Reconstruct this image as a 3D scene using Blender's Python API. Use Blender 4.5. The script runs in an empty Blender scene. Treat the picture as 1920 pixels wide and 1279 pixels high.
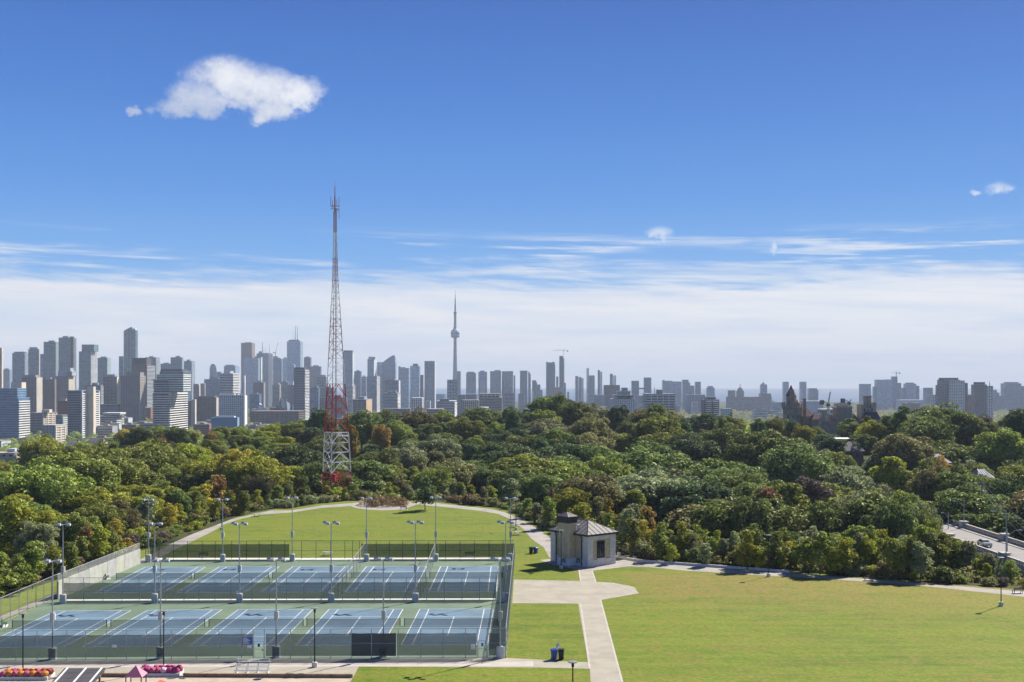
import bpy, bmesh, math, random
import numpy as np
from mathutils import Vector, Matrix

R = math.radians
random.seed(7)
rng = np.random.default_rng(7)
sc = bpy.context.scene
col = sc.collection

# ------------------------------------------------------------------ camera
F, CX, YH, H = 2172.0, 960.0, 718.0, 33.7     # focal length in photo pixels, principal column, eye level row, eye height
cam_d = bpy.data.cameras.new('camera')
cam = bpy.data.objects.new('camera', cam_d)
col.objects.link(cam)
cam.location = (0, 0, H)
cam.rotation_euler = (R(90), 0, 0)
cam_d.sensor_width = 36.0
cam_d.lens = F / 1920 * 36
cam_d.shift_y = (YH - 639.5) / 1920
cam_d.clip_start = 0.5
cam_d.clip_end = 60000
sc.camera = cam

# ------------------------------------------------------------------ render settings
sc.render.engine = 'CYCLES'
sc.cycles.use_denoising = True
sc.cycles.denoiser = 'OPENIMAGEDENOISE'
sc.cycles.max_bounces = 5
sc.cycles.diffuse_bounces = 2
sc.cycles.glossy_bounces = 2
sc.cycles.transmission_bounces = 3
sc.cycles.transparent_max_bounces = 10
sc.cycles.volume_bounces = 0
sc.cycles.caustics_reflective = False
sc.cycles.caustics_refractive = False
sc.view_settings.view_transform = 'Standard'
sc.view_settings.look = 'None'
sc.view_settings.gamma = 1.0
sc.view_settings.use_curve_mapping = False
EXPO = 0.97
sc.view_settings.exposure = EXPO

# ------------------------------------------------------------------ sun and sky
SUN_AZ, SUN_EL = R(44), R(41)                 # azimuth to the right of the view direction
sun_dir = Vector((math.sin(SUN_AZ) * math.cos(SUN_EL), math.cos(SUN_AZ) * math.cos(SUN_EL), math.sin(SUN_EL)))
sd = bpy.data.lights.new('sun', 'SUN')
sd.energy = 5.0
sd.angle = R(0.53)
sd.color = (1.0, 0.94, 0.84)
so = bpy.data.objects.new('sun', sd)
col.objects.link(so)
so.rotation_euler = (-sun_dir).to_track_quat('-Z', 'Y').to_euler()
so.location = (0, 0, 200)


def lin(c, k=1.0):
    """8 bit sRGB triple to a linear colour"""
    o = []
    for v in c:
        v = v / 255.0
        o.append((v / 12.92 if v <= 0.04045 else ((v + 0.055) / 1.055) ** 2.4) * k)
    return (*o, 1.0)


class S:
    """a socket with arithmetic: builds Math nodes"""
    def __init__(s, nt, sock): s.nt, s.k = nt, sock
    def _op(s, op, b=None, c=None, clamp=False):
        n = s.nt.nodes.new('ShaderNodeMath'); n.operation = op; n.use_clamp = clamp
        for i, v in enumerate((s, b, c)):
            if v is None: continue
            if isinstance(v, S): s.nt.links.new(v.k, n.inputs[i])
            else: n.inputs[i].default_value = v
        return S(s.nt, n.outputs[0])
    def __add__(s, b): return s._op('ADD', b)
    def __sub__(s, b): return s._op('SUBTRACT', b)
    def __mul__(s, b): return s._op('MULTIPLY', b)
    def __truediv__(s, b): return s._op('DIVIDE', b)
    def max(s, b): return s._op('MAXIMUM', b)
    def min(s, b): return s._op('MINIMUM', b)
    def pow(s, b): return s._op('POWER', b)
    def clamp(s): return s._op('ADD', 0.0, clamp=True)
    def sqrt(s): return s._op('SQRT')
    def atan2(s, b): return s._op('ARCTAN2', b)
    def smooth(s, a, b, lo=0.0, hi=1.0):
        n = s.nt.nodes.new('ShaderNodeMapRange'); n.interpolation_type = 'SMOOTHSTEP'
        s.nt.links.new(s.k, n.inputs[0])
        for i, v in zip((1, 2, 3, 4), (a, b, lo, hi)): n.inputs[i].default_value = v
        return S(s.nt, n.outputs[0])
    def ramp(s, stops):
        n = s.nt.nodes.new('ShaderNodeValToRGB')
        e = n.color_ramp.elements
        while len(e) < len(stops): e.new(0.5)
        for x, (p, c) in zip(e, stops): x.position = p; x.color = c
        s.nt.links.new(s.k, n.inputs[0])
        return S(s.nt, n.outputs[0])


def combine(nt, x, y, z):
    n = nt.nodes.new('ShaderNodeCombineXYZ')
    for i, v in enumerate((x, y, z)):
        if isinstance(v, S): nt.links.new(v.k, n.inputs[i])
        else: n.inputs[i].default_value = v
    return S(nt, n.outputs[0])


def noise(nt, vec, scale, detail=5, rough=0.55, dist=0.0, out=0):
    n = nt.nodes.new('ShaderNodeTexNoise')
    n.inputs['Scale'].default_value = scale
    n.inputs['Detail'].default_value = detail
    n.inputs['Roughness'].default_value = rough
    n.inputs['Distortion'].default_value = dist
    if vec is not None: nt.links.new(vec.k, n.inputs['Vector'])
    return S(nt, n.outputs[out])


def mixc(nt, f, a, b, mode='MIX'):
    n = nt.nodes.new('ShaderNodeMix'); n.data_type = 'RGBA'; n.blend_type = mode
    for i, v in ((0, f), (6, a), (7, b)):
        if isinstance(v, S): nt.links.new(v.k, n.inputs[i])
        else: n.inputs[i].default_value = v
    return S(nt, n.outputs[2])


world = bpy.data.worlds.new('World')
sc.world = world
world.use_nodes = True
nt = world.node_tree
nt.nodes.clear()
w_out = nt.nodes.new('ShaderNodeOutputWorld')
tc = nt.nodes.new('ShaderNodeTexCoord')
sep = nt.nodes.new('ShaderNodeSeparateXYZ')
nt.links.new(tc.outputs['Generated'], sep.inputs[0])
dx, dy, dz = (S(nt, o) for o in sep.outputs)
hyp = (dx * dx + dy * dy).sqrt().max(1e-4)
az = dx.atan2(dy)                              # azimuth, 0 = view direction
el = dz / hyp                                  # tangent of the elevation
# clear blue, deepening upwards
blue = el.smooth(0.0, 1.0).k
elr = (el * 1.0).clamp()
base = elr.ramp([(0.0, lin((178, 210, 240))), (0.05, lin((146, 196, 240))), (0.10, lin((102, 170, 238))),
                 (0.16, lin((74, 147, 228))), (0.24, lin((54, 124, 212))), (0.33, lin((42, 102, 192))),
                 (0.60, lin((34, 86, 168))), (1.0, lin((26, 68, 140)))])
# thin layered cloud low over the horizon
wv = combine(nt, az * 5.0, el * 42.0, 0.0)
warp = noise(nt, wv, 0.7, 3, 0.5)
st = noise(nt, combine(nt, az * 4.0 + warp * 1.2, el * 46.0 + az * 3.0 + warp * 1.5, 3.7), 1.0, 7, 0.62)
fine = noise(nt, combine(nt, az * 14.0 + warp * 2.0, el * 120.0 + az * 6.0, 9.1), 1.0, 6, 0.6)
veil_edge = el + (st - 0.5) * 0.085 + (fine - 0.5) * 0.045
veil = veil_edge.smooth(0.103, 0.074) * (st.smooth(0.25, 0.6) * 0.36 + 0.64).clamp() * (el.smooth(0.0, 0.02) * 0.1 + 0.9)
# brighter ribbons along the upper edge of the layer
rib_n = noise(nt, combine(nt, az * 3.2 + 4.0 + warp * 0.6, (el + az * 0.022) * 95.0, 1.3), 1.0, 6, 0.6)
rib_m = noise(nt, combine(nt, az * 5.0 + 2.0, el * 30.0, 21.0), 1.0, 3, 0.5)
rib_f = noise(nt, combine(nt, az * 22.0 + warp * 2.0, (el + az * 0.02) * 260.0, 17.0), 1.0, 5, 0.6)
rib = (rib_n + (rib_f - 0.5) * 0.35).smooth(0.48, 0.66) * rib_m.smooth(0.40, 0.58) * el.smooth(0.085, 0.096) * el.smooth(0.136, 0.112)
low_n = noise(nt, combine(nt, az * 7.0, el * 60.0, 5.5), 1.0, 6, 0.65)
sunside = (az * 0.55 + 0.55).clamp()
veil_c = mixc(nt, sunside, lin((222, 228, 240)), lin((255, 253, 250)))
veil_c = mixc(nt, low_n.smooth(0.40, 0.68), veil_c, lin((250, 246, 246)))
grey_n = noise(nt, combine(nt, az * 6.0 + warp, el * 75.0, 12.5), 1.0, 5, 0.6)
veil_c = mixc(nt, grey_n.smooth(0.45, 0.7) * 0.5, veil_c, lin((192, 210, 238)))
sky_c = mixc(nt, veil, base, veil_c)
sky_c = mixc(nt, rib * 0.8, sky_c, lin((238, 242, 248)))


def d_of(px, py):
    a = math.atan((px - CX) / F)
    return a, (YH - py) / F * math.cos(a)


def puffs(blobs, amp, sc_n, seed):
    nv = combine(nt, az * sc_n, el * sc_n, seed)
    w1 = noise(nt, nv, 1.0, 7, 0.62)
    w2 = noise(nt, combine(nt, az * sc_n, el * sc_n, seed + 7.3), 1.0, 7, 0.62)
    a2 = az + (w1 - 0.5) * amp
    e2 = el + (w2 - 0.5) * amp
    f = None
    for (px, py, rx, ry) in blobs:
        a0, e0 = d_of(px, py)
        u = (a2 - a0) / (rx / F); v = (e2 - e0) / (ry / F)
        g = (u * u + v * v) * -1.0 + 1.0
        f = g if f is None else f.max(g)
    return f, w1, w2


f, w1, w2 = puffs([(432, 154, 92, 50), (500, 174, 92, 48), (376, 186, 70, 40), (330, 202, 44, 24), (560, 174, 56, 36),
                   (420, 136, 58, 30), (515, 206, 52, 26), (420, 196, 50, 18), (256, 206, 16, 9)], 0.030, 52.0, 2.0)
w3 = noise(nt, combine(nt, az * 130.0, el * 130.0, 4.4), 1.0, 5, 0.6)
dens = (f * 1.05 + (w2 - 0.5) * 1.7 + (w3 - 0.5) * 0.7).smooth(-0.15, 1.2)
a0, e0 = d_of(430, 190)
shade = ((az - a0) * 5.0 + (el - e0) * 15.0 + (w1 - 0.5) * 1.0 + 0.42).smooth(0.0, 1.0)
cum_c = mixc(nt, shade, lin((178, 192, 222)), lin((250, 250, 252)))
sky_c = mixc(nt, dens * 0.97, sky_c, cum_c)
f, w1, w2 = puffs([(1872, 353, 26, 13), (1828, 361, 12, 6), (1237, 437, 30, 16), (1450, 465, 9, 16)], 0.012, 120.0, 5.0)
dens = (f + (w2 - 0.5) * 2.0).smooth(0.0, 1.6)
sky_c = mixc(nt, dens * 0.85, sky_c, lin((240, 244, 250)))
f, w1, w2 = puffs([(1225, 684, 36, 13), (1440, 680, 22, 6), (1545, 682, 24, 6), (780, 640, 40, 8), (1050, 672, 20, 8)], 0.012, 90.0, 11.0)
dens = (f + (w2 - 0.5) * 1.2).smooth(0.0, 1.2)
sky_c = mixc(nt, dens * 0.55, sky_c, lin((228, 230, 236)))
neb = nt.nodes.new('ShaderNodeTexSky')
neb.sky_type = 'NISHITA'
neb.sun_disc = False
neb.sun_elevation = SUN_EL
neb.sun_rotation = SUN_AZ
neb.altitude = 120
bg1 = nt.nodes.new('ShaderNodeBackground'); bg1.inputs[1].default_value = 0.06
nt.links.new(neb.outputs[0], bg1.inputs[0])
bg2 = nt.nodes.new('ShaderNodeBackground'); bg2.inputs[1].default_value = 1.0 / 2 ** EXPO
nt.links.new(sky_c.k, bg2.inputs[0])
mx = nt.nodes.new('ShaderNodeMixShader'); mx.inputs[0].default_value = 0.95
nt.links.new(bg1.outputs[0], mx.inputs[1]); nt.links.new(bg2.outputs[0], mx.inputs[2])
nt.links.new(mx.outputs[0], w_out.inputs[0])
world.cycles.sampling_method = 'MANUAL'
world.cycles.sample_map_resolution = 512


# ------------------------------------------------------------------ helpers
def G(px, py, z=0.0):
    """point of the plane z that the photograph shows at pixel px, py"""
    d = (H - z) * F / (py - YH)
    return Vector(((px - CX) / F * d, d, z))


def at(px, py, d):
    """point at distance d that shows at pixel px, py"""
    return Vector(((px - CX) / F * d, d, H - (py - YH) / F * d))


def Z(py, d): return H - (py - YH) / F * d


def tag(o, label=None, cat=None, group=None, kind=None):
    if label: o['label'] = label
    if cat: o['category'] = cat
    if group: o['group'] = group
    if kind: o['kind'] = kind
    return o


def empty(name, loc, label, cat, group=None, rz=0.0):
    o = bpy.data.objects.new(name, None)
    o.empty_display_size = 0.3
    col.objects.link(o)
    o.location = loc
    o.rotation_euler = (0, 0, rz)
    tag(o, label, cat, group)
    return o


kids = {}


def link(name, me, parent=None, loc=None, rz=0.0):
    o = bpy.data.objects.new(name, me)
    col.objects.link(o)
    if parent is not None:
        o.parent = parent
        kids.setdefault(parent.name, []).append(o)
    if loc is not None: o.location = loc
    if rz: o.rotation_euler = (0, 0, rz)
    return o


def copy_tree(o, parent=None):
    c = o.copy()
    col.objects.link(c)
    if parent is not None:
        c.parent = parent
        kids.setdefault(parent.name, []).append(c)
    for k in list(kids.get(o.name, [])):
        copy_tree(k, c)
    return c


class MB:
    """collects simple solids into one mesh"""
    def __init__(s): s.v, s.f, s.m, s.cur = [], [], [], 0
    def poly(s, pts):
        n = len(s.v); s.v.extend(tuple(p) for p in pts); s.f.append(tuple(range(n, n + len(pts)))); s.m.append(s.cur)
    def hexa(s, p):
        n = len(s.v); s.v.extend(tuple(q) for q in p)
        for q in ((0, 3, 2, 1), (4, 5, 6, 7), (0, 1, 5, 4), (1, 2, 6, 5), (2, 3, 7, 6), (3, 0, 4, 7)):
            s.f.append(tuple(n + i for i in q)); s.m.append(s.cur)
    def box(s, x0, x1, y0, y1, z0, z1):
        s.hexa([(x0, y0, z0), (x1, y0, z0), (x1, y1, z0), (x0, y1, z0), (x0, y0, z1), (x1, y0, z1), (x1, y1, z1), (x0, y1, z1)])
    def bar(s, p, q, w, h=None, up=(0, 0, 1)):
        """square bar from p to q"""
        p, q = Vector(p), Vector(q); h = h or w
        t = (q - p).normalized(); u = Vector(up)
        if abs(t.dot(u)) > 0.98: u = Vector((0, 1, 0))
        a = t.cross(u).normalized() * (w / 2); b = a.normalized().cross(t).normalized() * (h / 2)
        s.hexa([p - a - b, p + a - b, p + a + b, p - a + b, q - a - b, q + a - b, q + a + b, q - a + b])
    def tube(s, p, q, r, n=8, r2=None, cap=True):
        p, q = Vector(p), Vector(q); r2 = r if r2 is None else r2
        t = (q - p).normalized(); u = Vector((0, 0, 1)) if abs(t.z) < 0.95 else Vector((1, 0, 0))
        a = t.cross(u).normalized(); b = t.cross(a).normalized()
        k = len(s.v)
        for c, rr in ((p, r), (q, r2)):
            for i in range(n):
                an = 2 * math.pi * i / n
                s.v.append(tuple(c + a * (rr * math.cos(an)) + b * (rr * math.sin(an))))
        for i in range(n):
            j = (i + 1) % n
            s.f.append((k + i, k + j, k + n + j, k + n + i)); s.m.append(s.cur)
        if cap:
            s.f.append(tuple(k + i for i in reversed(range(n)))); s.m.append(s.cur)
            s.f.append(tuple(k + n + i for i in range(n))); s.m.append(s.cur)
    def lathe(s, prof, n=16, c=(0, 0, 0)):
        k = len(s.v)
        for (r, z) in prof:
            for i in range(n):
                an = 2 * math.pi * i / n
                s.v.append((c[0] + r * math.cos(an), c[1] + r * math.sin(an), c[2] + z))
        for l in range(len(prof) - 1):
            for i in range(n):
                j = (i + 1) % n
                s.f.append((k + l * n + i, k + l * n + j, k + (l + 1) * n + j, k + (l + 1) * n + i)); s.m.append(s.cur)
        s.f.append(tuple(k + (len(prof) - 1) * n + i for i in range(n))); s.m.append(s.cur)
        s.f.append(tuple(k + i for i in reversed(range(n)))); s.m.append(s.cur)
    def prism(s, pts, z0, z1):
        n, k = len(pts), len(s.v)
        s.v.extend((p[0], p[1], z0) for p in pts); s.v.extend((p[0], p[1], z1) for p in pts)
        for i in range(n):
            j = (i + 1) % n
            s.f.append((k + i, k + j, k + n + j, k + n + i)); s.m.append(s.cur)
        s.f.append(tuple(k + i for i in reversed(range(n)))); s.m.append(s.cur)
        s.f.append(tuple(k + n + i for i in range(n))); s.m.append(s.cur)
    def mesh(s, name, mats):
        me = bpy.data.meshes.new(name)
        me.from_pydata(s.v, [], s.f)
        for m in (mats if isinstance(mats, (list, tuple)) else [mats]): me.materials.append(m)
        me.polygons.foreach_set('material_index', s.m)
        me.update()
        return me
    def build(s, name, mats, parent=None, loc=None, rz=0.0):
        return link(name, s.mesh(name, mats), parent, loc, rz)


# ------------------------------------------------------------------ materials
def mat(name, c, rough=0.8, metal=0.0, vary=0.0, vscale=0.5, bump=0.0, bscale=8.0, spec=0.3):
    """plain surface with optional tone variation and fine relief"""
    m = bpy.data.materials.new(name); m.use_nodes = True
    t = m.node_tree; b = t.nodes['Principled BSDF']
    b.inputs['Base Color'].default_value = (*c, 1); b.inputs['Roughness'].default_value = rough
    b.inputs['Metallic'].default_value = metal; b.inputs['Specular IOR Level'].default_value = spec
    if vary or bump:
        g = t.nodes.new('ShaderNodeTexCoord'); o = S(t, g.outputs['Object'])
        if vary:
            n1 = noise(t, o, vscale, 5, 0.6); n2 = noise(t, o, vscale * 9, 3, 0.6)
            k = (n1 * 0.7 + n2 * 0.3)
            hi = tuple(min(1, v * (1 + vary)) for v in c); lo = tuple(v * (1 - vary) for v in c)
            t.links.new(mixc(t, k.smooth(0.35, 0.65), (*lo, 1), (*hi, 1)).k, b.inputs['Base Color'])
        if bump:
            bn = t.nodes.new('ShaderNodeBump'); bn.inputs['Strength'].default_value = bump; bn.inputs['Distance'].default_value = 0.05
            t.links.new(noise(t, o, bscale, 4, 0.6).k, bn.inputs['Height']); t.links.new(bn.outputs[0], b.inputs['Normal'])
    return m


def screen_mat(name, c, open_frac, rough=0.7):
    """fine woven or wire mesh: a share of the light goes straight through the holes"""
    m = bpy.data.materials.new(name); m.use_nodes = True
    t = m.node_tree; b = t.nodes['Principled BSDF']
    b.inputs['Base Color'].default_value = (*c, 1); b.inputs['Roughness'].default_value = rough
    tr = t.nodes.new('ShaderNodeBsdfTransparent'); x = t.nodes.new('ShaderNodeMixShader')
    x.inputs[0].default_value = open_frac
    t.links.new(b.outputs[0], x.inputs[1]); t.links.new(tr.outputs[0], x.inputs[2])
    t.links.new(x.outputs[0], t.nodes['Material Output'].inputs[0])
    return m


def leaf_mat(name, c, c2=None):
    """leaves: diffuse with light coming through, tone differs leaf by leaf and tree by tree"""
    m = bpy.data.materials.new(name); m.use_nodes = True
    t = m.node_tree; t.nodes.remove(t.nodes['Principled BSDF'])
    at_ = t.nodes.new('ShaderNodeAttribute'); at_.attribute_name = 'tone'
    oi = t.nodes.new('ShaderNodeObjectInfo')
    c2 = c2 or tuple(v * 1.9 for v in c)
    tone = S(t, at_.outputs['Fac']); rnd = S(t, oi.outputs['Random'])
    base = mixc(t, tone, (*[v * 0.62 for v in c], 1), (*c2, 1))
    hs = t.nodes.new('ShaderNodeHueSaturation')
    t.links.new(base.k, hs.inputs['Color'])
    t.links.new((rnd * 0.030 + 0.480).k, hs.inputs['Hue']); t.links.new((rnd * 0.6 + 0.95).k, hs.inputs['Value'])
    d = t.nodes.new('ShaderNodeBsdfDiffuse'); tl = t.nodes.new('ShaderNodeBsdfTranslucent')
    x = t.nodes.new('ShaderNodeMixShader'); x.inputs[0].default_value = 0.38
    t.links.new(hs.outputs[0], d.inputs[0])
    t.links.new(hs.outputs[0], tl.inputs[0])
    t.links.new(d.outputs[0], x.inputs[1]); t.links.new(tl.outputs[0], x.inputs[2])
    gl = t.nodes.new('ShaderNodeBsdfGlossy'); gl.inputs['Roughness'].default_value = 0.5; gl.inputs['Color'].default_value = (0.95, 0.92, 0.75, 1)
    y = t.nodes.new('ShaderNodeMixShader'); y.inputs[0].default_value = 0.028
    t.links.new(x.outputs[0], y.inputs[1]); t.links.new(gl.outputs[0], y.inputs[2])
    t.links.new(y.outputs[0], t.nodes['Material Output'].inputs[0])
    return m
# ------------------------------------------------------------------ terrain: park plateau, ravine, ridge, city plain, lake
rim_px = [(327, 1015), (400, 983), (433, 970), (473, 961), (507, 954), (547, 953), (603, 944), (670, 938), (772, 938), (820, 941), (867, 946), (917, 951),
          (947, 957), (975, 969), (1000, 983), (1027, 997), (1060, 1015), (1160, 1042), (1212, 1051), (1400, 1063), (1566, 1079), (1740, 1092), (1920, 1106)]
rim = [(-84, -120), (-84, 150), (-80, 190), (-77, 216), (-76, 232)] + [tuple(G(*p).xy) for p in rim_px] + [(95, 186), (140, 178), (260, 170), (260, -120)]
RIM = np.array(rim)


def park_dist(x, y):
    """distance outside the park's rim (0 inside)"""
    x = np.atleast_1d(np.asarray(x, float)); y = np.atleast_1d(np.asarray(y, float))
    best = np.full(x.shape, 1e9); inside = np.zeros(x.shape, bool)
    n = len(RIM)
    for i in range(n):
        ax, ay = RIM[i]; bx, by = RIM[(i + 1) % n]
        ex, ey = bx - ax, by - ay
        t = np.clip(((x - ax) * ex + (y - ay) * ey) / (ex * ex + ey * ey + 1e-9), 0, 1)
        best = np.minimum(best, np.hypot(x - ax - t * ex, y - ay - t * ey))
        c = ((ay > y) != (by > y)) & (x < ex * (y - ay) / (ey + 1e-12) + ax)
        inside ^= c
    return np.where(inside, 0.0, best)


def sm(v, a, b):
    t = np.clip((v - a) / (b - a), 0, 1)
    return t * t * (3 - 2 * t)


def terrain_z(x, y):
    x = np.atleast_1d(np.asarray(x, float)); y = np.atleast_1d(np.asarray(y, float))
    D = np.hypot(x, y); s = park_dist(x, y)
    u = x / np.maximum(y, 1.0)
    depth = 9.0 + 6.0 * sm(u, -0.05, 0.15)
    z = -depth * sm(s, 2, 55) * (1 - sm(D, 390, 560))
    esc = 640 + 160 * sm(u, 0.12, 0.28) - 215 * sm(-u, 0.24, 0.38)
    z = z - 46 * sm(D, esc, esc + 420)
    z = z - 34 * sm(D, 1150, 6600) - 4 * sm(D, 6700, 7600)
    z = z + np.where(s > 2, 0.8 * np.sin(x * 0.06 + 1) * np.sin(y * 0.05), 0) * sm(s, 2, 30)
    return z - 0.03


def TZ(x, y): return float(terrain_z(x, y)[0])


az_l = np.radians(np.concatenate([np.arange(-84, -32, 4), np.arange(-32, 32.01, 0.8), np.arange(36, 85, 4)]))
dl = np.concatenate([[2], np.arange(40, 700, 9), np.geomspace(700, 9200, 55)])
A, Dm = np.meshgrid(az_l, dl)
tx, ty = (Dm * np.sin(A)).ravel(), (Dm * np.cos(A)).ravel() - 1.0
tz = terrain_z(tx, ty)
na = len(az_l)
faces = [(r * na + c, r * na + c + 1, (r + 1) * na + c + 1, (r + 1) * na + c) for r in range(len(dl) - 1) for c in range(na - 1)]
me = bpy.data.meshes.new('terrain')
me.from_pydata(list(zip(tx.tolist(), ty.tolist(), tz.tolist())), [], [f[::-1] for f in faces])
for p in me.polygons: p.use_smooth = True
tm = bpy.data.materials.new('wooded_ground'); tm.use_nodes = True
t = tm.node_tree; b = t.nodes['Principled BSDF']; b.inputs['Roughness'].default_value = 0.95; b.inputs['Specular IOR Level'].default_value = 0.1
g = t.nodes.new('ShaderNodeNewGeometry'); P = S(t, g.outputs['Position'])
n1 = noise(t, P, 0.05, 6, 0.65); n2 = noise(t, P, 0.6, 4, 0.6)
c1 = mixc(t, n1.smooth(0.35, 0.65), (0.020, 0.036, 0.012, 1), (0.055, 0.07, 0.022, 1))
c1 = mixc(t, n2.smooth(0.4, 0.7) * 0.6, c1, (0.075, 0.065, 0.03, 1))
t.links.new(c1.k, b.inputs['Base Color'])
me.materials.append(tm)
tag(link('terrain', me), kind='structure')

wm = bpy.data.materials.new('lake_water'); wm.use_nodes = True
t = wm.node_tree; b = t.nodes['Principled BSDF']; b.inputs['Base Color'].default_value = (0.012, 0.05, 0.10, 1); b.inputs['Roughness'].default_value = 0.35
m_ = MB()
m_.poly([(-14000, 6900, -81.5), (14000, 6900, -81.5), (14000, 23800, -81.5), (-14000, 23800, -81.5)])
tag(m_.build('lake', wm), kind='structure')

hz = bpy.data.materials.new('thin_haze'); hz.use_nodes = True
t = hz.node_tree; t.nodes.remove(t.nodes['Principled BSDF'])
pv = t.nodes.new('ShaderNodeVolumePrincipled')
pv.inputs['Color'].default_value = (0.71, 0.81, 0.95, 1)
pv.inputs['Density'].default_value = 0.000066
pv.inputs['Anisotropy'].default_value = 0.0
t.links.new(pv.outputs[0], t.nodes['Material Output'].inputs['Volume'])
m_ = MB(); m_.box(-14500, 14500, -400, 24200, -86, 470)
tag(m_.build('haze', hz), kind='stuff')
hz.volume_intersection_method = 'FAST' if hasattr(hz, 'volume_intersection_method') else None

# ------------------------------------------------------------------ trees
LEAF = {
    'dark green': leaf_mat('leaf_dark_green', (0.062, 0.100, 0.022), (0.225, 0.285, 0.075)),
    'deep green': leaf_mat('leaf_deep_green', (0.036, 0.076, 0.032), (0.135, 0.205, 0.072)),
    'mid green': leaf_mat('leaf_mid_green', (0.110, 0.155, 0.024), (0.32, 0.375, 0.07)),
    'yellow green': leaf_mat('leaf_yellow_green', (0.17, 0.21, 0.022), (0.44, 0.46, 0.05)),
    'olive': leaf_mat('leaf_olive', (0.12, 0.125, 0.042), (0.29, 0.28, 0.10)),
    'golden': leaf_mat('leaf_golden', (0.27, 0.23, 0.026), (0.54, 0.44, 0.06)),
    'orange': leaf_mat('leaf_orange', (0.23, 0.145, 0.045), (0.43, 0.27, 0.075)),
    'reddish': leaf_mat('leaf_red', (0.17, 0.07, 0.045), (0.31, 0.14, 0.08)),
    'silvery green': leaf_mat('leaf_grey_green', (0.135, 0.165, 0.070), (0.39, 0.43, 0.21)),
    'purple brown': leaf_mat('leaf_purple', (0.085, 0.062, 0.062), (0.18, 0.145, 0.12)),
    'brown': leaf_mat('leaf_brown', (0.16, 0.115, 0.058), (0.32, 0.24, 0.115)),
}
BARK = mat('bark', (0.075, 0.058, 0.045), 0.95, vary=0.3, vscale=2.0)


def leaf_mesh(name, lobes, n, size, seed, flat=0.6, inner=0.12, tuft=0.0, shade_in=0.72):
    """leaf clumps on tufts that sit over a set of ellipsoid lobes, one folded blade each; a few leaves fill the inside"""
    r = np.random.default_rng(seed)
    L = np.array(lobes, float)                  # cx cy cz rx ry rz
    if tuft:
        w = (L[:, 3] * L[:, 4] + L[:, 4] * L[:, 5] + L[:, 3] * L[:, 5]); tot = w.sum(); w = w / tot
        nt_ = int(tot * 4.2 / (tuft * tuft * 3.3))
        kk = r.choice(len(L), nt_, p=w); d = r.normal(size=(nt_, 3)); d[:, 2] += 0.25; d /= np.linalg.norm(d, axis=1)[:, None]
        c = L[kk, :3] + d * L[kk, 3:6] * r.uniform(.84, 1.12, nt_)[:, None]
        ok = np.ones(nt_, bool)
        for i in range(len(L)):
            q = (c - L[i, :3]) / L[i, 3:6]; ok &= ~((np.linalg.norm(q, axis=1) < 0.8) & (kk != i))
        c = c[ok]; s = tuft * r.uniform(.6, 1.35, len(c))
        T = np.concatenate([c, np.stack([s, s, s * .72], 1)], 1)
        core = L.copy(); core[:, 3:6] *= 0.80
    else:
        T, core = L, None
    w = (T[:, 3] * T[:, 4] + T[:, 4] * T[:, 5] + T[:, 3] * T[:, 5]); w /= w.sum()
    n_in = int(n * inner)
    k = r.choice(len(T), n - n_in, p=w)
    d = r.normal(size=(n - n_in, 3)); d[:, 2] += 0.35 if tuft else 0; d /= np.linalg.norm(d, axis=1)[:, None]
    rad = r.uniform(0.8, 1.06, n - n_in)
    c = T[k, :3] + d * T[k, 3:6] * rad[:, None]
    nr = d / T[k, 3:6]; nr /= np.linalg.norm(nr, axis=1)[:, None]
    tone_k = r.uniform(-.22, .22, len(T))[k]
    I = core if core is not None else L
    wi = (I[:, 3] * I[:, 4] * I[:, 5]); wi = wi / wi.sum()
    ki = r.choice(len(I), n_in, p=wi); di = r.normal(size=(n_in, 3)); di /= np.linalg.norm(di, axis=1)[:, None]
    ci = I[ki, :3] + di * I[ki, 3:6] * r.uniform(.75, 1.0, n_in)[:, None]
    c = np.concatenate([c, ci]); nr = np.concatenate([nr, di]); tone_k = np.concatenate([tone_k, np.zeros(n_in)])
    big = np.concatenate([np.ones(n - n_in), np.full(n_in, 1.9)])
    nr = nr + r.normal(size=(n, 3)) * flat; nr[:, 2] += 0.2
    nr /= np.linalg.norm(nr, axis=1)[:, None]
    h = r.normal(size=(n, 3)); u = np.cross(nr, h); u /= np.linalg.norm(u, axis=1)[:, None]
    v = np.cross(nr, u)
    s = (size * big * r.uniform(0.6, 1.35, n))[:, None]
    fold = nr * s * r.uniform(0.1, 0.35, n)[:, None]
    p0 = c - u * s * 0.62; p1 = c - v * s * 0.40 + fold; p2 = c + u * s * 0.62; p3 = c + v * s * 0.40 + fold
    V = np.stack([p0, p1, p2, p3], 1).reshape(-1, 3)
    me = bpy.data.meshes.new(name)
    me.vertices.add(len(V)); me.vertices.foreach_set('co', V.ravel())
    me.loops.add(n * 6); me.polygons.add(n * 2)
    i0 = np.arange(n)[:, None] * 4
    idx = np.concatenate([i0 + np.array([[0, 1, 2]]), i0 + np.array([[0, 2, 3]])], 1)
    me.loops.foreach_set('vertex_index', idx.ravel())
    me.polygons.foreach_set('loop_start', np.arange(0, n * 6, 3))
    tone = me.attributes.new('tone', 'FLOAT', 'FACE')
    tv = np.clip(r.beta(2, 2.4, n) + tone_k, 0, 1)
    tone.data.foreach_set('value', np.repeat(tv, 2))
    me.update(); me.validate()
    return me


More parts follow.
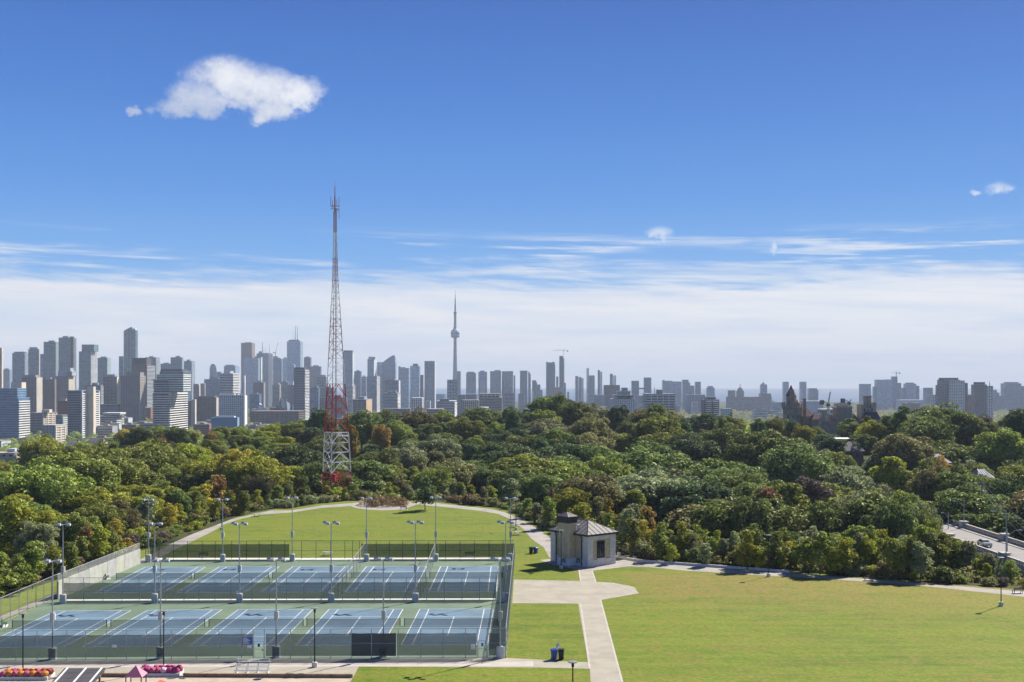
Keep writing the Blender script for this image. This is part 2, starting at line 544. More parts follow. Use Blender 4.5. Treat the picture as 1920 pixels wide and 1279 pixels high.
def crown_lobes(seed, rx, z0, z1, n, shape='round'):
    r = random.Random(seed); out = []
    hz_ = (z1 - z0) / 2; cz = (z0 + z1) / 2
    if shape == 'wisp': out.append((0, 0, cz, rx * 0.38, rx * 0.38, hz_ * 0.85))
    else: out.append((0, 0, cz, rx * 0.72, rx * 0.72, hz_ * 0.82))
    for i in range(n):
        a = r.uniform(0, 2 * math.pi) if i > 5 else i * math.pi / 3 + r.uniform(-.4, .4)
        t = r.uniform(-0.75, 0.8)
        w = math.sqrt(max(0.05, 1 - t * t))
        if shape == 'cone': w = max(0.12, 0.55 - t * 0.5)
        if shape == 'oval': w *= 0.85
        q = rx * 0.66 * w
        s = rx * r.uniform(0.30, 0.46)
        if shape == 'wisp': q = rx * r.uniform(.35, .95) * max(.2, .78 - t * .45); s = rx * r.uniform(.20, .34)
        out.append((math.cos(a) * q, math.sin(a) * q, cz + t * hz_ * 0.78, s, s, s * r.uniform(0.65, 0.95) * min(1.4, hz_ / rx + .2)))
    out.append((r.uniform(-.15, .15) * rx, r.uniform(-.15, .15) * rx, z1 - rx * 0.33, rx * .36, rx * .36, rx * .36))
    return out


def trunk_mesh(seed, h, z0, rx, r0):
    r = random.Random(seed + 99); m = MB()
    top = Vector((r.uniform(-.3, .3), r.uniform(-.3, .3), h * 0.72))
    m.tube((0, 0, -1.5), (top.x * .3, top.y * .3, z0 + 0.6), r0, 7, r0 * .72)
    m.tube((top.x * .3, top.y * .3, z0 + 0.6), top, r0 * .72, 6, r0 * .22)
    for i in range(6):
        a = i * 1.05 + r.uniform(-.3, .3); zz = z0 + (h - z0) * r.uniform(0.02, 0.35)
        m.tube((top.x * .3, top.y * .3, zz), (math.cos(a) * rx * .62, math.sin(a) * rx * .62, zz + (h - z0) * r.uniform(.18, .36)), r0 * .4, 5, r0 * .1)
    return m.mesh('trunk', BARK)


PROTO = {}


def proto(kind, i, h, rx, z0, n_lobes, leaves, size, r0, shape='round', **kw):
    cm = leaf_mesh('crown', crown_lobes(i * 7 + len(PROTO), rx, z0, h, n_lobes, shape), leaves, size, i + 31 + len(PROTO), **kw)
    cm.materials.append(LEAF['dark green'])
    PROTO.setdefault(kind, []).append((h, rx, cm, trunk_mesh(i, h, z0, rx, r0)))


for i in range(7): proto('broad', i, 18, 7.4 + (i % 3) * .7, 2.5 + i % 2, 15, 16000, 0.50, 0.42, tuft=1.6, shade_in=.7)
for i in range(3): proto('tall', i, 20, 5.4, 4.0, 13, 11000, 0.50, 0.36, 'oval', tuft=1.2)
for i in range(6): proto('young', i, 9, 2.3 + .25 * (i % 3), 0.8, 15, 2700, 0.34, 0.13, 'wisp', tuft=.62, inner=.04)
for i in range(4): proto('bush', i, 3.2, 2.4, -0.6, 8, 2200, 0.30, 0.08, tuft=.55)
for i in range(2): proto('conifer', i, 17, 4.0, 1.0, 26, 8000, 0.40, 0.26, 'cone', tuft=.9)
for i in range(2):                                # open-layered pine
    r = random.Random(i + 5); lo = []
    for k in range(15):
        a = r.uniform(0, 6.28); zz = 6 + k * 1.05; q = r.uniform(1.0, 3.4) * (1.15 - (k / 15) * .6)
        lo.append((math.cos(a) * q, math.sin(a) * q, zz, r.uniform(1.7, 2.7), r.uniform(1.7, 2.7), .75))
    cm = leaf_mesh('crown', lo, 6500, 0.42, 77 + i, tuft=.7); cm.materials.append(LEAF['deep green'])
    PROTO.setdefault('pine', []).append((22, 4.6, cm, trunk_mesh(i + 40, 22, 5, 3.5, .32)))

TREES = []      # every planted tree: for the labels


def plant(kind, x, y, h, colour, name, width=1.0, z=None, rz=None, noun=None, i=None):
    P_ = PROTO[kind]
    hh, rx, cm, tmn = P_[random.randrange(len(P_)) if i is None else i % len(P_)]
    s = h / hh
    z = TZ(x, y) if z is None else z
    root = bpy.data.objects.new(name, None); col.objects.link(root)
    root.empty_display_size = 0.3
    root.location = (x, y, z); root.rotation_euler = (0, 0, random.uniform(0, 6.28) if rz is None else rz)
    root.scale = (s * width, s * width, s)
    c = link('crown', cm, root)
    c.material_slots[0].link = 'OBJECT'; c.material_slots[0].material = LEAF[colour]
    link('trunk', tmn, root)
    TREES.append([root, colour, kind, noun or 'tree', x, y, z + h, h, rx * s * width])
    return root


# ------------------------------------------------------------------ park surfaces
def grass_mat():
    m = bpy.data.materials.new('mown_grass'); m.use_nodes = True
    t = m.node_tree; b = t.nodes['Principled BSDF']; b.inputs['Roughness'].default_value = 0.9; b.inputs['Specular IOR Level'].default_value = 0.1
    g = t.nodes.new('ShaderNodeNewGeometry'); P = S(t, g.outputs['Position'])
    sp = t.nodes.new('ShaderNodeSeparateXYZ'); t.links.new(P.k, sp.inputs[0])
    X, Y = S(t, sp.outputs[0]), S(t, sp.outputs[1])
    big = noise(t, P, 0.035, 4, 0.55); mid = noise(t, P, 0.16, 6, 0.68); fin = noise(t, P, 1.7, 4, 0.7); tin = noise(t, P, 7.0, 2, 0.7)
    mow = noise(t, combine(t, X * 0.05, Y * 1.4, 0.0), 1.0, 4, 0.6)          # traces of the mower
    mow2 = noise(t, combine(t, X * 0.9 + Y * 0.9, Y * 0.05 - X * 0.05, 3.0), 1.0, 3, 0.6)
    c = mixc(t, mid.smooth(0.38, 0.62), (0.052, 0.125, 0.006, 1), (0.130, 0.205, 0.010, 1))
    c = mixc(t, big.smooth(0.38, 0.62) * 0.7, c, (0.170, 0.225, 0.014, 1))
    c = mixc(t, mow.smooth(0.40, 0.66) * 0.5, c, (0.180, 0.185, 0.030, 1))
    c = mixc(t, mow2.smooth(0.45, 0.65) * 0.35, c, (0.070, 0.130, 0.009, 1))
    # worn, dry ground along the path on the far side of the big lawn and scattered elsewhere
    dry_line = (Y + X * 0.17 - 210.0) * 1.0
    band = dry_line.smooth(-42.0, -8.0) * X.smooth(14.0, 26.0) * dry_line.smooth(1.5, -1.0)
    dry = noise(t, P, 0.21, 7, 0.72, 0.8)
    dry2 = noise(t, combine(t, X * 0.12, Y * 0.5, 2.0), 1.0, 6, 0.7)
    c = mixc(t, (band * 1.3 * dry.smooth(0.30, 0.58)).clamp() * 0.8, c, (0.27, 0.172, 0.062, 1))
    c = mixc(t, dry.smooth(0.53, 0.70) * 0.8, c, (0.235, 0.165, 0.050, 1))
    c = mixc(t, dry2.smooth(0.46, 0.64) * 0.75, c, (0.20, 0.160, 0.040, 1))
    clump = noise(t, P, 0.62, 5, 0.7, 0.5)
    c = mixc(t, clump.smooth(0.50, 0.66) * 0.55, c, (0.215, 0.180, 0.045, 1))
    c = mixc(t, clump.smooth(0.48, 0.34) * 0.6, c, (0.060, 0.130, 0.007, 1))
    lanes = noise(t, combine(t, X * 0.02, Y * 0.42, 8.0), 1.0, 2, 0.5)
    c = mixc(t, lanes.smooth(0.46, 0.56) * 0.3, c, (0.215, 0.235, 0.030, 1))
    c = mixc(t, fin.smooth(0.36, 0.64) * 0.7, c, mixc(t, 0.6, c, (0.030, 0.060, 0.006, 1)))
    c = mixc(t, tin.smooth(0.35, 0.75) * 0.4, c, mixc(t, 0.6, c, (0.26, 0.29, 0.06, 1)))
    t.links.new(c.k, b.inputs['Base Color'])
    bn = t.nodes.new('ShaderNodeBump'); bn.inputs['Strength'].default_value = 0.5; bn.inputs['Distance'].default_value = 0.12
    t.links.new((fin * 0.6 + tin * 0.4).k, bn.inputs['Height']); t.links.new(bn.outputs[0], b.inputs['Normal'])
    return m


M = {}
M['grass'] = grass_mat()
M['path'] = mat('asphalt_path', (0.30, 0.275, 0.245), 0.92, vary=0.16, vscale=0.25, bump=0.2, bscale=12)
M['plaza'] = mat('plaza_concrete', (0.320, 0.290, 0.230), 0.9, vary=0.13, vscale=0.3, bump=0.15, bscale=9)
M['joint'] = mat('path_edging', (0.42, 0.385, 0.34), 0.9, vary=0.1)
M['concrete'] = mat('pale_concrete', (0.55, 0.54, 0.51), 0.85, vary=0.12, vscale=1.2, bump=0.2, bscale=6)
M['curb'] = mat('court_curb', (0.62, 0.60, 0.56), 0.85, vary=0.1, vscale=0.8)
M['court_green'] = mat('court_green', (0.125, 0.178, 0.118), 0.75, vary=0.15, vscale=0.12, bump=0.06, bscale=30)
M['court_blue'] = mat('court_blue', (0.105, 0.172, 0.228), 0.72, vary=0.15, vscale=0.12, bump=0.06, bscale=30)
M['line'] = mat('line_paint', (0.62, 0.64, 0.64), 0.7)
M['galv'] = mat('galvanised_steel', (0.36, 0.38, 0.40), 0.5, 0.3, vary=0.1, vscale=2)
M['galv_dark'] = mat('dark_green_steel', (0.035, 0.05, 0.045), 0.5, 0.2)
M['black'] = mat('black_paint', (0.016, 0.017, 0.019), 0.4)
M['white'] = mat('white_paint', (0.78, 0.78, 0.76), 0.5)
M['wire'] = screen_mat('chain_link', (0.28, 0.30, 0.31), 0.89)
M['wire_dense'] = screen_mat('chain_link_grey', (0.36, 0.37, 0.36), 0.62)
M['screen'] = screen_mat('green_windscreen', (0.020, 0.044, 0.038), 0.27)
M['screen_back'] = screen_mat('dark_green_windscreen', (0.030, 0.070, 0.018), 0.20)
M['screen_black'] = screen_mat('black_windscreen', (0.006, 0.010, 0.022), 0.03)
M['net'] = screen_mat('net_cord', (0.02, 0.024, 0.028), 0.55)
M['lamp_glass'] = mat('lamp_lens', (0.52, 0.54, 0.55), 0.2)
M['wood'] = mat('weathered_wood', (0.26, 0.18, 0.11), 0.85, vary=0.25, vscale=2)
M['dark_wood'] = mat('dark_timber', (0.06, 0.045, 0.035), 0.9, vary=0.2)
M['sign_blue'] = mat('sign_blue', (0.05, 0.13, 0.42), 0.5)
M['bin_blue'] = mat('blue_plastic', (0.02, 0.055, 0.32), 0.35)
M['bin_black'] = mat('black_plastic', (0.013, 0.014, 0.017), 0.4)
M['green_paint'] = mat('green_paint', (0.03, 0.10, 0.07), 0.5)
M['sand'] = mat('playground_sand', (0.40, 0.33, 0.25), 0.95, vary=0.15, vscale=0.6, bump=0.3, bscale=10)


def sheet(name, pts, z, m, parent=None, kind='structure'):
    b = MB(); b.poly([(p[0], p[1], z) for p in pts][::-1]); o = b.build(name, m, parent)
    me = o.data
    if me.polygons[0].normal.z < 0: me.flip_normals()
    if parent is None: tag(o, kind=kind)
    return o


def sheet_px(name, px, z, m, parent=None): return sheet(name, [G(*p) for p in px], z, m, parent)


cx_, cy_ = RIM[:, 0].mean(), RIM[:, 1].mean()
lawn_pts = [(-84 if False else p[0] + (1.2 if p[0] < -60 else 0), p[1]) for p in RIM]
sheet('lawn', lawn_pts, 0.0, M['grass'])

# loop path round the far lawn, then past the pump house and along the big lawn
up = [(240, 1059), (285, 1039), (327, 1016.5), (362, 1001), (400, 986.7), (433, 974), (473, 965), (507, 957.5), (547, 957), (603, 948), (670, 942.5), (720, 941), (771, 941), (817, 943.3), (867, 949), (917, 954),
      (947, 960.8), (975, 972.5), (1000, 986.7), (1020, 1000), (1040, 1014), (1060, 1026)]
dn = [(262, 1060), (306, 1042), (345, 1023), (377, 1007), (400, 996), (420, 983.5), (455, 972), (490, 965), (547, 961), (603, 952.5), (657, 949), (668, 953), (690, 956), (720, 957), (752, 956), (783, 946), (850, 952.5), (908, 959),
      (936, 964.5), (960, 975), (980, 991), (997, 1011), (1020, 1027), (1030, 1046)]
sheet_px('loop_path', up + dn[::-1], 0.008, M['path'])
up = [(1120, 1040), (1160, 1044.5), (1212, 1055), (1300, 1061), (1400, 1069), (1566, 1081.5), (1740, 1095), (1920, 1109), (2100, 1122)]
dn = [(1012, 1050), (1030, 1057), (1085, 1069), (1112, 1070), (1180.7, 1062), (1212, 1063), (1290, 1070.5), (1400, 1077), (1566, 1086.5), (1740, 1099.5), (1920, 1119), (2100, 1134)]
sheet_px('lawn_path', up + dn[::-1], 0.006, M['path'])
sheet_px('plaza', [(963.5, 1086.8), (1088.7, 1089.6), (1085.6, 1066), (1109.6, 1066), (1116.8, 1091), (1149.5, 1093), (1178, 1098), (1190, 1101.5), (1197, 1112.4), (1126, 1124.9), (1146, 1200), (1166.7, 1279), (1200, 1400),
                   (1115, 1400), (1107.4, 1279), (1105.9, 1254.3), (903, 1249), (912, 1236), (1102.7, 1241.8), (1084, 1132), (960.5, 1131.4)], 0.012, M['plaza'])
sheet_px('front_plaza', [(-200, 1238), (949, 1234), (1040, 1238.2), (1040, 1252), (673, 1250), (640, 1310), (600, 1400), (-260, 1400)], 0.010, M['plaza'])
sheet_px('front_walk', [(-200, 1248), (949, 1241), (1000, 1240), (1000, 1249.5), (673, 1250), (-200, 1252)], 0.014, M['joint'])
sheet_px('play_area', [(-200, 1276), (200, 1271), (344, 1270), (656, 1271), (640, 1310), (600, 1400), (-260, 1400)], 0.016, M['sand'])
# pale edging strips beside the plaza arms
e = MB()
for a, b_ in (((1088.7, 1132), (1105.9, 1254.3)), ((1126, 1124.9), (1166.7, 1279)), ((963.5, 1087.3), (1088.7, 1090)), ((962, 1131), (1084, 1131.6)), ((1085.6, 1069), (1088.7, 1089.6)), ((1109.6, 1069), (1116.8, 1091)), ((1149, 1093), (1197, 1112)), ((1197, 1112.4), (1126, 1124.9))):
    p, q = G(*a), G(*b_); n = (q - p).normalized(); n = Vector((-n.y, n.x, 0)) * 0.12
    e.hexa([p - n, p + n, q + n, q - n] + [v + Vector((0, 0, 0.03)) for v in (p - n, p + n, q + n, q - n)])
tag(e.build('path_edging', M['joint']), kind='structure')
sheet_px('west_path', [(-150, 1232), (0, 1164), (111, 1117.5), (200, 1077), (262, 1049), (250, 1047), (190, 1074), (100, 1114), (0, 1156), (-150, 1220)], 0.010, M['path'])

# ------------------------------------------------------------------ tennis courts
tag(sheet_px('court_surface', [(-148, 1241), (30, 1239), (430, 1235.8), (949, 1233.5), (957, 1140), (964.5, 1051), (278, 1051.5), (262, 1057), (111, 1119)], 0.018, M['court_green']), kind='structure')
FRONT = [((105.1, 1145.8), (246.2, 1144.8), (118.7, 1213.9), (-44, 1215)), ((277.4, 1144.5), (416.5, 1143.3), (318.5, 1212.2), (154.7, 1213.6)), ((447, 1143.3), (586.7, 1142.8), (519.5, 1211.1), (355.5, 1212)),
         ((617.4, 1142.6), (755.7, 1142.4), (716.5, 1210.4), (554.1, 1210.9)), ((787.1, 1142.4), (925.2, 1142.2), (914, 1209.8), (752.4, 1210.1))]
BACK = [((272.5, 1063.7), (385.3, 1063.7), (306.8, 1111), (178.3, 1111.7)), ((411.7, 1063), (523.7, 1062.8), (458.7, 1110.8), (332.1, 1111.4)), ((549.2, 1062.5), (661.7, 1062.5), (616, 1110.4), (488.9, 1110.8)),
        ((687.5, 1062.5), (800.1, 1062.1), (774.8, 1110.2), (647.3, 1110.2)), ((826.4, 1062.1), (934.5, 1061.7), (931, 1109.6), (804, 1109.8))]
ORD = ['first', 'second', 'third', 'fourth', 'fifth', 'sixth']


def uv(q, u, v):
    a, b, c, d = q
    return (a * (1 - u) + b * u) * (1 - v) + (d * (1 - u) + c * u) * v


for row, (rname, quads) in enumerate((('front', FRONT), ('back', BACK))):
    for i, qpx in enumerate(quads):
        q = [G(*p) for p in qpx]
        court = sheet('tennis_court', q, 0.026, M['court_blue'])
        W = 0.07 if row == 0 else 0.085
        def stripe(u0, v0, u1, v1):
            p, r = uv(q, u0, v0), uv(q, u1, v1); t_ = (r - p).normalized(); n = Vector((-t_.y, t_.x, 0)) * W * 0.75; p = p - t_ * W * .7; r = r + t_ * W * .7
            s_ = MB(); s_.poly([(w.x, w.y, 0.034) for w in (p - n, r - n, r + n, p + n)]); s_.build('court_line', M['line'], court)
        for a in ((0, 0, 0, 1), (1, 0, 1, 1), (.125, 0, .125, 1), (.875, 0, .875, 1), (0, 0, 1, 0), (0, 1, 1, 1), (.125, .2308, .875, .2308), (.125, .7692, .875, .7692), (.5, .2308, .5, .7692)):
            stripe(*a)
        a, b_ = uv(q, -.085, .5), uv(q, 1.085, .5)
        net = empty('tennis_net', a, 'low dark tennis net across the %s court from the left in the %s row' % (ORD[i], rname), 'tennis net', 'tennis nets')
        d = b_ - a
        m_ = MB(); m_.poly([(0, 0, .06), (d.x, d.y, .06), (d.x, d.y, 1.02), (d.x / 2, d.y / 2, .93), (0, 0, 1.02)]); m_.build('net_mesh', M['net'], net)
        m_ = MB(); m_.bar((0, 0, 1.03), (d.x / 2, d.y / 2, .95), .03, .06); m_.bar((d.x / 2, d.y / 2, .95), (d.x, d.y, 1.03), .03, .06); m_.build('head_band', M['galv'], net)
        for w in (Vector((0, 0, 0)), d):
            m_ = MB(); m_.tube(w, w + Vector((0, 0, 1.09)), .055, 8); m_.build('post', M['black'], net)
        m_ = MB(); m_.bar((d.x / 2, d.y / 2 - .04, 0.03), (d.x / 2, d.y / 2 - .04, .95), .05, .02); m_.build('centre_strap', M['white'], net)


def strip_box(name, pts, w, z0, z1, m):
    b = MB()
    for p, q in zip(pts[:-1], pts[1:]):
        t_ = (q - p).normalized(); n = Vector((-t_.y, t_.x, 0)) * w / 2
        b.hexa([(v.x, v.y, z0) for v in (p - n, p + n, q + n, q - n)][::-1][::-1] + [(v.x, v.y, z1) for v in (p - n, p + n, q + n, q - n)])
    return tag(b.build(name, m), kind='structure')


strip_box('court_kerb', [G(277, 1049), G(620, 1049), G(963, 1048.4)], 2.3, 0.02, 0.10, M['curb'])
strip_box('court_kerb', [G(119, 1126.6), G(449, 1125.6), G(930, 1124.6)], 0.95, 0.02, 0.12, M['curb'])


# ------------------------------------------------------------------ fences
def fence(label, pts, h, post_m, rails, screens=(), wire=None, r=0.045, group='chain-link fences round the courts', skip=()):
    """pts: post feet (vectors). screens: (first foot, last foot, z0, z1, material) with fractional indices. skip: bays left open for a gate"""
    o = pts[0]
    f = empty('chain_link_fence', o, label, 'fence', group)
    pm = MB(); pm.tube((0, 0, 0), (0, 0, h), r, 7); pm = pm.mesh('post', post_m)
    for p in pts: link('post', pm, f, p - o)
    for zz in rails:
        m_ = MB()
        for i, (p, q) in enumerate(zip(pts[:-1], pts[1:])):
            if i in skip and zz < 2.3:
                if m_.v: m_.build('rail', post_m, f)
                m_ = MB(); continue
            m_.tube(p - o + Vector((0, 0, zz)), q - o + Vector((0, 0, zz)), .032, 6)
        m_.build('rail', post_m, f)
    for i, (p, q) in enumerate(zip(pts[:-1], pts[1:])):
        z0 = 2.2 if i in skip else 0.05
        m_ = MB(); a, b_ = p - o, q - o
        m_.poly([(a.x, a.y, z0), (b_.x, b_.y, z0), (b_.x, b_.y, h), (a.x, a.y, h)]); m_.build('wire_mesh', wire or M['wire'], f)
    def foot(t_):
        i = min(int(t_), len(pts) - 2); return pts[i].lerp(pts[i + 1], t_ - i) - o
    for (a, b_, z0, z1, sm_) in screens:
        cuts = [a] + [float(k) for k in range(int(a) + 1, int(math.ceil(b_)))] + [b_]
        for u_, v_ in zip(cuts[:-1], cuts[1:]):
            p, q = foot(u_), foot(v_); t_ = (q - p).normalized(); n = Vector((t_.y, -t_.x, 0)) * -0.05
            p, q = p + n, q + n
            mid_ = (p + q) / 2
            m_ = MB(); sag = 0.05
            m_.poly([(p.x, p.y, z0), (q.x, q.y, z0), (q.x, q.y, z1), (mid_.x, mid_.y, z1 - sag), (p.x, p.y, z1)]); m_.build('windscreen', sm_, f)
    return f


def feet(xs, y_of): return [G(x, y_of(x)) for x in xs]


xs = [-60, -5, 30, 69.7, 124.6, 160.6, 199.5, 237.5, 274.9, 321.8, 368.2, 410.4, 452.9, 475, 495.6, 544.8, 582.8, 620, 658.6, 696.5, 746.6, 788.8, 830.7, 872.8, 895, 913.5, 948.5]
yf = lambda x: float(np.interp(x, [-60, 30, 430, 949], [1239.8, 1239, 1235.6, 1233.6]))
ff = fence('tall chain-link fence with green windscreens nearest the playground plaza', feet(xs, yf), 3.65, M['galv'], (3.62, 1.85, .08),
           [(0, 13.0, .32, 3.05, M['screen']), (14.05, 18.0, .32, 3.05, M['screen']), (18.0, 19.92, .28, 3.08, M['screen_black']), (19.95, 23.93, .32, 3.05, M['screen']), (25.1, 25.75, .32, 3.05, M['screen'])], skip=(13, 24))
xs = [118, 157, 193, 229, 261, 297, 311, 345, 373, 403, 433, 472.5, 505, 537.5, 570, 603, 642.4, 671.5, 702, 731.5, 762, 800, 833, 866, 899, 929.5]
ym = lambda x: float(np.interp(x, [118, 300, 930], [1127.6, 1127, 1125.6]))
fence('chain-link fence with green windscreens between the two rows of tennis courts', feet(xs, ym), 3.65, M['galv'], (3.62, 1.5, .08), [(0, 25, .30, 2.85, M['screen'])])
xs = [273, 286, 298, 325, 351.5, 379, 403.5, 434.5, 462, 486, 509.5, 534, 548, 565.5, 592.5, 620, 646.7, 661, 674, 705.5, 730, 755, 780, 803, 817, 835.5, 862.5, 889.5, 917, 943, 965]
yb = lambda x: float(np.interp(x, [270, 965], [1050.2, 1048.6]))
fence('chain-link fence with dark screens on the far side of the courts by the lawn', feet(xs, yb), 3.62, M['galv_dark'], (3.6, 1.7, .08),
      [(0.6, 11.6, .45, 3.0, M['screen_back']), (18.1, 23.8, .45, 3.0, M['screen_back']), (24.25, 30, .45, 3.0, M['screen_back']), (23.95, 24.2, .3, 3.0, M['screen_black'])])
rp = [G(965, 1048.6)] + [G(965, 1048.6).lerp(G(948.5, 1233.6), k / 24) for k in range(1, 25)]
fence('long chain-link fence along the right side of the courts beside the grass', rp, 3.65, M['galv'], (3.62, 1.8, .08), [(2, 22, .3, 3.0, M['screen'])], wire=M['wire_dense'])
lp = [G(111, 1118.5).lerp(G(-139, 1236), k / 14) for k in range(15)]
fence('open chain-link fence on the left side of the front courts beside the wood', lp, 3.7, M['galv'], (3.65, .1))
# practice wall with a strip of fence on top
w0, w1_ = G(262, 1056.8), G(108, 1124)
pw = empty('practice_wall', w0, 'pale grey concrete practice wall with wire fence on top, left of back courts', 'wall')
d = w1_ - w0; npan = 9; t_ = d.normalized(); nn = Vector((t_.y, -t_.x, 0))
for k in range(npan):
    a, b_ = d * (k / npan) + t_ * .03, d * ((k + 1) / npan) - t_ * .03
    hh = 2.75 + .02 * (k % 3)
    m_ = MB(); n = nn * (.14 + .012 * (k % 2))
    m_.hexa([a - n, b_ - n, b_ + n, a + n] + [v + Vector((0, 0, hh)) for v in (a - n, b_ - n, b_ + n, a + n)]); m_.build('wall_panel', mat('wall_panel_grey', (0.36 + .02 * (k % 3), 0.36 + .02 * (k % 3), 0.33 + .015 * (k % 2)), 0.9, vary=.12, vscale=.7), pw)
for k in range(npan + 1):
    p = d * (k / npan); m_ = MB(); m_.tube(p, p + Vector((0, 0, 3.9)), .05, 7); m_.build('post', M['galv'], pw)
m_ = MB(); m_.poly([(0, 0, 2.7), (d.x, d.y, 2.7), (d.x, d.y, 3.9), (0, 0, 3.9)]); m_.build('wire_mesh', M['wire_dense'], pw)
m_ = MB(); m_.tube((0, 0, 3.88), d + Vector((0, 0, 3.88)), .035, 6); m_.build('rail', M['galv'], pw)
# fences that divide the back courts
for (a, b_, lab) in (((817, 1049), (789, 1123.5), 'low-slung divider fence of wire between fourth and fifth back courts'), ((686, 1049), (634, 1124), 'wire divider fence between third and fourth courts of the back row')):
    fence(lab, [G(*a).lerp(G(*b_), k / 8) for k in range(9)], 3.4, M['galv'], (3.38,), r=.04, group='divider fences of the back courts')


def gate(label, xa, xb, ybase, h, sign=None):
    p, q = G(xa, ybase), G(xb, ybase); g_ = empty('court_gate', p, label, 'gate', 'court gates'); d = q - p; L = d.length
    m_ = MB()
    for a, b_ in (((0.05, 0, .08), (0.05, 0, h)), ((L - .05, 0, .08), (L - .05, 0, h)), ((0.05, 0, .1), (L - .05, 0, .1)), ((.05, 0, h - .02), (L - .05, 0, h - .02)), ((.05, 0, h * .55), (L - .05, 0, h * .55))): m_.tube(a, b_, .03, 6)
    m_.build('gate_frame', M['galv'], g_)
    m_ = MB(); m_.poly([(.05, 0, .1), (L - .05, 0, .1), (L - .05, 0, h), (.05, 0, h)]); m_.build('wire_mesh', M['wire'], g_)
    m_ = MB(); m_.box(L * .5 - .14, L * .5 + .14, -.03, -.01, 1.45, 1.85); m_.build('notice', M[sign or 'sign_blue'], g_)
    m_ = MB(); m_.box(L * .86 - .06, L * .86 + .06, -.09, .05, 1.0, 1.12); m_.build('latch', M['black'], g_)
    return g_


gate('wire gate beside the blue sign in the front court fence', 476, 494.6, 1235.2, 2.15, 'bin_black')
gate('wire gate with small blue notice near the right end of front fence', 896, 912.6, 1233.9, 2.15)


def board(name, label, x0, x1, y0, y1, ybase, m, cat='sign', lines=0, line_m=None):
    p, q = G(x0, ybase), G(x1, ybase); d_ = p.y - .09
    z1, z0 = Z(y0, d_), Z(y1, d_)
    s_ = empty(name, (p.x, d_, z0), label, cat)
    w = (x1 - x0) / F * d_; m_ = MB(); m_.box(0, w, -.02, .02, 0, z1 - z0); m_.build('panel', m, s_)
    for k in range(lines):
        zz = (z1 - z0) * (.85 - .7 * k / max(1, lines - 1)); hh = (z1 - z0) * .06
        m_ = MB(); m_.box(w * .08, w * (.5 + .4 * ((k * 7) % 5) / 5), -.03, -.021, zz - hh, zz + hh); m_.build('text_line', line_m, s_)
    return s_


board('rules_sign', 'blue rules sign with pale lines hung on fence left of gate', 454.5, 472.8, 1194.5, 1208, 1235.4, M['sign_blue'], lines=5, line_m=M['lamp_glass'])
board('notice_board', 'small white notice under the blue sign on front fence', 464, 472, 1210, 1215.5, 1235.4, M['white'], lines=2, line_m=M['galv'])
board('notice_board', 'small white notice on the left part of the front court fence', 211, 219, 1209, 1214.5, 1237.4, M['white'], lines=2, line_m=M['galv'])
board('notice_board', 'white notice at end of green windscreen beside the right gate', 883, 891, 1207.5, 1218, 1234, M['white'], lines=3, line_m=M['galv'])


# ------------------------------------------------------------------ floodlight poles
def flood_pole(x, yb_, yt, heads, label, rot=0.0):
    p = G(x, yb_); h = (yb_ - yt) / F * p.y
    o = empty('floodlight_pole', p, label, 'floodlight pole', 'floodlight poles of the courts', rot)
    m_ = MB(); m_.lathe([(.50, 0), (.50, 1.32), (.44, 1.40)], 12); m_.build('concrete_base', M['base'], o)
    m_ = MB(); m_.tube((0, 0, 1.3), (0, 0, h), .105, 10, .06); m_.build('pole', M['galv'], o)
    m_ = MB(); m_.box(-.20, .20, -.34, -.12, h * .38, h * .38 + 1.15); m_.build('ballast_box', M['galv'], o)
    m_ = MB(); m_.box(.13, .30, -.1, .1, h * .40, h * .40 + .8); m_.build('meter_box', M['white'], o)
    n = len(heads); w = max(abs(a) for a in heads)
    m_ = MB(); m_.bar((-w - .15, 0, h - .08), (w + .15, 0, h - .08), .09); m_.bar((0, -.5, h - .1), (0, .5, h - .1), .09); m_.build('cross_arm', M['galv'], o)
    for i, a in enumerate(heads):
        for s_ in ((-1, 1) if n < 4 else ((-1,) if i % 2 else (1,))):
            y_ = .42 * s_; tilt = .16 * s_
            m_ = MB(); m_.hexa([(a - .30, y_ - .24, h - .12 + tilt * .6), (a + .30, y_ - .24, h - .12 + tilt * .6), (a + .30, y_ + .24, h - .12 - tilt * .6), (a - .30, y_ + .24, h - .12 - tilt * .6),
                               (a - .20, y_ - .16, h + .12 + tilt * .5), (a + .20, y_ - .16, h + .12 + tilt * .5), (a + .20, y_ + .16, h + .12 - tilt * .5), (a - .20, y_ + .16, h + .12 - tilt * .5)])
            f_ = m_.build('floodlight', M['galv'], o)
            m_ = MB(); m_.hexa([(a - .26, y_ - .20, h - .15 + tilt * .6), (a + .26, y_ - .20, h - .15 + tilt * .6), (a + .26, y_ + .20, h - .15 - tilt * .6), (a - .26, y_ + .20, h - .15 - tilt * .6),
                               (a - .26, y_ - .20, h - .122 + tilt * .6), (a + .26, y_ - .20, h - .122 + tilt * .6), (a + .26, y_ + .20, h - .122 - tilt * .6), (a - .26, y_ + .20, h - .122 - tilt * .6)])
            m_.build('lens', M['lamp_glass'], f_)
    return o


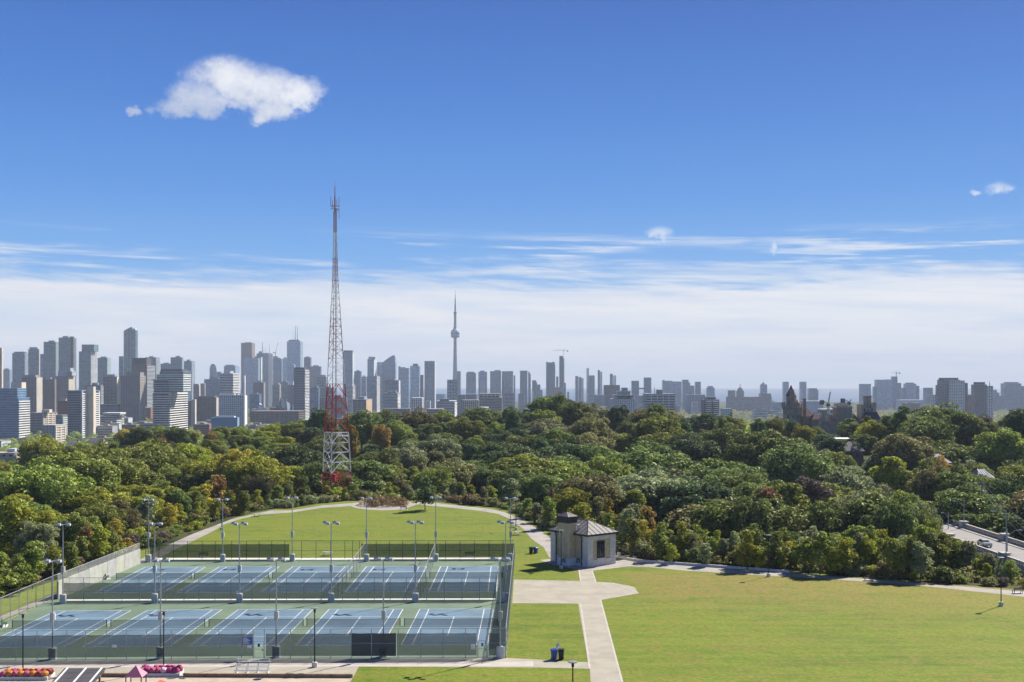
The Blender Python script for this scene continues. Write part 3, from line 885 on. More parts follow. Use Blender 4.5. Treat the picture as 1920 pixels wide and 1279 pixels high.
M['base'] = mat('pole_base_concrete', (0.46, 0.47, 0.48), 0.85, vary=.12, vscale=2, bump=.2)
for i, (x, b_, t_) in enumerate(((98.7, 1236, 1051), (301, 1234.5, 1049.5), (518, 1232.5, 1048.5), (719, 1231.5, 1047.5), (938, 1233.5, 1047.5))):
    flood_pole(x, b_, t_, (-.95, -.42, .42, .95), 'tall grey floodlight pole in the front fence line, %s from left' % ORD[i])
for i, (x, b_, t_) in enumerate(((118, 1131.5, 983), (290, 1130.5, 981.4), (449, 1129.6, 981.4), (621, 1128.8, 980), (778.8, 1128.8, 979), (948, 1128.4, 979))):
    flood_pole(x, b_, t_, (-1.05, -.45, .45, 1.05), 'tall floodlight pole along the middle fence between court rows, %s from left' % ORD[i])
for i, (x, b_, t_) in enumerate(((278.5, 1054, 936.7), (417.5, 1053.3, 936), (548, 1052.5, 933), (687.3, 1053, 934), (817, 1052.5, 932.5), (957, 1051.7, 934))):
    flood_pole(x, b_, t_, (-.8, .8), 'tall floodlight pole at the far court fence, %s from left' % ORD[i])


# ------------------------------------------------------------------ park lamps, benches, tables, bins
def park_lamp(x, yb_, label, h=7.1):
    p = G(x, yb_)
    o = empty('park_lamp', p, label, 'lamp post', 'black park lamps')
    m_ = MB(); m_.lathe([(.34, -.1), (.34, .55), (.30, .60)], 12); m_.build('concrete_base', M['concrete'], o)
    m_ = MB(); m_.tube((0, 0, .55), (0, 0, h - .35), .085, 8, .06); m_.build('pole', M['black'], o)
    m_ = MB(); m_.lathe([(.07, h - .55), (.13, h - .5), (.13, h - .12), (.05, h - .1)], 10); m_.build('lantern', M['black'], o)
    m_ = MB(); m_.lathe([(.05, h - .1), (.48, h - .07), (.46, h), (.1, h + .04)], 14); m_.build('shade', M['lamp_cap'], o)
    return o


M['lamp_cap'] = mat('lamp_cap_grey', (.20, .20, .20), .5)
for x, b_, lab in ((43, 1263, 'black park lamp beside the flower bed on the playground plaza'), (307, 1256, 'black park lamp on the plaza next to pink playhouse'), (590, 1251, 'black park lamp on the plaza between the bleachers and grass'),
                  (1052, 1066, 'black park lamp in front of the pump house chimney'), (1190, 1049, 'black park lamp with white base just behind the pump house'), (1441, 1081.5, 'black park lamp at the bushes halfway along the lawn path'),
                  (1877, 1136, 'black park lamp standing on the open lawn near the bridge'), (967.5, 994, 'black park lamp at the right bend of the loop path'), (415, 994, 'black park lamp beside the left stretch of the loop path')):
    park_lamp(x, b_, lab, (b_ - {43: 1150, 307: 1145, 590: 1140, 1052: 994, 1190: 975, 1441: 1003, 1877: 1045, 967.5: 937, 415: 937}[x]) / F * G(x, b_).y)
park_lamp(1074, 1380, 'black park lamp cut by the bottom edge on near grass')


def bench(loc, rz, label, m):
    o = empty('park_bench', loc, label, 'bench', 'park benches', rz)
    m_ = MB()
    for k in range(4): m_.box(-.9, .9, -.25 + k * .13, -.15 + k * .13, .43, .47)
    m_.build('seat', m, o)
    m_ = MB()
    for k in range(3): m_.box(-.9, .9, .27 + k * .03, .31 + k * .03, .56 + k * .13, .66 + k * .13)
    m_.build('backrest', m, o)
    for s_ in (-.75, .75):
        m_ = MB(); m_.box(s_ - .04, s_ + .04, -.25, -.17, 0, .43); m_.bar((s_, .25, 0), (s_, .36, .95), .07); m_.bar((s_, -.25, .41), (s_, .28, .41), .06); m_.build('leg', M['black'], o)
    m_ = MB(); m_.box(-1.1, 1.1, -.45, .45, -.05, .03); m_.build('pad', M['concrete'], o)
    return o


M['bench'] = mat('bench_slats', (.10, .075, .06), .7, vary=.2)
bench(G(1630, 1088), math.pi + .16, 'dark slatted bench against the bushes on the lawn path', M['bench'])
bench(G(1908, 1112), math.pi + .2, 'dark slatted bench by the path below the bridge', M['bench'])
bench(G(381, 1045), 0, 'park bench seen through the left dark screen of the back fence', M['bench'])
bench(G(880, 1044), 0, 'park bench seen through the right dark screen of back fence', M['bench'])
bench(G(757, 955.5), .3, 'bench beside the round wooden planter in tree shade', M['bench'])
bench(G(8, 1174), 1.9, 'green players bench at left side of the front courts', M['green_paint'])
bench(G(202, 1085), 1.9, 'green players bench at the foot of the practice wall', M['green_paint'])


def table(loc, rz, label):
    o = empty('picnic_table', loc, label, 'picnic table', 'picnic tables', rz)
    m_ = MB()
    for k in range(5): m_.box(-.95, .95, -.38 + k * .155, -.245 + k * .155, .72, .77)
    m_.build('table_top', M['pale_wood'], o)
    for s_ in (-1, 1):
        m_ = MB(); m_.box(-.95, .95, s_ * .72 - .14, s_ * .72 + .14, .42, .47); m_.build('seat', M['pale_wood'], o)
        m_ = MB(); x_ = s_ * .65; m_.bar((x_, -.75, 0), (x_, -.22, .72), .08); m_.bar((x_, .75, 0), (x_, .22, .72), .08); m_.bar((x_, -.8, .42), (x_, .8, .42), .07); m_.build('leg', M['pale_wood'], o)
    return o


M['pale_wood'] = mat('pale_bleached_wood', (.46, .43, .37), .8, vary=.15)
table(G(482, 968.5), .3, 'pale picnic table beside the left curve of the loop path')
table(G(614, 1042), 0, 'pale picnic table on the lawn just behind the back fence opening')
table(G(971, 1003), .5, 'pale picnic table in grass near the right path bend')
table(G(965, 989), .8, 'pale picnic table under the lamp at the path bend')


def bin_(loc, rz, m, label):
    o = empty('wheelie_bin', loc, label, 'bin', 'bins on the grass', rz)
    m_ = MB(); m_.hexa([(-.25, -.28, .08), (.25, -.28, .08), (.25, .28, .08), (-.25, .28, .08), (-.33, -.36, 1.15), (.33, -.36, 1.15), (.33, .36, 1.15), (-.33, .36, 1.15)]); m_.build('bin_body', m, o)
    m_ = MB(); m_.hexa([(-.36, -.40, 1.16), (.36, -.40, 1.16), (.36, .40, 1.16), (-.36, .40, 1.16), (-.30, -.30, 1.27), (.30, -.30, 1.27), (.30, .34, 1.30), (-.30, .34, 1.30)]); m_.build('lid', m, o)
    for s_ in (-.24, .24): m_ = MB(); m_.tube((s_ - .04, .30, .12), (s_ + .04, .30, .12), .12, 10); m_.build('wheel', M['bin_black'], o)
    return o


a = G(1046, 1237)
bin_(a + Vector((-.48, 0, 0)), .25, M['bin_blue'], 'blue wheeled recycling bin by the path corner near the courts')
bin_(a + Vector((.42, .05, 0)), -.2, M['bin_black'], 'black wheeled rubbish bin by the path corner near the courts')
o = empty('bin_post', a + Vector((0, .45, 0)), 'thin white post with sign plate between the two near bins', 'post')
m_ = MB(); m_.tube((0, 0, 0), (0, 0, 1.9), .04, 8); m_.build('pole', M['galv'], o)
m_ = MB(); m_.box(-.2, .2, -.05, -.03, 1.35, 1.9); m_.build('plate', M['lamp_glass'], o)
m_ = MB(); m_.box(-.14, .14, -.36, -.2, 1.27, 1.5); m_.build('bag_box', M['white'], o)
a = G(1000, 1038)
bin_(a + Vector((-.45, 0, 0)), .3, M['bin_black'], 'black wheeled rubbish bin on grass beside the pump house')
bin_(a + Vector((.45, -.05, 0)), .9, M['bin_blue'], 'blue wheeled recycling bin on grass beside the pump house')

# ------------------------------------------------------------------ round planter with a wooden fence
pc = G(720, 946.5)
o = empty('round_planter', pc, 'round planting bed of brown shrubs inside a low wooden fence', 'planter')
m_ = MB(); m_.lathe([(7.6, -.1), (7.6, .05)], 40); m_.build('paved_ring', M['path'], o)
for k in range(24):
    an = 2 * math.pi * k / 24; m_ = MB(); m_.box(-.06, .06, -.06, .06, 0, 1.15); p_ = m_.build('fence_post', M['fence_wood'] if 'fence_wood' in M else M.setdefault('fence_wood', mat('fence_wood', (.40, .25, .13), .85, vary=.15)), o, (6.9 * math.cos(an), 6.9 * math.sin(an), 0), an)
for k in range(24):
    a0_, a1_ = 2 * math.pi * k / 24, 2 * math.pi * (k + 1) / 24
    for zz in (.35, .7, 1.05):
        m_ = MB(); m_.bar((6.85 * math.cos(a0_), 6.85 * math.sin(a0_), zz), (6.85 * math.cos(a1_), 6.85 * math.sin(a1_), zz), .05, .12); m_.build('fence_rail', M['fence_wood'], o)
pl_l = []
r_ = random.Random(3)
for k in range(40):
    an, q = r_.uniform(0, 6.28), 6.0 * math.sqrt(r_.random()); pl_l.append((q * math.cos(an), q * math.sin(an), .8, r_.uniform(.7, 1.2), r_.uniform(.7, 1.2), r_.uniform(.7, 1.25)))
cm = leaf_mesh('planting', pl_l, 5500, .26, 5); cm.materials.append(LEAF['brown']); tag(link('planting', cm, o), kind='stuff')

# ------------------------------------------------------------------ pump house
A_ = G(1101.8, 1064.2); ab = Vector((.772, .636, 0)); ac = Vector((-.636, .772, 0))
WB, LB, HB = 7.05, 10.1, 5.65
ph = empty('pump_house', A_, 'small stone and brick pump house with hipped metal roof and chimney', 'building')
ph.rotation_euler = (0, 0, math.atan2(ab.y, ab.x))          # local x along the window wall, local y along the chimney wall
M['ph_stone'] = mat('pump_house_stone', (.60, .575, .545), .85, vary=.12, vscale=1.2, bump=.3, bscale=5)
M['ph_brick'] = mat('pump_house_brick', (.50, .41, .27), .9, vary=.16, vscale=2.2, bump=.4, bscale=9)
M['ph_plinth'] = mat('pump_house_plinth', (.60, .62, .66), .85, vary=.12, vscale=1)
M['roof_metal'] = mat('standing_seam_metal', (.175, .16, .15), .65, 0.0, vary=.15, vscale=1)
M['fascia'] = mat('dark_fascia', (.025, .022, .028), .5)
M['glass_dark'] = mat('dark_glass', (.02, .03, .04), .08, spec=.6)
m_ = MB(); m_.box(0.1, WB - .1, 0.1, LB - .1, 0, HB); m_.build('wall', M['ph_brick'], ph)
for (x0, x1, y0, y1) in ((0, 1.35, -.05, 1.3), (WB - 1.35, WB + .05, -.05, 1.3), (-.05, 1.3, LB - 1.3, LB + .05), (WB - 1.3, WB + .05, LB - 1.3, LB + .05)):
    c_ = MB(); nz = 9
    for k in range(nz): q = .02 * (k % 2); c_.box(x0 - .02 + q, x1 + .02 - q, y0 - q * .5, y1, k * HB / nz, (k + 1) * HB / nz - .03)
    c_.build('stone_pier', M['ph_stone'], ph)
m_ = MB(); m_.box(1.3, WB - 1.3, -.03, .2, 0, 1.25); m_.build('plinth', M['ph_stone'], ph)
m_ = MB(); m_.box(-.04, .2, 1.2, LB - 1.2, 0, 1.35); m_.build('plinth', M['ph_plinth'], ph)
m_ = MB(); m_.box(1.3, WB - 1.3, -.03, .2, HB - .75, HB); m_.build('stone_band', M['ph_stone'], ph)
wx0, wx1, wz0, wz1 = 2.43, 4.28, 1.46, 4.6
fr = MB()
for (x0, x1, z0, z1) in ((wx0, wx0 + .12, wz0, wz1), (wx1 - .12, wx1, wz0, wz1), (wx0 + .12, wx1 - .12, wz0, wz0 + .12), (wx0 + .12, wx1 - .12, wz1 - .12, wz1)): fr.box(x0, x1, -.06, .12, z0, z1)
win = fr.build('window', M['fascia'], ph)
m_ = MB(); m_.box(wx0 + .1, wx1 - .1, .03, .07, wz0 + .1, wz1 - .1); m_.build('pane', M['glass_dark'], win)
for x in (wx0 + .60, wx0 + 1.22): m_ = MB(); m_.box(x - .05, x + .05, -.03, .06, wz0 + .12, wz1 - .12); m_.build('mullion', M['fascia'], win)
for z in (wz0 + .8, wz0 + 1.6, wz0 + 2.4): m_ = MB(); m_.box(wx0 + .12, wx1 - .12, -.025, .06, z - .035, z + .035); m_.build('glazing_bar', M['fascia'], win)
m_ = MB(); m_.box(wx0 - .15, wx1 + .15, -.12, .1, wz0 - .18, wz0 - .002); m_.build('sill', M['ph_stone'], win)
ov = .45
m_ = MB(); m_.box(-ov, WB + ov, -ov, LB + ov, HB, HB + .34); m_.build('fascia', M['fascia'], ph)
zr, z0r = HB + 2.45, HB + .342; hx = WB / 2
E1, E2 = Vector((hx, 3.6, zr)), Vector((hx, LB - 3.6, zr))
c1_, c2_, c3_, c4_ = Vector((-ov, -ov, z0r)), Vector((WB + ov, -ov, z0r)), Vector((WB + ov, LB + ov, z0r)), Vector((-ov, LB + ov, z0r))
m_ = MB(); m_.poly([c1_, c2_, E1]); m_.poly([c2_, c3_, E2, E1]); m_.poly([c3_, c4_, E2]); m_.poly([c4_, c1_, E1, E2]); m_.poly([c4_, c3_, c2_, c1_]); roof = m_.build('roof', M['roof_metal'], ph)
for a, b_ in ((c1_, E1), (c2_, E1), (c3_, E2), (c4_, E2), (E1, E2)):
    m_ = MB(); m_.bar(a, b_, .12, .08); m_.build('roof_seam', M['fascia'] if a in (c1_,) else M['roof_metal'], roof)
for k in range(1, 7):                                       # seams on the hip end and the long sides
    s_ = k / 7; p = c1_.lerp(c2_, s_)
    fr_ = min(s_, 1 - s_) * 2; q = Vector((p.x, -ov + (3.6 + ov) * fr_, z0r + (zr - z0r) * fr_))
    m_ = MB(); m_.bar(p + Vector((0, 0, .03)), q + Vector((0, 0, .03)), .05, .07); m_.build('roof_seam', M['roof_seam'] if 'roof_seam' in M else M.setdefault('roof_seam', mat('roof_seam_dark', (.08, .075, .08), .5)), roof)
for k in range(1, 10):
    y = -ov + (LB + 2 * ov) * k / 10
    fr_ = min(1.0, (y + ov) / (3.6 + ov), (LB + ov - y) / (3.6 + ov))
    for x in (-ov, WB + ov):
        p = Vector((x, y, z0r + .03)); q = Vector((x + (hx - x) * fr_, y, z0r + (zr - z0r) * fr_ + .03)); m_ = MB(); m_.bar(p, q, .05, .07); m_.build('roof_seam', M['roof_seam'], roof)
# chimney block against the long wall
y0, y1, x0 = 3.43, 6.35, -1.6
m_ = MB(); m_.prism([(x0, y0 + .25), (x0 + .25, y0), (.25, y0), (.25, y1), (x0 + .25, y1), (x0, y1 - .25)][::-1], 1.36, 7.85); ch = m_.build('chimney', M['ph_brick'], ph)
m_ = MB(); m_.box(x0 - .06, .2, y0 - .06, y1 + .06, 0, 1.36); m_.build('chimney_base', M['ph_plinth'], ch)
m_ = MB(); m_.box(x0 - .18, .42, y0 - .18, y1 + .18, 7.85, 9.05); m_.build('chimney_cap', M['fascia'], ch)
cxm, cym = (x0 + .25) / 2, (y0 + y1) / 2
pts = [(x0 - .26, y0 - .26), (.5, y0 - .26), (.5, y1 + .26), (x0 - .26, y1 + .26)]
m_ = MB(); ap = Vector((cxm, cym, 9.85)); bs = [Vector((*p, 9.06)) for p in pts]
for i in range(4): m_.poly([bs[i], bs[(i + 1) % 4], ap])
m_.poly(bs[::-1]); m_.build('chimney_roof', M['roof_metal'], ch)
for i in range(4):
    for s_ in (.25, .5, .75): m_ = MB(); p = bs[i].lerp(bs[(i + 1) % 4], s_); m_.bar(p, p.lerp(ap, 1 - abs(s_ - .5) * 1.2), .05, .06); m_.build('roof_seam', M['roof_seam'], ch)
m_ = MB(); m_.box(.35, .9, y0 - .5, y0 - .05, HB + .5, HB + 1.9); m_.build('vent_box', M['ph_stone'], ph)
for y in (1.5, LB - 1.6):
    m_ = MB(); m_.tube((-.42, y, HB + .1), (-.12, y, HB - .5), .09, 8); m_.tube((-.12, y, HB - .5), (-.12, y, .1), .09, 8); m_.build('downpipe', M['fascia'], ph)
# spray-painted tags on the plinth: thin raised strokes
for (yc, x_, sz, sd_) in ((2.3, -.055, .95, 1), (4.6, x0 - .075, .8, 5), (7.5, -.055, .6, 9)):
    r_ = random.Random(sd_); g_ = MB()
    for s_ in range(4):
        prev = None; ph0 = r_.uniform(0, 6)
        for k in range(15):
            an = ph0 + k * .45; p = Vector((x_, yc + (s_ - 1.5) * sz * .34 + math.cos(an) * sz * .2, .95 + math.sin(an * (1 + .2 * s_)) * sz * .5))
            if prev is not None: g_.bar(prev, p, .012, .075)
            prev = p
    g_.build('graffiti', M['fascia'], ph)
for px_, py_, lab in ((1161, 1046, 'short white concrete bollard just beside the pump house'),):
    o = empty('bollard', G(px_, py_), lab, 'bollard'); m_ = MB(); m_.lathe([(.36, 0), (.36, .85), (.30, .95)], 12); m_.build('shaft', M['concrete'], o); m_ = MB(); m_.lathe([(.39, .955), (.39, 1.05), (.2, 1.10)], 12); m_.build('cap', M['white'], o)
wp = [G(*p) for p in ((1163, 1046.5), (1190, 1052), (1212, 1054.5), (1300, 1061), (1400, 1068), (1480, 1074))]
k_ = MB()
for p, q in zip(wp[:-1], wp[1:]): k_.bar(p + Vector((0, 0, .2)), q + Vector((0, 0, .2)), .25, .5)
tag(k_.build('edge_wall', M['concrete']), 'low pale kerb wall running from the pump house along lawn path', 'kerb wall')
a = G(797, 957.5)

# ------------------------------------------------------------------ playground corner
o = empty('bleachers', G(470, 1267), 'small metal bleachers with three tiers on the playground plaza', 'bleachers', None, .02)
for k in range(3):
    m_ = MB(); m_.box(-2.0, 2.0, .15 + k * .62, .45 + k * .62, .42 + k * .34, .47 + k * .34); m_.build('seat_plank', M['green_paint'] if k == 2 else M['white'], o)
    m_ = MB(); m_.box(-2.0, 2.0, -.28 + k * .62, -.04 + k * .62, .18 + k * .34, .22 + k * .34); m_.build('foot_plank', M['galv'], o)
for s_ in (-1.8, -.6, .6, 1.8):
    m_ = MB(); m_.bar((s_, -.3, .04), (s_, 1.75, .04), .06); m_.bar((s_, 1.7, .04), (s_, 1.7, 1.5), .06); m_.bar((s_, -.2, .1), (s_, 1.6, 1.1), .06); m_.bar((s_, .9, .04), (s_, .9, .75), .05); m_.build('frame', M['white'], o)
m_ = MB(); m_.bar((-2, 1.75, 1.5), (2, 1.75, 1.5), .06); m_.bar((-2, 1.75, 1.2), (2, 1.75, 1.2), .05); m_.build('back_rail', M['white'], o)
for a, b_, lab in (((344, 1269), (662, 1270.5), 'dark timber edge in front of the bleachers'), ((172, 1268.5), (246, 1269), 'short timber edge between the shelter and the pink playhouse')):
    p, q = G(*a), G(*b_); o = empty('timber_edge', p, lab, 'timber edge', 'timber edges'); n_ = 8 if a[0] > 300 else 3
    for k in range(n_):
        u_, v_ = (q - p) * (k / n_), (q - p) * ((k + .985) / n_); m_ = MB(); m_.bar(u_ + Vector((0, 0, .2)), v_ + Vector((0, 0, .2)), .32, .42); m_.build('timber', M['wood'], o)
# flower beds
FL = [mat('bloom_pink', (.42, .08, .15), .8, vary=.3, vscale=9), mat('bloom_red', (.32, .05, .05), .8, vary=.3, vscale=9), mat('bloom_orange', (.50, .20, .04), .8, vary=.3, vscale=9), mat('bloom_pale', (.66, .42, .50), .8, vary=.3, vscale=9), mat('bloom_magenta', (.34, .035, .14), .8, vary=.3, vscale=9)]


def bloom(seed):
    r_ = np.random.default_rng(seed); b = bmesh.new(); bmesh.ops.create_icosphere(b, subdivisions=2, radius=.5)
    for v in b.verts: v.co *= 1 + r_.uniform(-.13, .10); v.co.z *= .85
    me = bpy.data.meshes.new('flower_mound'); b.to_mesh(me); b.free(); return me


BL = [bloom(k) for k in range(4)]
for (xa, xb, yy, lab, pal) in ((4, 92, 1272, 'flower bed of pink, red and orange mounds behind a white edge', (0, 1, 2, 0, 1, 2, 1)), (262, 336, 1265.5, 'flower bed of pink and white mounds behind the playhouse', (0, 3, 4, 3, 0, 4))):
    p, q = G(xa, yy), G(xb, yy); d = q - p; L = d.length
    o = empty('flower_bed', p, lab, 'flower bed', 'flower beds')
    m_ = MB(); m_.box(-.2, L + .2, -1.0, -.8, 0, .4); m_.box(-.2, L + .2, 1.1, 1.3, 0, .4); m_.box(-.2, 0, -.8, 1.1, 0, .4); m_.box(L, L + .2, -.8, 1.1, 0, .4); m_.build('planter_edge', M['concrete'], o)
    m_ = MB(); m_.box(0, L, -.8, 1.1, 0, .25); m_.build('soil', M['dark_wood'], o)
    n_ = int(L / .62)
    for row in range(2):
        for k in range(n_):
            me = BL[(k * 3 + row) % 4].copy(); me.materials.append(FL[pal[(k * 5 + row * 2 + k // 3) % len(pal)]])
            b_ = link('flower_mound', me, o, (L * (k + .5) / n_ + .2 * row, -.35 + row * .75, .55 + .12 * row), k)
# shelter with a dark sloping roof
p0 = at(121, 1253.5, 124.4); p1 = at(199, 1253.5, 124.4)
o = empty('shade_shelter', (p0.x, p0.y, 0), 'open shelter with dark sloping roof and pale battens', 'shelter')
M['slate'] = mat('dark_roof_sheet', (.075, .072, .078), .7, vary=.15)
L = p1.x - p0.x; zt = p0.z
for k in range(8):
    y_, z_ = -1.25 * k, zt - .22 * k
    m_ = MB(); m_.hexa([(0, y_ - 1.2, z_ - .24), (L, y_ - 1.2, z_ - .24), (L, y_, z_ - .02), (0, y_, z_ - .02), (0, y_ - 1.2, z_ - .17), (L, y_ - 1.2, z_ - .17), (L, y_, z_ + .04), (0, y_, z_ + .04)]); m_.build('roof_sheet', M['slate'], o)
for x in (.35, L * .52, L - .45): m_ = MB(); m_.bar((x, 0, zt + .08), (x, -10, zt - 1.68), .14, .10); m_.build('roof_batten', M['white'], o)
for x in (.3, L - .5):
    for y_ in (-.5, -8.5):
        zz = zt - .18 * abs(y_); m_ = MB(); m_.box(x - .1, x + .1, y_ - .1, y_ + .1, 0, zz - .05); m_.bar((x, y_, zz - 1.0), (x - .7 if x > 1 else x + .7, y_, zz - .1), .1); m_.build('post', M['wood'], o)
m_ = MB(); m_.bar((0, -.5, zt - .22), (L, -.5, zt - .22), .14, .2); m_.bar((0, -8.5, zt - 1.66), (L, -8.5, zt - 1.66), .14, .2); m_.build('beam', M['wood'], o)
# playhouse with slide
M['play_pink'] = mat('pink_plastic', (.62, .20, .27), .45); M['play_red'] = mat('red_plastic', (.60, .10, .06), .45); M['play_tan'] = mat('tan_plastic', (.62, .46, .24), .5)
c0 = at(255, 1266, 121.5); c0 = Vector((c0.x, c0.y, 0))
o = empty('playhouse', c0, 'playground house with pink pyramid roof and red slide', 'playhouse')
w = .93; zt = Z(1266, 121.5)
m_ = MB(); ap = Vector((0, 0, zt + 1.05)); bs = [Vector(v) for v in ((-w, -w, zt), (w, -w, zt), (w, w, zt), (-w, w, zt))]
for i in range(4): m_.poly([bs[i], bs[(i + 1) % 4], ap])
m_.poly(bs[::-1]); m_.build('roof', M['play_pink'], o)
for x in (-.8, .8):
    for y_ in (-.8, .8): m_ = MB(); m_.tube((x, y_, 0), (x, y_, zt), .06, 8); m_.build('post', M['black'], o)
m_ = MB(); m_.box(-.85, .85, -.85, .85, 1.15, 1.25); m_.build('deck', M['black'], o)
for k in range(6): m_ = MB(); m_.box(.95 + k * .24, 1.12 + k * .24, -.9, -.82, 1.2, 2.0 - .03 * (k % 2)); m_.build('bridge_slat', M['play_tan'], o)
m_ = MB(); m_.box(.9, 2.4, -.9, .5, 1.15, 1.2); m_.build('bridge_deck', M['black'], o)
m_ = MB(); m_.hexa([(2.4, -.8, 1.2), (3.0, -.8, 1.2), (3.0, .4, 1.2), (2.4, .4, 1.2), (2.4, -.8, 2.5), (3.0, -.8, 2.3), (3.0, .4, 2.3), (2.4, .4, 2.5)]); m_.build('slide_hood', M['play_red'], o)
m_ = MB()
for k in range(7):
    y_ = -.8 - k * .5; z_ = 1.6 - .24 * k; m_.hexa([(2.4, y_ - .5, z_ - .4), (3.2, y_ - .5, z_ - .4), (3.2, y_, z_ - .16), (2.4, y_, z_ - .16), (2.4, y_ - .5, z_ - .2), (3.2, y_ - .5, z_ - .2), (3.2, y_, z_ + .04), (2.4, y_, z_ + .04)])
m_.build('slide', M['play_pink'], o)
# ------------------------------------------------------------------ the city
def glass_mat(name, c, rough=.18, spec=.5):
    m = mat(name, c, rough, 0.0, spec=spec)
    t = m.node_tree; b = t.nodes['Principled BSDF']; g = t.nodes.new('ShaderNodeTexCoord'); o = S(t, g.outputs['Object'])
    # panes differ a little from each other: blinds, rooms, tints
    mp = t.nodes.new('ShaderNodeVectorMath'); mp.operation = 'MULTIPLY'; mp.inputs[1].default_value = (.13, .13, .27); t.links.new(o.k, mp.inputs[0])
    wn = t.nodes.new('ShaderNodeTexWhiteNoise'); fl = t.nodes.new('ShaderNodeVectorMath'); fl.operation = 'FLOOR'
    t.links.new(mp.outputs[0], fl.inputs[0]); t.links.new(fl.outputs[0], wn.inputs[0])
    k = S(t, wn.outputs['Value'])
    t.links.new(mixc(t, k, (*[v * .72 for v in c], 1), (*[min(1, v * 1.32 + .008) for v in c], 1)).k, b.inputs['Base Color'])
    return m


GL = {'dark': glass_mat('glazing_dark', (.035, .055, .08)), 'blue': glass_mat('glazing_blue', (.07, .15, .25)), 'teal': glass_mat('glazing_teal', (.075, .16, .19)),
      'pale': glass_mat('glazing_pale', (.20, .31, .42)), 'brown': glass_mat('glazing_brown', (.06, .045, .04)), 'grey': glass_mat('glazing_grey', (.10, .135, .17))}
WL = {}
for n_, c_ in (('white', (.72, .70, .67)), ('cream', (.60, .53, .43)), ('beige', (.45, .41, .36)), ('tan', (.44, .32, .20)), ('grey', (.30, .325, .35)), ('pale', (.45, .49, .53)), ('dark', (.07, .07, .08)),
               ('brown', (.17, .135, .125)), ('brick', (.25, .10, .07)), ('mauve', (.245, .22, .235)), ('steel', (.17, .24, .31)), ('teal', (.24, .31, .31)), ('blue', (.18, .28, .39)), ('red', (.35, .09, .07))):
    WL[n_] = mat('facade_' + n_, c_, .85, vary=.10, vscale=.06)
ROOFM = mat('flat_roof', (.22, .21, .20), .9, vary=.2, vscale=.05)
STYLES = {      # floor height, slab height, slab reach, bay, pier width, pier reach
    'balcony': (3.2, 1.15, .9, 0, 0, 0), 'band': (3.5, 1.5, .35, 0, 0, 0), 'grid': (3.4, 1.5, .3, 4.2, 1.6, .45), 'punched': (3.4, 1.9, .3, 3.6, 2.0, .32),
    'rib': (3.6, .8, .15, 3.0, 1.1, .5), 'curtain': (3.8, .55, .12, 5.0, .35, .18), 'wide': (4.2, 1.7, .4, 9.0, 1.2, .6), 'frame': (9.5, 1.6, .7, 9.0, 1.6, .9), 'plain': (7.6, .5, .10, 7.5, .4, .14), 'blank': (0, 0, 0, 0, 0, 0), 'lattice': (3.2, 1.25, .9, 17.0, 2.2, .4)}


def prism_block(parent, poly, z0, z1, glass, wall, style, roof=True, side_wall=None, solid=False):
    """one block of a building: glazed core with floor slabs and piers that stand proud of it, flat roof with an upstand"""
    fh, sh, so_, bay, pw_, po = STYLES[style]
    xs_ = [p[0] for p in poly]; ys_ = [p[1] for p in poly]
    m_ = MB(); m_.prism(poly, z0, z1); m_.build('wall' if (style == 'blank' or solid) else 'glazing', WL[wall] if (style == 'blank' or solid) else GL[glass], parent)
    cx0, cy0 = sum(xs_) / len(xs_), sum(ys_) / len(ys_)

    def grown(o):
        out = []
        for (x, y) in poly:
            dx_, dy_ = x - cx0, y - cy0; l_ = math.hypot(dx_, dy_) or 1
            if len(poly) == 4: out.append((x + math.copysign(o, dx_), y + math.copysign(o, dy_)))
            else: out.append((x + dx_ / l_ * o * 1.2, y + dy_ / l_ * o * 1.2))
        return out
    if fh:
        g_ = grown(so_); m_ = MB(); z = z0 + fh
        while z < z1 - sh:
            m_.prism(g_, z - sh * .5, z + sh * .5); z += fh
        tag(m_.build('floor_slab', WL[wall], parent), kind='stuff')
    if bay:
        g_ = grown(po - .05); m_ = MB(); n = len(poly)
        for i in range(n):
            a, b_ = Vector(poly[i]), Vector(poly[(i + 1) % n]); L = (b_ - a).length; t_ = (b_ - a) / L
            nrm = Vector((t_.y, -t_.x))
            k = max(1, round(L / bay))
            for j in range(k + 1):
                p = a + t_ * (L * j / k); hw = pw_ / 2 * (1 if 0 < j < k else 1.0)
                q0, q1 = p - t_ * hw - nrm * .1, p + t_ * hw - nrm * .1
                o_ = nrm * (po + .1)
                m_.hexa([(q0.x, q0.y, z0), (q1.x, q1.y, z0), (q1.x + o_.x, q1.y + o_.y, z0), (q0.x + o_.x, q0.y + o_.y, z0), (q0.x, q0.y, z1 - .01), (q1.x, q1.y, z1 - .01), (q1.x + o_.x, q1.y + o_.y, z1 - .01), (q0.x + o_.x, q0.y + o_.y, z1 - .01)])
        tag(m_.build('pier', WL[wall], parent), kind='stuff')
    if roof:
        o = max(so_, po) + .12
        g_ = grown(o); m_ = MB(); m_.prism(g_, z1, z1 + 1.1); m_.build('roof', WL[wall] if style != 'curtain' else ROOFM, parent)


BUILT = []


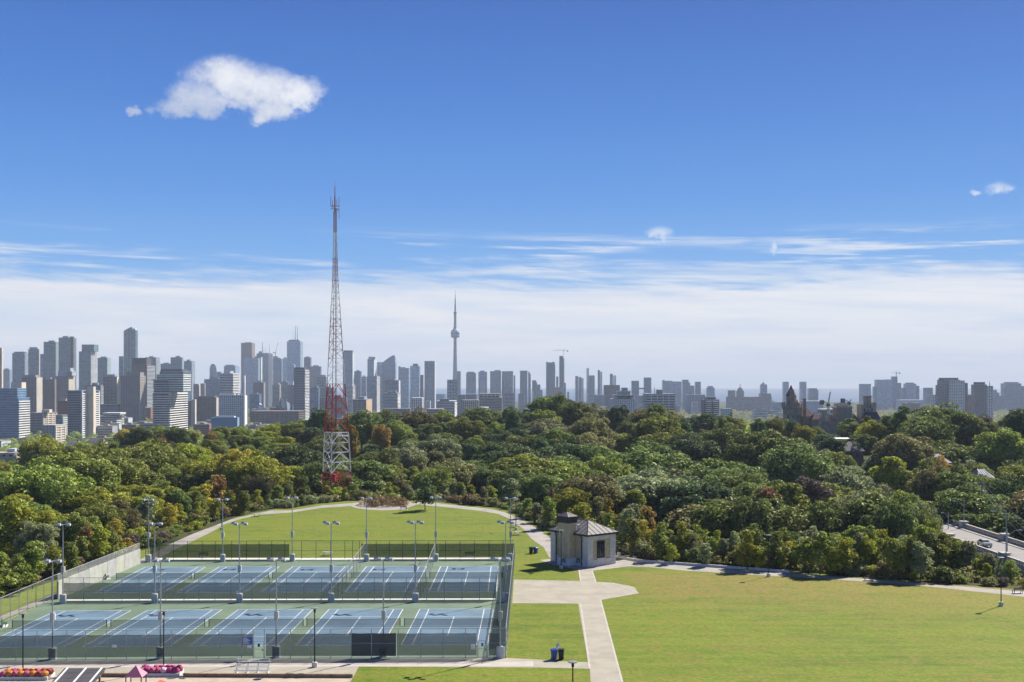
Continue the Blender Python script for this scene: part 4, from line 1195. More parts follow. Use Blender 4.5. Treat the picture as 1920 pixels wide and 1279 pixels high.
def building(label, x0, xs, x1, yt, d, style='curtain', glass='blue', wall='grey', side=None, top=None, steps=(), depth=None, cat='building', name=None, ybase=None, base_z=None):
    """x0..x1: columns of the outline; xs: the corner between front and visible flank (equal to x1 or x0: no flank seen)"""
    right_flank = (x0 + x1) / 2 < CX
    if right_flank: fx0, fx1 = x0, xs
    else: fx0, fx1 = xs, x1
    X0, X1 = (fx0 - CX) / F * d, (fx1 - CX) / F * d
    D = depth
    if right_flank and xs < x1: D = d * ((xs - CX) / (x1 - CX) - 1)
    if not right_flank and xs > x0: D = d * ((xs - CX) / (x0 - CX) - 1)
    D = max(10.0, min(D or (X1 - X0) * .8, 110.0))
    if depth: D = depth
    xc, yc = (X0 + X1) / 2, d + D / 2
    zb = TZ(xc, d) - 2 if base_z is None else base_z
    zt = Z(yt, d)
    nm = name or ('tower_block' if zt - zb > 60 else 'apartment_block' if style in ('balcony', 'grid', 'punched') else 'office_block' if zt - zb > 22 else 'low_building')
    o = empty(nm, (xc, yc, zb), label, cat, 'buildings of the city skyline')
    hw, hd = (X1 - X0) / 2, D / 2
    rect = [(-hw, -hd), (hw, -hd), (hw, hd), (-hw, hd)]
    prism_block(o, rect, 0, zt - zb - 1.1, glass, wall, style)
    if side:                                     # flank of another material, plates standing proud
        st_, wl_ = side
        sx = hw if right_flank else -hw
        m_ = MB(); e_ = max(STYLES[style][2], STYLES[style][5]) + .25
        if st_ == 'blank': m_.box(min(sx, sx + math.copysign(e_, sx)), max(sx, sx + math.copysign(e_, sx)), -hd + .4, hd - .4, 0, zt - zb - 1.2); m_.build('flank_wall', WL[wl_], o)
        else:
            fh, sh = STYLES[st_][0], STYLES[st_][1]; z = fh
            while z < zt - zb - 2:
                m_.box(min(sx - .5, sx + math.copysign(e_ + .8, sx)), max(sx - .5, sx + math.copysign(e_ + .8, sx)), -hd + .2, hd - .2, z - sh / 2, z + sh / 2); z += fh
            tag(m_.build('balcony', WL[wl_], o), kind='stuff')
            if STYLES[st_][3]:
                n = max(2, int(D / STYLES[st_][3])); m_ = MB()
                for j in range(n + 1):
                    y = -hd + .3 + (D - .6) * j / n; w_ = STYLES[st_][4] / 2
                    m_.box(min(sx - .5, sx + math.copysign(e_ + 1.0, sx)), max(sx - .5, sx + math.copysign(e_ + 1.0, sx)), y - w_, y + w_, 0, zt - zb - 1.3)
                tag(m_.build('fin', WL[wl_], o), kind='stuff')
    k = d / F
    for st in steps:                             # further blocks: (x0, x1, ytop, style, glass, wall[, y offset])
        a, b_, y_, s_, g_, w_ = st[:6]
        xa, xb = (a - CX) * k - xc, (b_ - CX) * k - xc; off = st[6] if len(st) > 6 else 1.5
        dd = min(D * .8, max(8, (xb - xa)))
        z1 = Z(y_, d) - zb; z0_ = 0 if (b_ <= fx0 + 1 or a >= fx1 - 1 or y_ > yt) else zt - zb + .02
        yy0 = -hd + off
        if z0_ == 0 and y_ > yt and not (b_ <= fx0 + 1 or a >= fx1 - 1): yy0 = -hd - dd - 1.2
        if z1 - z0_ < 1.5: continue
        prism_block(o, [(xa, yy0), (xb, yy0), (xb, yy0 + dd), (xa, yy0 + dd)], z0_, z1 - (1.1 if z1 - z0_ > 4 else 0), g_, w_, s_, roof=z1 - z0_ > 4)
    rr = random.Random(int(x0 * 7 + yt))
    if top == 'mech' or (top is None and zt - zb > 30):
        w_ = hw * rr.uniform(.35, .6); x_ = rr.uniform(-.2, .2) * hw; hgt = rr.uniform(3, 5.5)
        m_ = MB(); m_.box(x_ - w_, x_ + w_, -hd * .5, hd * .5, zt - zb, zt - zb + hgt); m_.build('plant_room', WL['steel' if rr.random() < .6 else 'grey'], o)
        m_ = MB(); m_.tube((x_ + w_ * .5, 0, zt - zb + hgt), (x_ + w_ * .5, 0, zt - zb + hgt + 4), .3, 6); m_.build('flue', WL['dark'], o)
    BUILT.append((o, x0, x1, yt, d))
    o['_d'] = d
    return o, xc, yc, zb, hw, hd, k


def mast_on(o, x, y, z0, z1, r, m='dark'):
    b = MB(); b.tube((x, y, z0), (x, y, z1), r, 6, r * .45); return b.build('antenna', WL[m], o)


# --- left: towers beyond the wood
B = building
B('brown tower cut off by the left edge of the view', -14, 3, 4, 652, 3600, 'rib', 'brown', 'tan', ('blank', 'cream'))
B('small hazy glass block between the edge tower and its neighbour', 5, 18, 22, 693, 4600, 'curtain', 'blue', 'pale')
B('grey-blue tower with notched balconied right side, far left', 23, 46, 53, 662, 3600, 'plain', 'blue', 'steel', ('balcony', 'pale'), steps=((26, 44, 659.5, 'curtain', 'dark', 'steel'),))
B('tower with tan vertical strip and white crown, far left', 53, 71, 74, 655, 3500, 'plain', 'blue', 'steel', ('blank', 'tan'), steps=((55, 70, 651, 'band', 'pale', 'white'), (75, 81, 664, 'curtain', 'pale', 'blue')))
B('plain dark glass slab tower left of the tallest green one', 82, 104, 110, 641, 3500, 'plain', 'teal', 'steel', ('balcony', 'pale'))
B('tall grey-green tower with stacked balconies down its right side', 110, 132, 143, 633, 3400, 'plain', 'teal', 'steel', ('balcony', 'teal'), steps=((131, 137, 631, 'blank', 'dark', 'dark'),))
B('grey-green tower with stepped crown and pale balconies', 148, 170, 182, 659, 3300, 'plain', 'teal', 'steel', ('balcony', 'white'), steps=((153, 176, 646, 'curtain', 'teal', 'steel'),), top='none')
B('shorter dark glass slab beside the stepped-crown tower', 183, 201, 208, 671, 3800, 'plain', 'teal', 'steel', ('blank', 'teal'))
B('grey office block with cream box on its roof at the left edge', -20, 27, 40, 729, 2200, 'band', 'grey', 'grey', ('band', 'pale'), steps=((18, 38, 717, 'blank', 'dark', 'cream', 6),), top='none')
B('wide glassy office block with pale banded right wing at left edge', -30, 34, 55, 746, 1700, 'band', 'blue', 'blue', ('band', 'white'), top='mech', steps=((-30, 28, 728, 'band', 'blue', 'blue', 8),))
B('brown concrete tower with sunlit beige flank', 41, 68, 79, 707, 2350, 'rib', 'brown', 'mauve', ('blank', 'beige'), steps=((46, 66, 703, 'blank', 'dark', 'mauve'),))
B('dark brick slab block left of the white stepped hotel', 79, 102, 105, 711, 2700, 'rib', 'brown', 'brown', ('blank', 'brown'))
B('old grey hotel with white stepped crown', 105, 128, 139, 705, 2750, 'punched', 'grey', 'mauve', ('punched', 'cream'), steps=((109, 134, 696, 'punched', 'grey', 'pale'), (113, 131, 690, 'punched', 'grey', 'pale')), top='none')
B('red-roofed low block between the brick slab and the balcony tower', 110, 126, 128, 752, 2100, 'punched', 'brown', 'brick', None)
B('pinkish low office with dark front and cream right wing', 56, 80, 105, 774, 1850, 'wide', 'grey', 'mauve', ('lattice', 'cream'), steps=((76, 90, 768, 'blank', 'dark', 'cream', 5),), top='none')
B('small teal glass low block with white balconies', 105, 117, 127, 778, 1800, 'curtain', 'teal', 'teal', ('balcony', 'white'), top='none')
B('small cream low apartment block at the edge of the trees', 80, 103, 121, 797, 1500, 'punched', 'grey', 'grey', ('lattice', 'cream'), top='none')
B('dark-fronted apartment slab with white lattice of balconies on its right', 127, 153, 185, 732, 1700, 'band', 'dark', 'steel', ('lattice', 'white'), steps=((154, 166, 725, 'blank', 'dark', 'cream', 20),), top='none')
B('brown flat-roofed tower behind the lattice balcony slab', 160, 188, 193, 722, 2650, 'rib', 'brown', 'mauve', ('balcony', 'pale'))
B('dark tower with thin cream right edge', 193, 219, 226, 706, 2700, 'plain', 'dark', 'steel', ('blank', 'cream'))
B('low white terraced block among the trees', 184, 217, 231, 780, 2000, 'balcony', 'grey', 'cream', ('balcony', 'white'), steps=((193, 224, 774, 'balcony', 'grey', 'white'),), top='none')
B('low brown office behind the terraced block', 188, 222, 226, 758, 2300, 'band', 'dark', 'steel', None, top='none')
# curved tower
o, xc, yc, zb, hw, hd, k = B('lower wing of the tall curved tower', 223, 230, 231, 668, 3720, 'plain', 'blue', 'blue', None, top='none')


def curved_tower():
    d = 3700; k = d / F
    o = empty('curved_tower', ((241 - CX) * k, d + 18, TZ((241 - CX) * k, d) - 2), 'tallest curved glass tower with slanting top on the left', 'building', 'buildings of the city skyline'); zb = o.location.z
    n = 22; w = 12.2 * k; ring = [(w * math.cos(math.pi + math.pi * i / (n - 1)), 14 * math.sin(math.pi + math.pi * i / (n - 1)) * 1.2) for i in range(n)] + [(w, 12), (-w, 12)]
    m_ = MB(); nn_ = len(ring); k0 = 0
    topz = lambda x: Z(620 - 7 * sm(np.array([x / w]), -1, .55)[0] + (6 if x / w > .6 else 0), d) - zb
    m_.v = [(x, y, 0) for x, y in ring] + [(x, y, float(topz(x))) for x, y in ring]
    for i in range(nn_): j = (i + 1) % nn_; m_.f.append((i, j, nn_ + j, nn_ + i)); m_.m.append(0)
    m_.f.append(tuple(nn_ + i for i in range(nn_))); m_.m.append(0)
    m_.build('glazing', GL['teal'], o)
    m_ = MB(); g_ = [(x * 1.012, y * 1.012) for x, y in ring]; z = 4.
    while z < Z(630, d) - zb: m_.prism(g_, z - .3, z + .3); z += 7.4
    tag(m_.build('floor_slab', WL['teal'], o), kind='stuff')
    m_ = MB()
    for i in range(0, n, 3): x, y = ring[i]; m_.bar((x * 1.015, y * 1.015, 0), (x * 1.015, y * 1.015, float(topz(x)) - 1), .5)
    tag(m_.build('mullion', WL['pale'], o), kind='stuff')
    m_ = MB(); m_.hexa([(w * .55, -9, Z(627, d) - zb), (w * .98, -4, Z(627, d) - zb), (w * .98, 8, Z(627, d) - zb), (w * .55, 8, Z(627, d) - zb), (w * .55, -9, Z(616, d) - zb), (w * .80, -6, Z(615, d) - zb), (w * .80, 8, Z(615, d) - zb), (w * .55, 8, Z(616, d) - zb)]); m_.build('crown_fin', WL['pale'], o)


curved_tower()
B('brown frame-topped tower with grey banded right wing', 247, 275, 290, 684, 2750, 'plain', 'brown', 'brown', ('balcony', 'pale'), steps=((247, 274, 671, 'blank', 'dark', 'dark', 3),), top='none')
B('greenish glass tower behind the frame-topped one', 273, 292, 300, 670, 3500, 'plain', 'teal', 'teal', ('balcony', 'pale'))
B('tall brown apartment tower with long columns of windows', 227, 262, 271, 704, 2300, 'rib', 'grey', 'mauve', ('lattice', 'beige'), steps=((236, 261, 698, 'blank', 'dark', 'mauve', 6),), top='none')
B('hazy glass block left of the box tower', 301, 318, 320, 682, 4000, 'plain', 'blue', 'steel', None)
B('square-topped glass box tower', 320, 341, 344, 670, 4000, 'plain', 'teal', 'steel', ('blank', 'steel'))
B('pale glass tower with rippled right side', 345, 359, 366, 677, 3900, 'plain', 'blue', 'blue', ('balcony', 'pale'))
B('dark broad office tower rising behind the white banded block', 300, 343, 357, 696, 2350, 'rib', 'dark', 'steel', None, steps=((300, 340, 692, 'blank', 'dark', 'dark', 4),), top='none')
B('white banded balcony tower, nearest of the left group', 287, 316, 350, 736, 1600, 'balcony', 'dark', 'white', ('balcony', 'white'), steps=((288, 314, 712, 'balcony', 'dark', 'pale', .6), (293, 342, 702, 'balcony', 'teal', 'white', 2.5)), top='none')
B('small block with curved cream flank beside the white banded tower', 350, 358, 366, 752, 2100, 'blank', 'dark', 'brown', ('blank', 'cream'), steps=((357, 365.5, 749, 'blank', 'dark', 'cream'),), top='none')
B('brick slab block with sunlit cream right end', 366, 405, 411, 745, 2450, 'rib', 'dark', 'brown', ('blank', 'beige'), steps=((372, 402, 743, 'blank', 'dark', 'brown'),), top='none')
B('slim tan tower pair behind the brick slab', 363, 372, 375, 720, 3300, 'rib', 'grey', 'mauve', ('blank', 'cream'), steps=((376, 383, 719, 'rib', 'grey', 'beige'),), top='none')
B('grey-blue glass block with notched roof', 383, 412, 415, 711, 3400, 'plain', 'blue', 'steel', ('blank', 'steel'))
o, xc, yc, zb, hw, hd, k = B('far tower with rounded tip and low shoulder', 393, 405, 406, 693, 5200, 'plain', 'blue', 'blue', None, steps=((406, 414, 697, 'plain', 'blue', 'blue'),), top='none')
m_ = MB(); zz = Z(693, 5200) - zb
for i in range(8):
    a, b_ = math.pi * i / 8, math.pi * (i + 1) / 8
    m_.hexa([(-hw * math.cos(a), -hd, zz), (-hw * math.cos(b_), -hd, zz), (-hw * math.cos(b_), hd, zz), (-hw * math.cos(a), hd, zz), (-hw * math.cos(a), -hd, zz + 26 * math.sin(a) + .1), (-hw * math.cos(b_), -hd, zz + 26 * math.sin(b_) + .1), (-hw * math.cos(b_), hd, zz + 26 * math.sin(b_) + .1), (-hw * math.cos(a), hd, zz + 26 * math.sin(a) + .1)])
m_.build('rounded_tip', GL['blue'], o)
B('hazy glass tower with gently curved roof', 420, 441, 449, 686, 5000, 'plain', 'blue', 'blue', ('blank', 'blue'), steps=((423, 438, 684, 'blank', 'blue', 'blue'),), top='none')
B('white banded office tower above the white-crowned hotel', 412, 436, 448, 700, 2500, 'band', 'dark', 'white', ('band', 'white'))
o, xc, yc, zb, hw, hd, k = B('grey hotel with row of white arches on the roof and white end wall', 411, 457, 463, 741, 2100, 'punched', 'dark', 'pale', ('blank', 'white'), top='none')
for i in range(7):
    m_ = MB(); x_ = -hw + hw * 2 * (i + .5) / 7; zz = Z(741, 2100) - zb
    for j in range(5):
        a, b_ = math.pi * j / 5, math.pi * (j + 1) / 5; m_.bar((x_ - hw / 7.5 * math.cos(a), -hd + 1, zz + 3.2 * math.sin(a)), (x_ - hw / 7.5 * math.cos(b_), -hd + 1, zz + 3.2 * math.sin(b_)), .8, 1.5)
    m_.build('roof_arch', WL['white'], o)
m_ = MB(); m_.box(hw - .5, hw + 2.2, -hd - 1.5, -hd + 4, 0, Z(704, 2100) - zb); m_.build('end_fin', WL['white'], o)
B('pale low-rise with two narrow dark windows just above the trees', 396, 445, 447, 783, 1380, 'blank', 'dark', 'blue', None, steps=((402, 438, 780.5, 'blank', 'dark', 'pale', 3),), top='none', base_z=-50)
# --- downtown core
B('dark reddish tower at the left of the downtown core', 452, 472, 478, 643, 5300, 'plain', 'brown', 'brown', ('blank', 'brown'), top='mech')
B('pale blue glass tower in front of the dark reddish tower', 457, 484, 487, 671, 5000, 'plain', 'pale', 'blue', ('blank', 'steel'), top='none')
o, xc, yc, zb, hw, hd, k = B('stepped tower with a single tall spire', 478, 489, 493, 668, 5400, 'plain', 'blue', 'blue', ('blank', 'pale'), steps=((481, 491, 663, 'plain', 'blue', 'steel'), (485, 491, 659, 'plain', 'blue', 'steel')), top='none')
mast_on(o, (490 - CX) * k - xc, 0, Z(661, 5400) - zb, Z(641, 5400) - zb, 2.0)
o, xc, yc, zb, hw, hd, k = B('pale concrete slab tower with thin roof mast', 492, 503, 511, 662, 5300, 'plain', 'grey', 'grey', ('plain', 'pale'), top='none')
mast_on(o, (501 - CX) * k - xc, 0, Z(662, 5300) - zb, Z(645, 5300) - zb, .9)
mast_on(o, (494 - CX) * k - xc, 0, Z(662, 5300) - zb, Z(654, 5300) - zb, .8)
B('ragged-topped glass tower under construction', 512, 528, 530, 673, 5000, 'plain', 'blue', 'steel', None, steps=((516, 525, 671, 'plain', 'blue', 'steel'), (512, 520, 668, 'blank', 'dark', 'steel', 4)), top='none')
B('narrow pale tower left of the tall white tower', 530, 538, 539, 672, 5500, 'plain', 'pale', 'pale', None)
o, xc, yc, zb, hw, hd, k = B('tallest white office tower with three roof antennas', 538, 563, 568, 640, 5300, 'plain', 'pale', 'pale', ('blank', 'steel'), top='none', steps=((541, 560, 637, 'blank', 'dark', 'steel', 6),))
for px_, py_, r_ in ((547, 621, 1.2), (551, 610, 1.7), (554.7, 611, 1.7)): mast_on(o, (px_ - CX) * k - xc, 4, Z(638, 5300) - zb, Z(py_, 5300) - zb, r_, 'pale' if px_ == 547 else 'dark')
B('light glass block at the foot of the tall white tower', 540, 552, 554, 684, 4800, 'plain', 'pale', 'pale', None)
B('dark square tower right of the tall white tower', 570, 582, 584, 670, 5200, 'plain', 'dark', 'steel', None)
B('broad dark stepped tower behind the mast', 583, 601, 603, 687, 5200, 'plain', 'dark', 'steel', None, steps=((602, 610, 703, 'plain', 'dark', 'steel'), (574, 584, 701, 'plain', 'dark', 'steel')))
B('residential tower with stacked balconies on its right side, left of mast', 551, 571, 579, 692, 2400, 'band', 'dark', 'steel', ('balcony', 'white'), steps=((552, 571, 689, 'blank', 'dark', 'dark', 1),), top='none')
B('beige banded mid-rise in front of the core', 511, 524, 527, 721, 3300, 'band', 'grey', 'beige', None)
B('grey mid-rise with slim chimney stack', 475, 494, 497, 717, 3400, 'rib', 'brown', 'mauve', ('blank', 'mauve'), top='mech')
B('pale green-glass mid-rise in front of the core', 526, 540, 542, 716, 3350, 'curtain', 'teal', 'pale', None)
B('mid-rise with white rooftop panel', 540, 552, 554, 722, 3300, 'rib', 'grey', 'mauve', None, steps=((541, 550, 714.5, 'blank', 'dark', 'white', 2),), top='none')
B('blue glass low office below the reddish tower', 468, 486, 490, 739, 3000, 'curtain', 'blue', 'blue', None)
B('beige mid-rise with framed top seen left of the mast', 594, 611, 613, 706, 3600, 'plain', 'grey', 'beige', None)
B('blue-green glass block left of the mast legs', 579, 597, 600, 727, 3000, 'curtain', 'blue', 'blue', None)
B('glass mid-rise behind the mast legs', 600, 626, 628, 727, 3400, 'curtain', 'teal', 'blue', None)
B('brown slab behind the red part of the mast', 600, 648, 651, 745, 2600, 'punched', 'brown', 'mauve', None)
B('white stepped block right of the red part of the mast', 650, 660, 665, 722, 2900, 'balcony', 'grey', 'white', ('balcony', 'white'), top='none')
B('tall grey glass tower with dark cap right of the mast', 643, 661, 664, 660, 4500, 'plain', 'blue', 'steel', ('blank', 'pale'), steps=((644, 660, 657, 'blank', 'dark', 'dark'),), top='none')
B('patterned glass block right of the dark-capped tower', 664, 676, 678, 696, 4600, 'plain', 'blue', 'pale', None)
B('small block with curved white roof edge', 678, 686, 688, 706, 4500, 'plain', 'blue', 'white', None)
B('slim glass tower with boxy crown', 689, 701, 706, 673, 4600, 'plain', 'blue', 'pale', ('blank', 'pale'), steps=((691, 703, 669, 'plain', 'pale', 'pale'),), top='none')
B('brownish tower with sunlit white right edge', 688, 706, 712, 705, 3800, 'plain', 'blue', 'mauve', ('balcony', 'white'), top='none')
d_ = 4700
o, xc, yc, zb, hw, hd, k = B('wide glass tower whose roof sweeps up to a point on its right', 717, 741, 743, 680, d_, 'plain', 'blue', 'blue', None, steps=((707, 717, 679, 'plain', 'pale', 'pale'),), top='none')
m_ = MB(); z0_ = Z(680, d_) - zb + .05; pr = [(717, 680.5), (722, 676), (728, 671.5), (734, 667.5), (737, 666), (740, 667), (741, 680.5)]
pts_ = [((a - CX) * k - xc, max(z0_ + .2, Z(b_, d_) - zb)) for a, b_ in pr]
for (xa, za), (xb_, zb_) in zip(pts_[:-1], pts_[1:]):
    m_.hexa([(xa, -hd, z0_), (xb_, -hd, z0_), (xb_, hd, z0_), (xa, hd, z0_), (xa, -hd, za), (xb_, -hd, zb_), (xb_, hd, zb_), (xa, hd, za)])
m_.build('swept_roof', GL['blue'], o)
B('brown framed mid-rise under the swept-roof tower', 722, 747, 750, 713, 3300, 'frame', 'blue', 'mauve', ('blank', 'pale'))
B('grey glass tower with raised left corner', 747, 766, 768, 690, 4600, 'plain', 'pale', 'steel', None, steps=((747, 751, 687, 'blank', 'dark', 'steel'),))
B('pale glass tower with dark roof cap', 769, 786, 788, 686, 4700, 'plain', 'pale', 'blue', None, steps=((774, 783, 682, 'blank', 'dark', 'dark'),), top='none')
B('narrow brown tower edge beside the dark-capped tower', 788, 793, 794, 703, 4300, 'plain', 'brown', 'brown', None, top='none')
B('plain square-topped dark glass slab left of the needle tower', 796, 815, 817, 677, 4300, 'curtain', 'blue', 'steel', ('blank', 'pale'), top='none')
B('stepped white mid-rise below the framed block', 720, 745, 750, 737, 2700, 'band', 'grey', 'pale', ('balcony', 'white'), steps=((726, 742, 733, 'band', 'grey', 'pale'),))
B('mid-rise patterned with white lozenges', 771, 791, 794, 746, 2500, 'grid', 'dark', 'white', None, top='none')
B('office block with tan blank end wall above the trees', 662, 686, 697, 749, 2400, 'wide', 'dark', 'mauve', ('blank', 'tan'), top='mech')
B('low pale arena with flat curved roof', 804, 833, 835, 739, 4800, 'plain', 'pale', 'blue', None, depth=110, top='none')
B('black-framed grid block in front of the needle tower', 839, 855, 857, 712, 3400, 'frame', 'pale', 'dark', None, top='none')
B('slim glass tower touching the needle tower on its right', 857, 863, 864, 696, 5000, 'plain', 'blue', 'blue', None, top='none')
B('low stepped office with white band right of the lozenge block', 818, 852, 856, 752, 2600, 'band', 'dark', 'pale', ('balcony', 'white'), steps=((824, 842, 748, 'band', 'dark', 'steel'),), top='none')
B('brown low block above the round treetops', 800, 829, 832, 767, 2100, 'band', 'dark', 'mauve', None, top='none')
B('long low brick building just above the trees', 718, 768, 770, 766, 2200, 'punched', 'dark', 'mauve', None, top='none')
B('small white stepped low block above the trees', 688, 706, 722, 781, 1900, 'punched', 'dark', 'blue', ('balcony', 'white'), top='none')
B('long dark low building left of the mast foot', 470, 560, 572, 771, 2250, 'wide', 'dark', 'brown', None, top='none')
# --- right of the needle tower
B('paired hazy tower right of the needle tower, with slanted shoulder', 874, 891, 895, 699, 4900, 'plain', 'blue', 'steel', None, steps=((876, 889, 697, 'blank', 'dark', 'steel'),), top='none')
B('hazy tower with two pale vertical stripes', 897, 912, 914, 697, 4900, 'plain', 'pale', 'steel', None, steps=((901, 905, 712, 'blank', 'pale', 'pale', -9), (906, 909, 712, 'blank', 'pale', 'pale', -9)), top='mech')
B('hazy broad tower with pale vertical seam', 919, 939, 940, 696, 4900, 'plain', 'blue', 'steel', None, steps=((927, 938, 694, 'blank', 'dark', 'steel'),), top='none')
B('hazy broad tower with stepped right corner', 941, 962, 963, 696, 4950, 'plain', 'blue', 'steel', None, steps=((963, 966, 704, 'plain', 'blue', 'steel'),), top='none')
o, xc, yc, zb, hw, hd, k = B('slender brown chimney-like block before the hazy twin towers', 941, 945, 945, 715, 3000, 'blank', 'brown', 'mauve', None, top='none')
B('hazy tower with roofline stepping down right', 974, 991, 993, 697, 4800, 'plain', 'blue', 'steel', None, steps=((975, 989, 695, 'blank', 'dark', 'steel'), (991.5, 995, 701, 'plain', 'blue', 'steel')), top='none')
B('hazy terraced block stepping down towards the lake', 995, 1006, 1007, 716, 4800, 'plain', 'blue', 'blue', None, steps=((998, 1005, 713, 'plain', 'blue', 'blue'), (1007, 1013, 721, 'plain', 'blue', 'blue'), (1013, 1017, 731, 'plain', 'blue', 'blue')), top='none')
B('hazy tower with open crown, left of the crane tower', 1024, 1040, 1041, 683, 4600, 'plain', 'blue', 'steel', None, steps=((1024, 1027, 678.5, 'blank', 'dark', 'steel'), (1036, 1040, 678.5, 'blank', 'dark', 'steel'), (1027, 1036, 679.5, 'blank', 'dark', 'steel', 9)), top='none')
B('slim unfinished tower carrying a crane', 1047, 1057, 1058, 672, 4600, 'plain', 'blue', 'steel', None, steps=((1049, 1056, 667.5, 'plain', 'dark', 'steel'), (1043, 1047, 706, 'plain', 'blue', 'steel'), (1058, 1061, 718, 'plain', 'blue', 'steel')), top='none')
B('pale grey block in the gap beside the crane tower base', 1029, 1066, 1067, 735, 4500, 'plain', 'pale', 'steel', None, steps=((1036, 1050, 726, 'plain', 'brown', 'steel'), (1052, 1060, 728, 'plain', 'blue', 'blue')), top='none')
B('light grey plain block left of the crane towers', 982, 999, 1000, 735, 4000, 'blank', 'pale', 'pale', None, steps=((972, 982, 738, 'plain', 'grey', 'steel'),), top='none')
B('dark square office block behind the tallest treetops', 1005, 1029, 1031, 744, 2800, 'curtain', 'dark', 'steel', None)
B('dark brown mid-rise left of the banded offices', 858, 872, 873, 740, 3000, 'rib', 'dark', 'steel', None, top='none')
B('dark flat mid-rise above the banded offices', 873, 893, 895, 739, 3200, 'rib', 'dark', 'steel', None, top='none')
B('beige office with window grid at the foot of the hazy towers', 867, 897, 898, 750, 2450, 'grid', 'brown', 'beige', None, top='none')
B('long banded office with mechanical roof storey', 898, 941, 942, 745, 2500, 'band', 'dark', 'mauve', None, steps=((899, 936, 738, 'wide', 'dark', 'beige', 4),), top='none')
B('banded office right of the chimney-like block', 946, 963, 964, 737, 2900, 'band', 'dark', 'pale', None)
B('small blue-white low block in front of banded offices', 898, 913, 918, 765, 1900, 'punched', 'dark', 'blue', ('blank', 'pale'), top='none')
B('tiny low block with white window frames above the trees', 920, 932, 933, 775, 1800, 'grid', 'dark', 'mauve', None, top='none')
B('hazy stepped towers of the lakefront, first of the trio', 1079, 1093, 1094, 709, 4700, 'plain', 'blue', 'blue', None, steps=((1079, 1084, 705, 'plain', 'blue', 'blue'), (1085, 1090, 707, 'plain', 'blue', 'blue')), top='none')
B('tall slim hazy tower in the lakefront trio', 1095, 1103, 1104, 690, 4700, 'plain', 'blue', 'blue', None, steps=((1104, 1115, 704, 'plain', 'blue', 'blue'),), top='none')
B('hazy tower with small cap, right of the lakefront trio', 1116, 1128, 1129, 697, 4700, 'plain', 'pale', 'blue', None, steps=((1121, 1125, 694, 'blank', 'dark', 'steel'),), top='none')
B('pale tower with cap above the brown terraced block', 1141, 1154, 1155, 704, 4500, 'plain', 'pale', 'pale', None, steps=((1144, 1149, 701, 'blank', 'dark', 'steel'),), top='none')
B('brown square apartment tower behind the terraced block', 1134, 1134, 1162, 722, 3300, 'rib', 'brown', 'mauve', None, top='none')
B('terraced apartment block with stepped-back top floors', 1143, 1149, 1190, 748, 2200, 'grid', 'grey', 'pale', None, steps=((1152, 1188, 740, 'balcony', 'grey', 'pale'), (1158, 1182, 733, 'balcony', 'grey', 'pale'), (1166, 1177, 727, 'blank', 'dark', 'grey')), top='none')
B('left of two slab towers joined by a bridge', 1185, 1185, 1198, 714, 4200, 'plain', 'blue', 'steel', None, top='none')
o, xc, yc, zb, hw, hd, k = B('right and taller of the two bridge-linked slab towers', 1208, 1208, 1221, 708, 4200, 'plain', 'blue', 'steel', None, top='none')
m_ = MB(); m_.box((1197.5 - CX) * k - xc, -hw + .2, -hd + 2, hd - 2, Z(730, 4200) - zb, Z(727, 4200) - zb); m_.build('link_bridge', WL['steel'], o)
o, xc, yc, zb, hw, hd, k = B('broad slab apartment with pale window grid above the wood', 1211, 1211, 1265, 738, 1900, 'wide', 'dark', 'pale', None, steps=((1232, 1243, 731, 'blank', 'dark', 'mauve', 4),), top='none')
mast_on(o, (1230 - CX) * k - xc, 0, Z(738, 1900) - zb, Z(725, 1900) - zb, .55)
B('low blue block between the bridge-linked slabs and grid slab', 1196, 1196, 1212, 742, 3600, 'curtain', 'blue', 'blue', None, top='none')
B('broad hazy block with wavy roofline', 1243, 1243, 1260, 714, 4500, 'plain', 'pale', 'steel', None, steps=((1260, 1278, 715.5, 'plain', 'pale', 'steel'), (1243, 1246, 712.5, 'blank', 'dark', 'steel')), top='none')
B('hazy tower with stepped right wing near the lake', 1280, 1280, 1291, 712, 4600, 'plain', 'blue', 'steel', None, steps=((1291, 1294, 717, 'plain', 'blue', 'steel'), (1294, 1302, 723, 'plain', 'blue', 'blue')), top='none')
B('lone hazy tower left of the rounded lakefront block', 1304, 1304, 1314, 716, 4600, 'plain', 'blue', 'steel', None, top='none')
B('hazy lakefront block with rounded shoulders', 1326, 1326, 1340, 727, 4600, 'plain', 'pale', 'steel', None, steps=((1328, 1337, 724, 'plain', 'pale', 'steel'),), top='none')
B('pale mid-rise beside the brown apartment tower', 1114, 1114, 1134, 740, 3000, 'rib', 'grey', 'pale', None, top='none')
B('low pale block above trees right of the crane tower', 1122, 1122, 1138, 763, 2000, 'band', 'grey', 'pale', None, top='none')
B('dark apartment tower with two white balcony columns', 1319, 1319, 1348, 749, 1800, 'rib', 'dark', 'mauve', None, steps=((1324, 1331, 752, 'balcony', 'dark', 'white', -9), (1337, 1344, 752, 'balcony', 'dark', 'white', -9), (1326, 1342, 744, 'frame', 'dark', 'grey', 3)), top='none')
B('long hazy low block behind the white-balcony tower', 1288, 1288, 1322, 740, 3600, 'plain', 'blue', 'blue', None, depth=40, top='none')
B('small pale block right of the white-balcony tower', 1355, 1355, 1372, 766, 1900, 'punched', 'grey', 'pale', None, top='none')
o, xc, yc, zb, hw, hd, k = B('long brick hospital with domed centre and pointed tower', 1367, 1367, 1447, 744, 4200, 'plain', 'grey', 'mauve', None, steps=((1367, 1379, 732, 'plain', 'grey', 'mauve'), (1383, 1395, 733, 'plain', 'grey', 'mauve'), (1427, 1446, 738, 'plain', 'grey', 'mauve'), (1428, 1439, 721, 'plain', 'pale', 'pale', 6)), top='none', depth=60)
